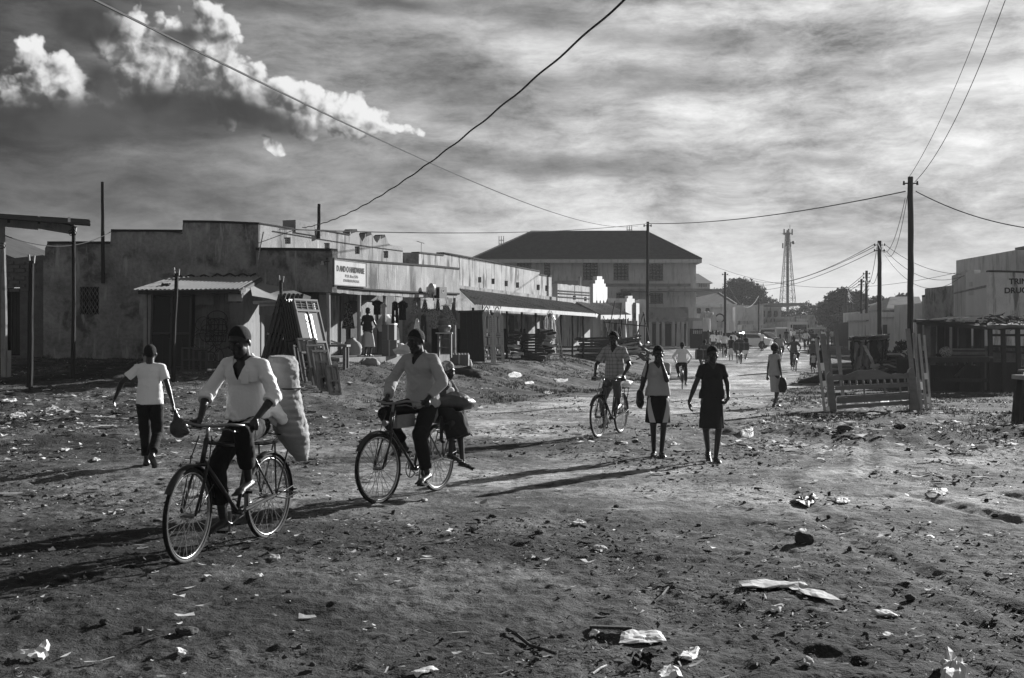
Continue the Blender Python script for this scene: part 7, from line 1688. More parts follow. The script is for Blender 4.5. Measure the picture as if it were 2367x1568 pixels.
    mb = MB(); mb.tube([BB+Vector((.095*cos(2*pi*i/28), -.045, .095*sin(2*pi*i/28))) for i in range(28)], .006, 5, closed=True)
    for i in range(5): a = i*2*pi/5; mb.beam(BB+Vector((0, -.045, 0)), BB+Vector((.09*cos(a), -.045, .09*sin(a))), .012, .005)
    for sg in (1, -1): mb.beam(BB+Vector((0, -.045, sg*.093)), RA+Vector((0, -.045, sg*.035)), .006, .006)
    mb.build('chainring', 'metal_grey', t)
    PED = []
    for s_, a in ((-.09, crank), (.09, crank+pi)):
        e = BB+Vector((.17*cos(a), s_, .17*sin(a))); mb = MB(); mb.beam(BB+Vector((0, s_*.8, 0)), e, .018, .012); mb.build('crank', 'metal_grey', t); mb = MB(); mb.box(e+Vector((0, s_*.55, 0)), (.09, .085, .022)); mb.build('pedal', 'tyre', t); PED.append(e+Vector((0, s_*.45, 0)))
    if rack:
        mb = MB(); zr = .80
        for y in (-.08, 0, .08): mb.beam((-.36, y, zr), (-.86, y, zr), .012)
        for x in (-.36, -.5, -.65, -.86): mb.beam((x, -.085, zr), (x, .085, zr), .012)
        for y in (-.075, .075): mb.tube([RA+Vector((0, y, 0)), (-.80, y, zr)], .0075, 5); mb.tube([RA+Vector((0, y, 0)), (-.55, y, zr)], .0075, 5)
        mb.build('rack', 'frame_paint', t)
    if stand:
        mb = MB()
        for y in (-.07, .07): mb.tube([RA+Vector((0, y, 0)), RA+Vector((-.14, y*1.3, -.03)), RA+Vector((-.30, y*1.5, .0))], .008, 5)
        mb.tube([RA+Vector((-.30, -.105, 0)), RA+Vector((-.30, .105, 0))], .008, 5); mb.tube([BB+Vector((0, .07, .02)), RA+Vector((.03, .085, .02))], .014, 6); mb.build('stand', 'metal_bright', t)
    if lamp:
        mb = MB(SR); mb.cone(Vector((.40, 0, .80)), Vector((.46, 0, .80)), .02, .035, 10); mb.build('lamp', 'metal_grey', t)
    t.location = loc; t.rotation_euler = (0, 0, rz); return t, PED, top.z
mat('frame_paint', .012, .3, .2, spec=.6)
def ride(loc, rz, **k): return None
# ============================================================ the people nearest the camera
def gl(x, y, dz=0.): return Vector((x, y, Gz(x, y)+dz))
def cyclist1():
    rz = R(-109); L = gl(-2.20, 9.33, -.0); bk, ped, hz = bicycle('black roadster bicycle of the nearest rider, loaded with the tall sack', L, rz, R(6), -1.75, stand=True, lamp=False)
    hz = 1.0; person('man in open necked white shirt with rolled sleeves riding the nearest bicycle', L, rz, 1.0, pelvis=(-.27, 0, 1.005), lean=.14, head=(-.05, .22), hands=[(.03, .25, 1.035), (.03, -.25, 1.035)], elb=[(-.5, 1, -.35), (-.5, -1, -.35)],
        feet=[(-.07+.02, .13, .56), (-.10, -.13, .24)], kne=[(1, .3, .1), (1, -.1, 0)], curl=(1.15, 1.15), hd=[(.8, -.1, -.55), (.8, .1, -.55)], hn=[(-.3, 0, -1), (-.3, 0, -1)], vox=.0068,
        top=dict(m='shirt_white', sleeve=1.25, hem=.02, loose=1.5, v=(.17, .075), collar=True, pocket=True, fold=.012, flaps=((Vector((-.36, .08, 1.10)), Vector((-.52, .20, .93)), .09, .055, .6), (Vector((-.30, .12, 1.2)), Vector((-.42, .22, 1.02)), .08, .06, .6))),
        legs=dict(kind='trousers', m='cloth_dark', len=.86, wide=1.12), shoes=None, toes=[(1, .1, -.25), (1, -.1, -.30)], tilt=(0, .05))
    # tall woven sack standing behind him on the carrier
    s = thing('charcoal_sack', 'tall bulging woven sack roped upright behind the nearest rider', 'sack', (0, 0, 0)); mb = MB(); n = 30; rr = []; m_ = 60
    for q in range(m_+1):
        t = q/m_; z = -.19+.86*t; r_ = (.152+.005*sin(q*1.7)+.003*sin(q*2.9))*(min(1, (t+.03)*3.4)**.6)*(1-.10*max(0, t-.55)) if t < .93 else .152*.955*(1-(t-.93)*4.0)
        cx, cy = .03*sin(t*3), .04*(t-.5)*-1
        lean = (1-t)**2*.16
        rr.append([Vector((cx+r_*(1.0+.05*mnoise.noise(Vector((i*.5, q*.15, 1))))*cos(2*pi*i/n)-lean*.3, cy+lean*.9+r_*.92*sin(2*pi*i/n)*(1+.02*sin(i+q*.5)), z+.010*sin(i*.8+q*2.1))) for i in range(n)])
    mb.rings(rr); o = organic(mb, 'sack_body', 'sack', s, .010, 2, (.005, 9, 5)); mb = MB()
    for z in (.05, .42): mb = MB(); mb.tube([Vector((.158*cos(a*pi/12), .148*sin(a*pi/12)+.02, z)) for a in range(24)], .006, 5, closed=True); mb.build('rope', 'cable', s)
    f = Matrix.Rotation(rz, 3, 'Z') @ Vector((-.58, .13, 0)); s.location = L+f+Vector((0, 0, .84)); s.rotation_euler = (R(-3), R(3), rz)
cyclist1()
def cyclist2():
    rz = R(-117); L = gl(-1.07, 12.45); bicycle('bicycle of the second rider carrying the seated woman and dark bundle', L, rz, R(-6), 1.95, stand=True)
    person('man in loose pale grey long sleeved shirt riding the second bicycle', L, rz, 1.0, pelvis=(-.27, 0, 1.0), lean=.16, head=(-.1, .15), hands=[(.03, .25, 1.04), (.03, -.25, 1.04)], elb=[(-.5, .9, -.4), (-.5, -.9, -.4)],
        feet=[(-.14, .13, .25), (-.10, -.13, .53)], kne=[(1, .1, 0), (1, -.35, .1)], curl=(1.1, 1.1), hd=[(.8, -.1, -.55), (.8, .1, -.55)], hn=[(-.3, 0, -1), (-.3, 0, -1)], vox=.008,
        top=dict(m='shirt_grey', sleeve=1.9, hem=-.06, loose=1.75, v=(.11, .06), collar=True, fold=.012, flaps=((Vector((-.38, .06, 1.05)), Vector((-.42, .16, .90)), .10, .08, .6),)), legs=dict(kind='trousers', m='cloth_dark', len=.93, wide=1.15), toes=[(1, .1, -.2), (1, -.1, -.2)])
    M3 = Matrix.Rotation(rz, 3, 'Z')
    # woman sitting sideways on the carrier, facing the rider's left
    rz2 = rz+R(78); L2 = L+M3 @ Vector((-.53, .0, 0)); SP = .76; person('woman in patterned headscarf sitting sideways behind the second rider', L2, rz2, SP, pelvis=(.02, 0, 1.12), lean=.32, head=(0, .2), hands=[(.34, .12, 1.18), (.34, -.12, 1.18)], elb=[(-.4, 1, -.4), (-.4, -1, -.4)],
        feet=[(.46, .06, .46), (.40, -.12, .58)], kne=[(1, .1, .3), (1, -.1, .3)], curl=(.8, .8), vox=.010, female=True, hair='scarf', top=dict(m='cloth_mid', sleeve=.8, hem=-.03, name='blouse'), legs=None, shoes='sandal', toes=[(1, .1, -.3), (1, -.1, -.25)])
    fr = Matrix.Translation(L2) @ Matrix.Rotation(rz2, 4, 'Z')
    sk = MB(fr); sk.cap((.0, .07, .88), (.28, .07, .82), .105, .09); sk.cap((.0, -.07, .88), (.26, -.09, .84), .105, .09); sk.cone((.26, 0, .85), (.34, .0, .60), .12, .14, 20)
    wm = [o for o in bpy.data.objects if o.name.startswith('person') and 'headscarf' in o.get('label', '')][0]
    o = organic(sk, 'skirt', 'cloth_charcoal', None, .012, 2, (.008, 6, 3)); o.parent = wm; o.matrix_parent_inverse = (Matrix.Translation(L2) @ Matrix.Rotation(rz2, 4, 'Z') @ Matrix.Scale(SP, 4)).inverted()
    person('child with cropped hair held on the lap behind the second rider', L2+Vector((.03, .05, -.09)), rz2-R(30), .55, pelvis=(.16, 0, 1.75), lean=.35, head=(.2, .5), hands=[(.5, .12, 1.75), (.5, -.12, 1.75)], feet=[(.5, .1, 1.25), (.5, -.1, 1.25)], vox=.012, top=dict(m='cloth_white', sleeve=.6, hem=-.05), legs=dict(kind='shorts', m='cloth_mid'))
    b = lump('plastic_bundle', 'bulging dark plastic bundle held beside the seated woman', L2+Matrix.Rotation(rz2, 3, 'Z') @ Vector((.22, .04, .97)), (.21, .14, .105), 'plastic_bundle', 'bundle', 7, .35); b.rotation_euler = (0, 0, rz2+1.2)
    b = lump('cloth_bag', 'small pale cloth bag dangling between second rider and bundle', L2+Matrix.Rotation(rz2, 3, 'Z') @ Vector((.16, -.24, .90)), (.07, .07, .17), 'tarp', 'bag', 4, .25)
    # basket board on his top tube
    fb = Matrix.Translation(L) @ Matrix.Rotation(rz, 4, 'Z'); t = thing('carton', 'flat pale carton tied across the frame of the second bicycle', 'box', L); mb = MB(fb); mb.box((.10, 0, .80), (.34, .05, .13)); mb.build('carton', 'tarp', t)
cyclist2()
def cyclist3():
    rz = R(-114); L = gl(1.68, 20.5); bicycle('bicycle of the third rider with a pale cloth on its carrier', L, rz, R(-3), -1.75)
    person('man in checked short sleeved shirt riding the third bicycle', L, rz, 1.03, pelvis=(-.27, 0, .98), lean=.10, head=(.0, .05), hands=[(.03, .25, 1.0), (.03, -.25, 1.0)], elb=[(-.5, .9, -.4), (-.5, -.9, -.4)],
        feet=[(-.07, .13, .54), (-.10, -.13, .22)], kne=[(1, .2, .1), (1, -.1, 0)], curl=(1.1, 1.1), hd=[(.8, -.1, -.55), (.8, .1, -.55)], hn=[(-.3, 0, -1), (-.3, 0, -1)], vox=.010,
        top=dict(m='cloth_check', sleeve=.78, hem=-.08, loose=1.3, v=(.10, .055), collar=True, fold=.008), legs=dict(kind='trousers', m='cloth_mid', len=.85, wide=1.1), toes=[(1, .1, -.2), (1, -.1, -.2)])
    M3 = Matrix.Rotation(rz, 3, 'Z'); b = lump('cloth_bundle', 'folded pale cloth tied on the carrier of the third bicycle', L+M3 @ Vector((-.62, .03, .88)), (.22, .15, .06), 'cloth_white', 'cloth', 3, .3); b.rotation_euler = (0, 0, rz)
cyclist3()
def walkers():
    # boy walking away with the black bag
    rz = R(100); L = gl(XW(346, 15.4), 15.4); S = .945; person('boy in white T shirt and dark trousers walking away with a black plastic bag', L, rz, S, pelvis=(0, 0, .91), lean=.02, head=(-.12, -.02), hands=[(.10, .46, .96), (-.14, -.32, .86)], elb=[(-.8, .7, -.2), (-1, -.3, -.2)],
        feet=[(.16, .06, .085), (-.24, -.06, .19)], kne=[(1, .1, 0), (1, -.1, 0)], curl=(.35, 1.0), vox=.008, top=dict(m='cloth_white', sleeve=.62, hem=-.05, loose=1.25, fold=.008), legs=dict(kind='trousers', m='cloth_dark', len=.93, wide=1.12), shoes='shoe', toes=[(1, .1, 0), (.75, -.1, -.62)])
    M3 = Matrix.Rotation(rz, 3, 'Z'); c = L+M3 @ (Vector((-.14, -.38, .60))*S); t = thing('plastic_bag', 'black plastic carrier bag swinging from the boy by his knee', 'bag', c); mb = MB()
    mb.ell(c+Vector((.02, 0, -.06)), (.12, .09, .13), 18, 12); mb.cap(c, c+Vector((-.03, 0, .20)), .06, .012, 12); mb.ell(c+Vector((.09, 0, -.10)), (.07, .06, .06), 12, 8); mb.v = [tuple(Vector(p)-c) for p in mb.v]
    organic(mb, 'bag_body', 'plastic_dark', t, .009, 2, (.0035, 9, 3)); mb = MB()
    hnd = L+M3 @ (Vector((-.14, -.32, .80))*S)
    for dx in (-.015, .015): mb.tube([c+Vector((-.03+dx, 0, .17)), hnd+Vector((dx, 0, -.03))], .008, 5)
    mb.build('handle', 'plastic_dark', t)
    # woman A
    rz = R(-93); L = gl(XW(1521, 16.75), 16.75); S = .925; person('woman in pale grey top and panelled dark skirt raising a hand to her mouth', L, rz, S, pelvis=(0, 0, .92), lean=.0, head=(.05, .15), hands=[(.20, .045, 1.40), (-.04, -.30, .84)], elb=[(-.1, .35, -1), (-1, -.25, -.1)],
        feet=[(.05, .05, .085), (-.04, -.06, .085)], curl=(.55, .45), hd=[(-.35, -.35, .9), (.1, .05, -1)], hn=[(-1, 0, -.2), (0, 1, 0)], vox=.009, female=True, hair='short', top=dict(m='top_grey', sleeve=.6, hem=.0, loose=1.0, v=(.10, .07), fold=.006, name='top'), legs=dict(kind='skirt', m='cloth_dark', len=.47, flare=.035, panels='shirt_pale'), shoes='sandal')
    M3 = Matrix.Rotation(rz, 3, 'Z'); fr = Matrix.Translation(L) @ Matrix.Rotation(rz, 4, 'Z') @ Matrix.Scale(S, 4); t = thing('handbag', 'dark shoulder bag hanging at the side of the woman in the pale top', 'bag', L+Vector((0, 0, 1)))
    c = Vector((-.02, -.27, .88)); mb = MB(fr); mb.ell(c, (.16, .055, .15), 18, 12); mb.ell(c-Vector((0, 0, .07)), (.18, .06, .09), 16, 10); mb.v = [tuple(Vector(p)-ORG[t.name]) for p in mb.v]; organic(mb, 'bag_body', 'bag_leather', t, .01, 2, (.006, 10, 4))
    mb = MB(fr)
    mb.tube([(.10, -.25, 1.0), (.125, -.17, 1.30), (.06, -.15, 1.45), (-.04, -.16, 1.44), (-.12, -.22, 1.25), (-.12, -.26, 1.0)], .016, 6); mb.build('strap', 'bag_leather', t)
    # woman B
    rz = R(-88); L = gl(XW(1646, 16.1), 16.1); S = .93; person('woman in dark polo shirt and dark knee length skirt walking with arms low', L, rz, S, pelvis=(0, 0, .92), lean=-.01, head=(.05, .10), hands=[(.10, .215, .93), (.08, -.36, .85)], elb=[(-1, .45, 0), (-1, -.2, 0)],
        feet=[(.10, .035, .085), (-.20, -.02, .15)], kne=[(1, .0, 0), (1, -.3, 0)], curl=(.7, .35), hd=[(.4, -.5, -.75), (.25, .05, -1)], hn=[(-.2, -1, 0), (0, 1, 0)], vox=.009, female=True, hair='short', top=dict(m='cloth_charcoal', sleeve=.55, hem=.0, loose=.95, v=(.09, .06), collar=True, fold=.006, name='polo_shirt'),
        legs=dict(kind='skirt', m='cloth_charcoal', len=.49, flare=.02), shoes='sandal', toes=[(1, .05, -.1), (.9, -.1, -.5)])
    # woman C, seen from her right side
    rz = R(35); L = gl(XW(1790, 29.2), 29.2); S = .90; person('woman with full round hair, pale skirt and dark bag crossing behind the two women', L, rz, S, pelvis=(0, 0, .92), lean=.0, head=(.1, .02), hands=[(-.02, .24, .82), (.0, -.26, .82)], feet=[(.10, .05, .085), (-.06, -.05, .085)], vox=.013, female=True, hair='afro',
        top=dict(m='top_grey', sleeve=.25, hem=-.08, loose=1.1, name='top'), legs=dict(kind='skirt', m='shirt_grey', len=.60, flare=.02), shoes='sandal')
    M3 = Matrix.Rotation(rz, 3, 'Z'); lump('handbag', 'dark long bag held low by the woman with round hair', L+M3 @ Vector((.0, -.27, .52)), (.10, .06, .22), 'bag_leather', 'bag', 2, .2)
    # customer at the shop
    L = Vector((XW(850, 38.2), 38.2, 1.09)); person('woman in dark top and pale gathered skirt standing on the hardware porch', L, R(75), .93, pelvis=(0, 0, .92), head=(0, .1), hands=[(.28, .2, 1.05), (.25, -.2, 1.08)], feet=[(0, .08, .085), (.03, -.08, .085)], vox=.015, female=True, hair='bob', top=dict(m='cloth_charcoal', sleeve=.5, hem=-.02), legs=dict(kind='skirt', m='shirt_pale', len=.66, flare=.07), shoes='sandal')
walkers()
# ============================================================ the crowd up the street
def crowd():
    # white shirted rider going away
    def hz(px_, Y): return gl(XW(px_, Y), Y)
    def rider(lab, blab, px_, Y, rz, tm, lm, hair='short', vox=.016, proto=True, S=1.0, sleeve=1.7):
        L = hz(px_, Y); bk, _, _ = bicycle(blab, L, rz, 0, -1.6, stand=False, detail=False, lamp=False)
        p, _ = person(lab, L, rz, S, pelvis=(-.27, 0, 1.0), lean=.24, hands=[(.03, .25, 1.03), (.03, -.25, 1.03)], elb=[(-.4, 1, -.4), (-.4, -1, -.4)], feet=[(-.10, .13, .53), (-.10, -.13, .23)], kne=[(1, .25, .1), (1, -.1, 0)], vox=vox, hair=hair, top=dict(m=tm, sleeve=sleeve, hem=-.02, loose=1.3), legs=dict(kind='trousers', m=lm, len=.9, wide=1.1), eyes=False, group='riders up the street')
        return bk, p
    bw, pw = rider('man in white shirt cycling away, nearest rider with his back turned', 'bicycle under the white shirted rider going away', 1577, 44.5, R(82), 'cloth_white', 'cloth_dark')
    bb, pb = rider('rider half hidden behind the larger dark drum on his carrier', 'bicycle carrying the larger dark drum', 1628, 56, R(88), 'cloth_mid', 'cloth_mid')
    def drum(lab, L, rz, w_=.95, r_=.24):
        t = thing('oil_drum', lab, 'drum', (0, 0, 0)); mb = MB(); mb.tube([(0, -w_/2, 0), (0, w_/2, 0)], r_, 20); mb.build('shell', 'barrel', t, smooth=False)
        for y in (-w_/2+.01, -w_/6, w_/6, w_/2-.01): mb = MB(); mb.tube([(r_*1.01*cos(q*pi/12), y, r_*1.01*sin(q*pi/12)) for q in range(24)], .014, 5, closed=True); mb.build('hoop', 'metal_grey', t)
        mb = MB(); mb.beam((0, -.02, r_+.01), (0, -.02, -r_-.01), .04, .02); mb.build('strap', 'cable', t); t.location = L; t.rotation_euler = (0, 0, rz); return t
    L = hz(1628, 56)+Matrix.Rotation(R(88), 3, 'Z') @ Vector((-.62, 0, 1.05)); drum('larger nearer dark drum strapped crosswise behind a rider going away', L, R(88))
    def again(src, lab, blab, px_, Y, rz, sc=1.):
        L = hz(px_, Y); dup(bw, L, rz, blab); return dup(src, L, rz, lab)
    again(pb, 'rider in dark top with the smaller drum behind him', 'bicycle carrying the smaller dark drum', 1708, 72.6, R(90)); drum('smaller further dark drum carried crosswise on a bicycle', hz(1708, 72.6)+Vector((0, -.62, 1.05)), R(90), .92, .23)
    bk, pm = rider('broad man in grey short sleeves cycling towards the camera behind the round haired woman', 'bicycle ridden by the broad man in grey', 1836, 62, R(-96), 'cloth_mid', 'cloth_charcoal', sleeve=.7, S=1.05)
    bk, pl = rider('man in mid grey shirt cycling towards the camera left of the broad man', 'bicycle of the rider left of the broad man', 1804, 76, R(-100), 'shirt_grey', 'cloth_charcoal', sleeve=.7)
    again(pw, 'small distant rider in pale shirt coming up the middle of the street', 'bicycle of the small distant rider in pale shirt', 1864, 104, R(-90)); again(pw, 'rider in white shirt seen between the two drums', 'bicycle of the white shirted rider between the drums', 1694, 92, R(85)); again(pl, 'distant rider in grey by the far right walkers', 'bicycle of the distant rider in grey', 1925, 120, R(-95))
    again(pw, 'rider in white turning by the parked pale car', 'bicycle of the rider turning by the pale car', 1675, 84, R(70))
    # walkers: four bodies, then copies
    W1, _ = person('man in black shirt and pale trousers walking away right of the street centre', hz(1888, 88), R(85), 1.0, feet=[(.2, .08, .09), (-.2, -.08, .12)], hands=[(.12, .28, .85), (-.1, -.28, .84)], vox=.018, top=dict(m='cloth_dark', sleeve=.6, hem=-.08), legs=dict(kind='trousers', m='cloth_mid'), shoes=None, eyes=False, group='walkers up the street')
    W2, _ = person('woman in dark top and white skirt walking away beside the smaller drum', hz(1690, 78), R(90), .95, feet=[(.12, .07, .09), (-.1, -.07, .1)], hands=[(.1, .25, .85), (0, -.26, .84)], vox=.018, female=True, hair='bob', top=dict(m='cloth_charcoal', sleeve=.4, hem=0), legs=dict(kind='skirt', m='cloth_white', len=.6, flare=.04), eyes=False, group='walkers up the street')
    W3, _ = person('man in white shirt walking away just left of the pale parked car', hz(1662, 96), R(88), 1.0, feet=[(.1, .08, .09), (-.15, -.08, .1)], vox=.018, top=dict(m='cloth_white', sleeve=.9, hem=-.08, loose=1.3), legs=dict(kind='trousers', m='cloth_charcoal'), eyes=False, group='walkers up the street')
    W4, _ = person('woman in long patterned wrap and white cap walking away with a child', hz(1879, 66), R(80), .97, feet=[(.08, .08, .09), (-.1, -.08, .1)], vox=.018, female=True, hair='cap', top=dict(m='cloth_mid', sleeve=.7, hem=-.1, loose=1.4), legs=dict(kind='skirt', m='cloth_charcoal', len=.80, flare=.03), eyes=False, group='walkers up the street')
    W5, _ = person('child in pale top and dark shorts walking behind the woman in the cap', hz(1880, 59), R(95), .64, feet=[(.1, .07, .09), (-.12, -.07, .12)], vox=.02, top=dict(m='shirt_pale', sleeve=.05, hem=-.05), legs=dict(kind='shorts', m='cloth_dark'), eyes=False, group='walkers up the street')
    W6, _ = person('man in dark clothes standing between the leaning bed rails', hz(1899, 47), R(-80), .98, feet=[(.1, .08, .09), (-.1, -.08, .1)], vox=.018, top=dict(m='cloth_dark', sleeve=.6, hem=-.1), legs=dict(kind='trousers', m='cloth_charcoal'), eyes=False, group='walkers up the street')
    for src, lab, px_, Y, rz in ((W2, 'woman in white skirt and black top right of the smaller drum', 1723, 80, 60), (W3, 'figure in white top and dark skirt standing before the minivan', 1762, 102, 200), (W3, 'first white shirted walker left of the larger drum head', 1648, 100, 80), (W1, 'dark walker seen just behind the smaller drum rider', 1700, 104, 90),
                                 (W1, 'dark walker behind the far rider, slightly left', 1872, 118, 90), (W6, 'dark walker close beside the black shirted man', 1880, 104, 95), (W3, 'distant figure in white right of the black shirted man', 1903, 118, 60), (W1, 'distant dark figure at the foot of the far row', 1915, 140, 80), (W6, 'distant figure standing near the lorry wheel', 1848, 150, 0),
                                 (W2, 'distant woman walking near the minivan rear', 1790, 128, 80), (W6, 'distant dark figure between minivan and lorry', 1800, 140, 90), (W3, 'distant pale figure between minivan and lorry', 1812, 150, 90), (W1, 'distant figure just right of the lorry', 1860, 150, 90), (W6, 'distant dark figure under the far awning', 1935, 160, 90), (W1, 'distant figure on the left under the white piers', 1637, 112, 0), (W6, 'walker in the shade of the colonnade', 1648, 108, 30), (W3, 'distant pale figure close to the left of the lorry', 1828, 160, 90), (W2, 'distant woman crossing in front of the long far row', 1898, 150, 170), (W1, 'distant dark figure by the dark plank hut', 1952, 112, 70), (W3, 'pale figure standing by the plank hut corner', 1962, 118, 20),
                                 (W2, 'distant woman between the small pale rider and the black shirted man', 1876, 134, 95), (W6, 'dark figure leaning at the white sedan bonnet', 1712, 106, 40), (W3, 'distant white figure at the far end, left of the lorry cab', 1836, 170, 90), (W1, 'distant dark figure half way to the lorry', 1818, 125, 85), (W2, 'woman in white skirt under the ornate white cresting', 1656, 112, 10)):
        dup(src, hz(px_, Y), R(rz), lab, 'walkers up the street')
    # someone seated in the torn shelter
    person('person in pale top sitting low inside the torn plastic shelter', hz(2022, 51.5), R(-90), .95, pelvis=(0, 0, .30), lean=.15, feet=[(.45, .12, .08), (.45, -.12, .08)], hands=[(.3, .1, .45), (.3, -.1, .45)], kne=[(.3, .2, 1), (.3, -.2, 1)], vox=.02, top=dict(m='shirt_grey', sleeve=.5, hem=0), legs=dict(kind='trousers', m='cloth_dark'), eyes=False)
crowd()
# ============================================================ vehicles
def car(label, px_, Y, rz, m, kind='sedan'):
    g = GP(px_, Y); t = thing('parked_car' if kind != 'lorry' else 'lorry', label, 'car' if kind != 'lorry' else 'lorry', (0, 0, 0), None)
    if kind == 'sedan': prof = [(-2.1, .45), (-2.15, .85), (-1.6, .95), (-1.0, 1.38), (.3, 1.42), (1.0, 1.0), (1.9, .86), (2.15, .6), (2.1, .3), (-2.0, .3)]; W_ = 1.7; gl_ = [(-1.35, .98), (-.95, 1.32), (.25, 1.36), (.8, 1.0)]; wh = .31
    elif kind == 'van': prof = [(-2.2, .45), (-2.25, 1.0), (-2.0, 1.75), (-1.6, 1.85), (1.0, 1.82), (1.6, 1.15), (2.2, .95), (2.25, .35), (-2.1, .35)]; W_ = 1.8; gl_ = [(-1.9, 1.1), (-1.7, 1.7), (.9, 1.7), (1.35, 1.15)]; wh = .35
    mb = MB(); n = len(prof); hw = W_/2; V = []
    for y, sc in ((-hw, .93), (-hw*.93, 1.), (hw*.93, 1.), (hw, .93)): V.append([Vector((x*.99 if sc < 1 else x, y*(1-.10*max(0, (z-.9))), z*sc if z > .5 else z)) for x, z in prof])
    mb.rings(V); mb.build('body', m, t)
    for sg in (-1, 1): mb = MB(); w_ = [Vector((x, sg*hw*(1-.10*max(0, z-.9)+.015), z*.97)) for x, z in gl_]; w2 = [p-Vector((0, sg*.05, 0)) for p in w_]; mb.rings([w_, w2]); mb.build('side_window', 'glass_dark', t)
    r0, r1 = gl_[0], gl_[1]; mb = MB(); mb.rings([[Vector((r0[0]-.22, -hw*.8, r0[1]+.04)), Vector((r0[0]-.22, hw*.8, r0[1]+.04)), Vector((r1[0]-.12, hw*.72, r1[1]+.03)), Vector((r1[0]-.12, -hw*.72, r1[1]+.03))], [Vector((r0[0]-.15, -hw*.8, r0[1]+.0)), Vector((r0[0]-.15, hw*.8, r0[1]+.0)), Vector((r1[0], hw*.72, r1[1]-.02)), Vector((r1[0], -hw*.72, r1[1]-.02))]]); mb.build('rear_window', 'glass_dark', t)
    for x in (-1.35, 1.35):
        for sg in (-1, 1): mb = MB(); mb.tube([(x, sg*(hw-.2), wh), (x, sg*(hw+.01), wh)], wh, 16); w_ = mb.build('wheel', 'tyre', t); mb = MB(); mb.tube([(x, sg*(hw), wh), (x, sg*(hw+.025), wh)], wh*.55, 12); mb.build('hubcap', 'metal_grey', w_)
    for sg in (-1, 1): mb = MB(); mb.box((-2.15, sg*hw*.78, .78), (.08, .22, .14)); mb.build('tail_light', 'paint_mid', t); mb = MB(); mb.box((2.1, sg*hw*.75, .68), (.12, .3, .14)); mb.build('headlight', 'glass_win', t)
    mb = MB(); mb.box((-2.2, 0, .55), (.04, .5, .12)); mb.build('number_plate', 'white_strip', t)
    t.location = g; t.rotation_euler = (0, 0, rz); return t
car('white sedan parked by the white shop fronts, rear to the street', 1731, 112, R(158), 'car_white'); car('dark car parked close behind the white sedan', 1753, 120, R(140), 'car_dark'); car('silver minivan seen from behind near the far end of the street', 1786, 128, R(110), 'car_silver', 'van')
car('dark hatchback in the shade left of the white sedan with raised tailgate', 1700, 118, R(60), 'car_dark')
def lorry():
    t = thing('lorry', 'pale flat fronted lorry facing down the street at its far end', 'lorry', (0, 0, 0)); mb = MB(); mb.bx(-1.2, 1.2, -.1, 2.0, .9, 2.75); mb.build('cab', 'car_white', t); mb = MB(); mb.bx(-1.05, 1.05, -.14, -.1, 1.6, 2.4); mb.build('windscreen', 'glass_dark', t)
    mb = MB(); mb.bx(-1.15, 1.15, -.18, -.1, 1.35, 1.5); mb.bx(-1.2, 1.2, -.35, -.1, .55, .9); mb.build('bumper', 'paint_mid', t); mb = MB(); mb.bx(-.9, .9, -.15, -.1, 1.0, 1.3); mb.build('grille', 'metal_dark', t)
    mb = MB(); mb.bx(-1.25, 1.25, 2.1, 7.5, 1.0, 2.9); mb.build('load_body', 'paint_grey', t)
    for sg in (-1, 1):
        for y in (1., 6.): mb = MB(); mb.tube([(sg*.85, y, .5), (sg*1.2, y, .5)], .5, 14); mb.build('wheel', 'tyre', t)
        mb = MB(); mb.bx(sg*1.3-.1, sg*1.3+.1, -.2, -.1, 1.9, 2.4); mb.build('mirror', 'metal_dark', t); mb = MB(); mb.bx(sg*.95-.18, sg*.95+.18, -.37, -.34, .65, .82); mb.build('headlight', 'glass_win', t)
    t.location = GP(1848, 178); t.rotation_euler = (0, 0, R(6))
lorry()
# ============================================================ what lies on the ground
def mesh_np(name, V, F, m, smooth=False):
    me = bpy.data.meshes.new(name); V = np.asarray(V, np.float32); F = np.asarray(F, np.int32); k = F.shape[1]
    me.vertices.add(len(V)); me.vertices.foreach_set('co', V.ravel()); me.loops.add(F.size); me.loops.foreach_set('vertex_index', F.ravel()); me.polygons.add(len(F))
    me.polygons.foreach_set('loop_start', np.arange(0, F.size, k, dtype=np.int32)); me.update(calc_edges=True); me.validate()
    me.materials.append(M(m)); o = bpy.data.objects.new(name, me); COL.objects.link(o); return o
def scatter(rs, n, y0, y1, xf0, xf1, pw=1.0):
    y = y0*(y1/y0)**(rs.rand(n)**pw); u = rs.uniform(-1, 1, n); x = u*(y*.47+.6); return x, y
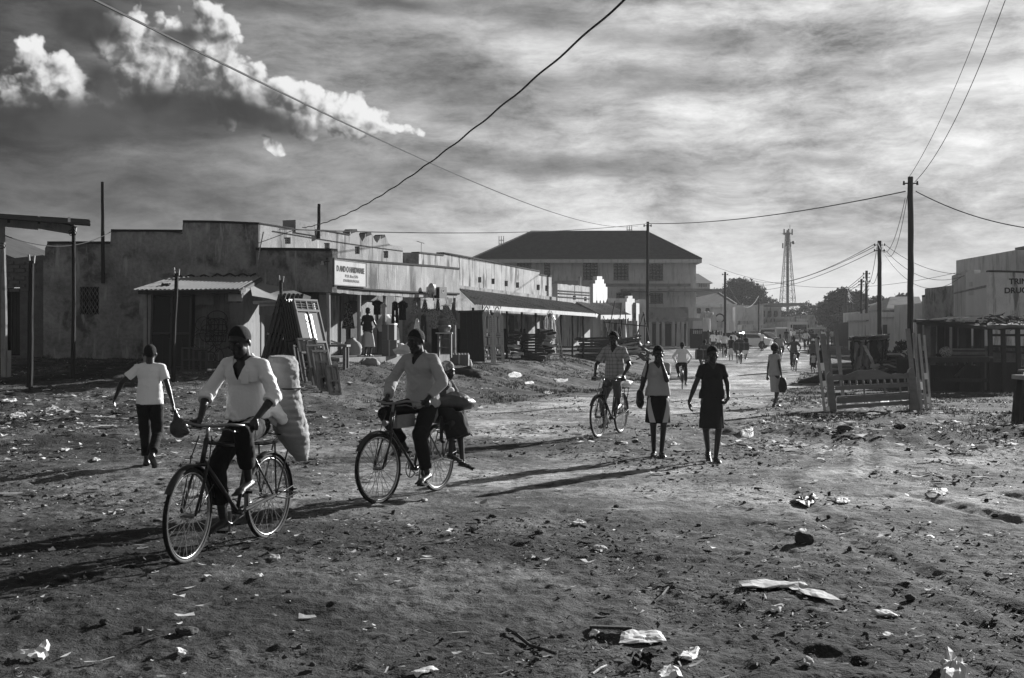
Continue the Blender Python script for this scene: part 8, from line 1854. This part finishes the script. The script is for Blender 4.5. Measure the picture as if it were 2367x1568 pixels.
# ---- grass tufts on the verges
def grass():
    rs = np.random.RandomState(5); X, Y = [], []
    x = rs.uniform(-22, 6, 60000); y = rs.uniform(16.5, 58, 60000); d = footdist(x, y); k = (d > .2) & (fbm(x*.7, y*.5, 301, 4, .6) > .05) & (np.abs(x) < y*.47+1); k &= (rs.rand(60000) < np.where(y > 28, .9, .35)); X.append(x[k]); Y.append(y[k])
    x = rs.uniform(3, 22, 50000); y = rs.uniform(18.5, 62, 50000); r = np.interp(y, [17, 22, 30, 60], [4.0, 4.6, 6.4, 14.5]); k = (x > r) & (fbm(x*.8, y*.6, 303, 4, .6) > .02) & (np.abs(x) < y*.47+1) & (rs.rand(50000) < .6); X.append(x[k]); Y.append(y[k])
    tx, ty = np.concatenate(X), np.concatenate(Y); nb = 5; n = len(tx)*nb
    bx_ = np.repeat(tx, nb)+rs.normal(size=n)*.035; by = np.repeat(ty, nb)+rs.normal(size=n)*.035; bz = ground(bx_, by)-.01
    h_ = rs.uniform(.02, .065, n)*(1+.6*(fbm(bx_*.4, by*.4, 309, 2) > .15)); a = rs.uniform(0, 2*pi, n); w_ = rs.uniform(.004, .009, n)*np.clip(by/22, .7, 2.2); ln = rs.uniform(0, .06, n); la = rs.uniform(0, 2*pi, n)
    V = np.stack([np.stack([bx_-w_*np.cos(a), by-w_*np.sin(a), bz], -1), np.stack([bx_+w_*np.cos(a), by+w_*np.sin(a), bz], -1), np.stack([bx_+ln*np.cos(la), by+ln*np.sin(la), bz+h_], -1)], 1).reshape(-1, 3)
    o = mesh_np('grass', V, np.arange(n*3).reshape(-1, 3), 'grass'); tag(o, 'short ragged grass growing in patches along both verges', 'grass', kind='stuff')
grass()
def d_any(x, y, rs):
    g = sum(np.exp(-((x-a)/c)**2-((y-b)/d)**2) for a, b, c, d in ((-.1, 9.9, 2.4, 1.), (-1.8, 9.2, 1.4, .7), (3.6, 8.2, 1., 1.3), (2.6, 6.9, 1.7, .6)))
    return (fbm(x*.6, y*.5, 421, 4, .6)+rs.uniform(-.35, .35, len(x))+.45*g) > .14
# ---- loose stones and clods too many to count
def clods():
    rs = np.random.RandomState(8); ico = []
    b = bmesh.new(); bmesh.ops.create_icosphere(b, subdivisions=1, radius=1); bv = np.array([v.co[:] for v in b.verts]); bf = np.array([[v.index for v in f.verts] for f in b.faces]); b.free()
    n = 30000; x, y = scatter(rs, n, 4.2, 40, 0, 0, .8); k = d_any(x, y, rs); x, y = x[k], y[k]; n = len(x)
    s_ = (rs.pareto(2.6, n)+.35)*.0062; s_ = np.clip(s_, .003, .028)*np.clip(y/12, .7, 1.5); z = ground(x, y)+s_*.25
    sc = rs.uniform(.6, 1.3, (n, 1, 3))*s_[:, None, None]; sc[:, :, 2] *= .7; P = bv[None]*sc*(1+rs.uniform(-.25, .25, (n, len(bv), 1))); a = rs.uniform(0, 6.28, n); c, s = np.cos(a)[:, None], np.sin(a)[:, None]
    P = np.stack([P[..., 0]*c-P[..., 1]*s, P[..., 0]*s+P[..., 1]*c, P[..., 2]], -1)+np.stack([x, y, z], -1)[:, None]
    F = (bf[None]+(np.arange(n)*len(bv))[:, None, None]).reshape(-1, 3); o = mesh_np('pebbles', P.reshape(-1, 3), F, 'clod'); tag(o, 'small stones and dirt clods strewn over the street', 'pebbles', kind='stuff')
mat('clod', .07, .95, .6, 3, 40, .3, 40); mat('straw', .26, .85, .5, 6, 40); mat('leaf_litter', .05, .85, .6, 5, 40)
clods()
def bits(name, label, n, m, seed, size, dens, asp=(1, 2.5), y0=4.2, y1=36, tilt=.5, curl=.3, pw=.8):
    rs = np.random.RandomState(seed); x, y = scatter(rs, n, y0, y1, 0, 0, pw); k = dens(x, y, rs); x, y = x[k], y[k]; n = len(x)
    s_ = (rs.pareto(2.4, n)*.6+.5)*size; s_ = np.clip(s_, size*.4, size*2.2)*np.clip(y/14, .6, 1.4); a = rs.uniform(0, 6.28, n); L = s_*rs.uniform(asp[0], asp[1], n); z = ground(x, y)+.006
    gx = np.array([-1, 0, 1.]); V = []
    for i in gx:
        for j in (-1, 1):
            lx = i*L*(1+rs.uniform(-.2, .2, n)); ly = j*s_*(.6+rs.uniform(-.25, .35, n)); lz = rs.uniform(0, 1, n)*s_*curl*2+np.abs(i)*s_*curl*rs.uniform(-.2, 1.6, n)
            V.append(np.stack([x+lx*np.cos(a)-ly*np.sin(a), y+lx*np.sin(a)+ly*np.cos(a), z+lz+(j*s_*tilt*rs.uniform(0, 1, n)).clip(0)], -1))
    V = np.stack(V, 1); F = (np.array([[0, 1, 3, 2], [2, 3, 5, 4]])[None]+(np.arange(n)*6)[:, None, None]).reshape(-1, 4); o = mesh_np(name, V.reshape(-1, 3), F, m); tag(o, label, 'litter', kind='stuff')
def d_bank(x, y, rs):
    d = footdist(x, y); r = np.interp(y, [17, 22, 30, 60], [3.0, 4.2, 6.4, 14.5]); z1 = (d > -.6)*np.exp(-((y-21.5)/5.)**2)*1.1; z2 = (x > r)*(y > 17)*(y < 34)*.8; z3 = .10+.16*(fbm(x*.6, y*.6, 411, 3) > .25)
    return rs.rand(len(x)) < np.clip(np.maximum(np.maximum(z1, z2), z3), 0, 1)*(.35+1.1*(fbm(x*.9, y*.7, 417, 3) > .0))
bits('paper_litter', 'countless small torn paper and plastic scraps trodden into the verges', 9000, 'paper', 1, .019, d_bank, y0=5, y1=36, pw=.55)
bits('dirty_litter', 'countless small dirty rag and wrapper scraps over the verges', 9000, 'paper_dirty', 2, .022, d_bank, y0=5, y1=40, pw=.55)
bits('leaf_litter', 'dark leaf and husk litter scattered over the street', 26000, 'leaf_litter', 3, .011, d_any, asp=(1, 3.5), pw=.8, tilt=.9, curl=.6)
bits('straw_litter', 'pale straw and twig bits scattered over the street', 13000, 'straw', 4, .0055, d_any, asp=(3, 10), pw=.8, tilt=.5, curl=.8)
# ---- single papers, rags, stones and sticks that can be pointed at
def pg(px_, py_):      # ground point seen at this spot
    k = (px_-1183.5)/FPX; m = (py_-784)/FPX; ys = 3.4*(90/3.4)**np.linspace(0, 1, 1500); g = ground(ys*k, ys, False); i = int(np.argmax(1.65-m*ys <= g)); Y = float(ys[i])
    return Vector((XW(px_, Y), Y, 0))
def sheet(name, label, cat, pts, m='paper', crump=.012, seed=1, th=.003, lift=.012, group=None, cen=None):
    """flat crumpled sheet whose outline is given as ground sight points"""
    P = [pg(*p) for p in pts]; c = pg(*cen) if cen else sum(P, Vector())/len(P); lc = Vector((c.x, c.y, Gz(c.x, c.y))); k = len(P); v = [(0, 0, lift+crump)]; f = []; rings_ = 5; rn = random.Random(seed)
    edge = []
    per = [(P[(i+1) % k]-P[i]).length for i in range(k)]; tot = sum(per)
    for i in range(k):
        m_ = max(1, int(round(32*per[i]/tot)))
        for j in range(m_): q = P[i].lerp(P[(i+1) % k], j/m_); edge.append(q+Vector((rn.uniform(-1, 1), rn.uniform(-1, 1), 0))*crump*.35)
    ne = len(edge)
    for r_ in range(1, rings_+1):
        for q in edge:
            p = c.lerp(q, r_/rings_); zz = Gz(p.x, p.y)-lc.z+lift+crump*(1+mnoise.noise(Vector((p.x*9, p.y*9, seed)))+.6*mnoise.noise(Vector((p.x*25, p.y*25, seed))))
            v.append((p.x-c.x, p.y-c.y, zz if r_ < rings_ else zz-crump*.9+rn.uniform(0, crump*.6)))
    for i in range(ne): f.append((0, 1+i, 1+(i+1) % ne))
    for r_ in range(rings_-1):
        for i in range(ne): a = 1+r_*ne; f.append((a+i, a+ne+i, a+ne+(i+1) % ne, a+(i+1) % ne))
    nv = len(v); v += [(p[0], p[1], p[2]-th) for p in v]; f += [tuple(j+nv for j in q[::-1]) for q in f]
    for i in range(ne): a = 1+(rings_-1)*ne; f.append((a+i, a+i+nv, a+(i+1) % ne+nv, a+(i+1) % ne))
    mb = MB(); mb.add(v, f); mb.v = [(p[0]+lc.x, p[1]+lc.y, p[2]+lc.z) for p in mb.v]; o = mb.build(name, m, loc=lc); tag(o, label, cat, group); return o
mat('paper_card', .50, .8, .5, 5, 30, .4, 14, .5, .2)
G_P = 'papers and plastic lying in the street'
sheet('paper_sheet', 'bright white flattened sheet, largest scrap at bottom centre', 'paper', [(1437, 1461), (1470, 1459), (1527, 1462), (1541, 1484), (1500, 1486), (1431, 1484)], 'paper', .006, 1, group=G_P)
sheet('cardboard_strip', 'long bent strip of torn cardboard on the near right', 'cardboard', [(1706, 1353), (1768, 1348), (1840, 1348), (1870, 1364), (1893, 1372), (1943, 1396), (1895, 1396), (1860, 1385), (1822, 1364), (1768, 1366), (1716, 1367)], 'paper_card', .006, 2, lift=.025, group=G_P, cen=(1846, 1360))
sheet('paper_sheet', 'crumpled square of white plastic right of the brightest sheet', 'paper', [(1576, 1504), (1617, 1497), (1612, 1512), (1600, 1529), (1562, 1523)], 'paper', .012, 3, group=G_P)
sheet('paper_sheet', 'thin white oval scrap right of the bent cardboard', 'paper', [(2014, 1415), (2050, 1414), (2080, 1424), (2070, 1430), (2030, 1424)], 'paper', .012, 4, group=G_P)
sheet('paper_sheet', 'white scrap cut by the bottom edge at centre', 'paper', [(1518, 1564), (1545, 1552), (1570, 1556), (1575, 1580), (1520, 1590)], 'paper', .03, 5, group=G_P)
sheet('paper_sheet', 'large pale rag cut by the bottom edge near the right corner', 'paper', [(2180, 1548), (2195, 1540), (2215, 1548), (2240, 1572), (2230, 1600), (2180, 1596)], 'paper', .05, 6, group=G_P)
sheet('plastic_bottle_bag', 'twisted pale plastic with a curled tail at bottom left', 'plastic', [(30, 1520), (60, 1513), (95, 1518), (117, 1505), (112, 1517), (90, 1526), (50, 1527)], 'paper', .03, 7, group=G_P)
sheet('paper_sheet', 'small clean card at the bottom edge left of centre', 'paper', [(950, 1560), (1000, 1549), (1015, 1556), (965, 1567)], 'paper', .006, 8, group=G_P)
small = [(636, 1292, 16, 'torn white scrap below the rear wheel of the nearest bicycle'), (598, 1340, 12, 'small pale scrap lower left of the torn white one'), (1797, 1410, 22, 'crumpled tissue below the bent cardboard'), (1385, 1272, 18, 'pale crumpled rag in the darkest soil patch at centre'), (1338, 1212, 16, 'frayed pale scrap up from the centre rag'),
         (1945, 1161, 20, 'flat pale scrap right of the dark flattened rag'), (2168, 1142, 24, 'white strip on the light dirt at the right'), (1855, 1240, 12, 'pale shred resting behind the big dark rock'), (1905, 1222, 10, 'tiny white shred right of the big rock'), (1766, 1303, 9, 'tiny white scrap above the bent cardboard'),
         (2050, 1475, 14, 'white speck of paper above the right bottom corner'), (1372, 1462, 14, 'dull scrap left of the brightest sheet'), (1868, 1537, 16, 'pale scrap near the bottom right of centre'), (1728, 1017, 20, 'crumpled white bag on the low berm'), (2330, 1335, 12, 'pale scrap at the far right edge low down'),
         (125, 950, 26, 'flat white sheet on the left verge near the posts'), (40, 965, 22, 'pale rag heap at the extreme left verge'), (20, 930, 26, 'second pale rag heap at the extreme left verge'), (445, 908, 8, 'upright white scrap right of the walking boy'), (222, 1068, 10, 'white scrap at the verge foot left of the boy'), (150, 1050, 14, 'flat pale scrap on the verge foot at left'),
         (1300, 880, 18, 'pale scrap on the grass below the zigzag gate'), (1192, 868, 20, 'long pale scrap below the arched gate'), (1225, 886, 14, 'small white scrap on the grass slope'), (1265, 908, 14, 'white scrap at the edge of the grass slope'), (1560, 1028, 14, 'white scrap left of the two women feet'), (1440, 1027, 14, 'white scrap under the third bicycle front wheel'),
         (1920, 900, 14, 'white scrap lying before the round haired woman'), (2010, 940, 18, 'crumpled white bag under the headboard'), (2045, 930, 12, 'small white bag under the headboard right part'), (980, 1160, 10, 'tiny scrap right of the second bicycle front wheel'), (275, 1185, 12, 'thin pale scrap left of the nearest front wheel'), (420, 1520, 14, 'dull scrap at the bottom left of centre')]
for i, (x, y, w_, lab) in enumerate(small):
    rn = random.Random(100+i); k = 6; h_ = w_*.30; pts = [(x+w_*cos(2*pi*j/k+.3)*rn.uniform(.7, 1.15), y+h_*sin(2*pi*j/k+.3)*rn.uniform(.7, 1.2)) for j in range(k)]
    sheet('paper_scrap', lab, 'paper', pts, 'paper' if i % 3 else 'paper_dirty', .005+.0005*w_, 20+i, group=G_P)
def stone(label, x, y, w_, h_, seed, m='stone', name='stone', sharp=.45):
    c = pg(x, y); c.z = Gz(c.x, c.y); s_ = c.y/FPX; b = bmesh.new(); bmesh.ops.create_icosphere(b, subdivisions=3, radius=1); rn = random.Random(seed); pl = [Vector((rn.gauss(0, 1), rn.gauss(0, 1), rn.gauss(0, .8))).normalized() for _ in range(9)]
    V = []
    for v in b.verts:
        p = v.co.copy()
        for d in pl:
            q = p.dot(d)
            if q > .72: p -= d*(q-.72)*.9
        p *= 1+.10*mnoise.noise(p*3+Vector((seed, 0, 0))); V.append(c+Vector((p.x*w_*s_/2, p.y*w_*s_*.42, (p.z*.5+.32)*h_*s_)))
    F = [[v.index for v in f.verts] for f in b.faces]; b.free(); mb = MB(); mb.add(V, F); o = mb.build(name, m, loc=c); tag(o, label, name, 'stones lying in the street'); return o
for i, (x, y, w_, h_, lab) in enumerate(((1860, 1262, 46, 40, 'big angular dark rock on the near right'), (430, 1470, 62, 20, 'flat dark slab of stone at bottom left'), (320, 1462, 28, 18, 'dark stone left of the flat slab'), (241, 1452, 24, 18, 'rounded dark stone second left of the flat slab'), (143, 1345, 34, 16, 'dark brick shaped stone in the shadow at left'),
                                 (2103, 1383, 26, 20, 'dark square stone at the lower right'), (1138, 1197, 22, 10, 'small flat stone below the second bicycle'), (1000, 1523, 26, 12, 'dark lump at the bottom edge left of centre'), (1245, 1240, 26, 12, 'dark lump among the centre debris'), (540, 1228, 0, 0, ''), (1963, 1282, 12, 16, 'small upright stone right of the big rock'), (1915, 1198, 12, 10, 'small round stone above the big rock'),
                                 (2280, 1158, 14, 10, 'small round stone on the light dirt at right'), (1424, 1178, 14, 10, 'small dark stone mid right, above the debris'), (1540, 1492, 12, 8, 'tiny stone touching the brightest sheet'), (1750, 1180, 0, 0, ''), (2080, 1010, 30, 14, 'low boulder half sunk in the right berm'), (1950, 1016, 40, 18, 'dark boulder on the low berm at right'), (668, 1372, 16, 8, 'small dark stone left of centre'), (1490, 1535, 22, 12, 'dark clod left of the crumpled plastic'), (240, 1008, 16, 10, 'dark stone at the foot of the left verge'), (612, 1228, 0, 0, ''), (2300, 1190, 20, 10, 'flat stone near the right edge'))):
    if w_: stone(lab, x, y, w_, h_, i+1)
sheet('dark_rag', 'dark crumpled flattened rag above the big rock', 'rag', [(1825, 1163), (1845, 1153), (1880, 1152), (1893, 1163), (1870, 1172), (1838, 1172)], 'tin_dark', .035, 40)
sheet('dark_rag', 'dark twisted rag beside the flat plank at bottom centre', 'rag', [(1462, 1532), (1480, 1526), (1508, 1530), (1505, 1542), (1475, 1545)], 'cloth_dark', .04, 41)
o = lump('trash_heap', 'dark lumpy heap of refuse on the slope below the porch end', GP(1090, 39.5)+Vector((-.25, 0, .06)), (.55, .35, .22), 'cloth_charcoal', 'heap', 11, .8)
def stick(label, pts, r, m='wood_dark', name='stick'):
    P = [pg(*p) for p in pts]; 
    for i, p in enumerate(P): p.z = Gz(p.x, p.y)+r*1.2+(.01 if i % 2 else 0)
    t = thing(name, label, 'stick', P[0]); mb = MB(); mb.tube(P, r, 6, radii=[r*(1-.5*k/len(P)) for k in range(len(P))]); mb.build('stem', m, t)
    rn = random.Random(len(label)); mb = MB()
    for k in range(1, len(P)): q = P[k-1].lerp(P[k], .6); mb.tube([q, q+Vector((rn.uniform(-.10, .10), rn.uniform(-.08, .08), rn.uniform(0, .03)))], r*.4, 5)
    mb.build('twig', m, t)
stick('dark forked branch lying at bottom centre', [(1172, 1455), (1195, 1475), (1225, 1493), (1255, 1510), (1285, 1518)], .012)
stick('thin pale splinter near the bottom edge', [(1370, 1556), (1388, 1545), (1402, 1537)], .007, 'wood_pale')
stick('curved dark leaf stalk left of the cardboard', [(1512, 1388), (1530, 1380), (1545, 1358)], .010)
stick('thin stick lying far right on the dirt', [(2120, 1075), (2165, 1072), (2210, 1078)], .008, 'wood_grey'); stick('short dark twig under the stones at bottom left', [(280, 1505), (340, 1490), (390, 1478)], .006)
P0, P1 = pg(1364, 1451), pg(1462, 1457); mb = MB(); P0.z = Gz(P0.x, P0.y)+.012; P1.z = Gz(P1.x, P1.y)+.012; mb.beam(P0, P1, .035, .016); o = mb.build('plank', 'wood_dark', loc=P0); tag(o, 'narrow dark plank touching the brightest white sheet', 'plank')
# ============================================================ evening air
def haze():
    mb = MB(); mb.bx(-420, 420, -130, 420, -3, 42); o = mb.build('haze', 'dirt'); o.data.materials.clear()
    m = bpy.data.materials.new('haze'); m.use_nodes = True; n = m.node_tree.nodes; n.clear(); out = n.new('ShaderNodeOutputMaterial'); v = n.new('ShaderNodeVolumePrincipled')
    v.inputs['Color'].default_value = (.9, .9, .9, 1); v.inputs['Density'].default_value = .00022; v.inputs['Anisotropy'].default_value = .3; m.node_tree.links.new(v.outputs[0], out.inputs['Volume']); o.data.materials.append(m); o['kind'] = 'stuff'
haze()
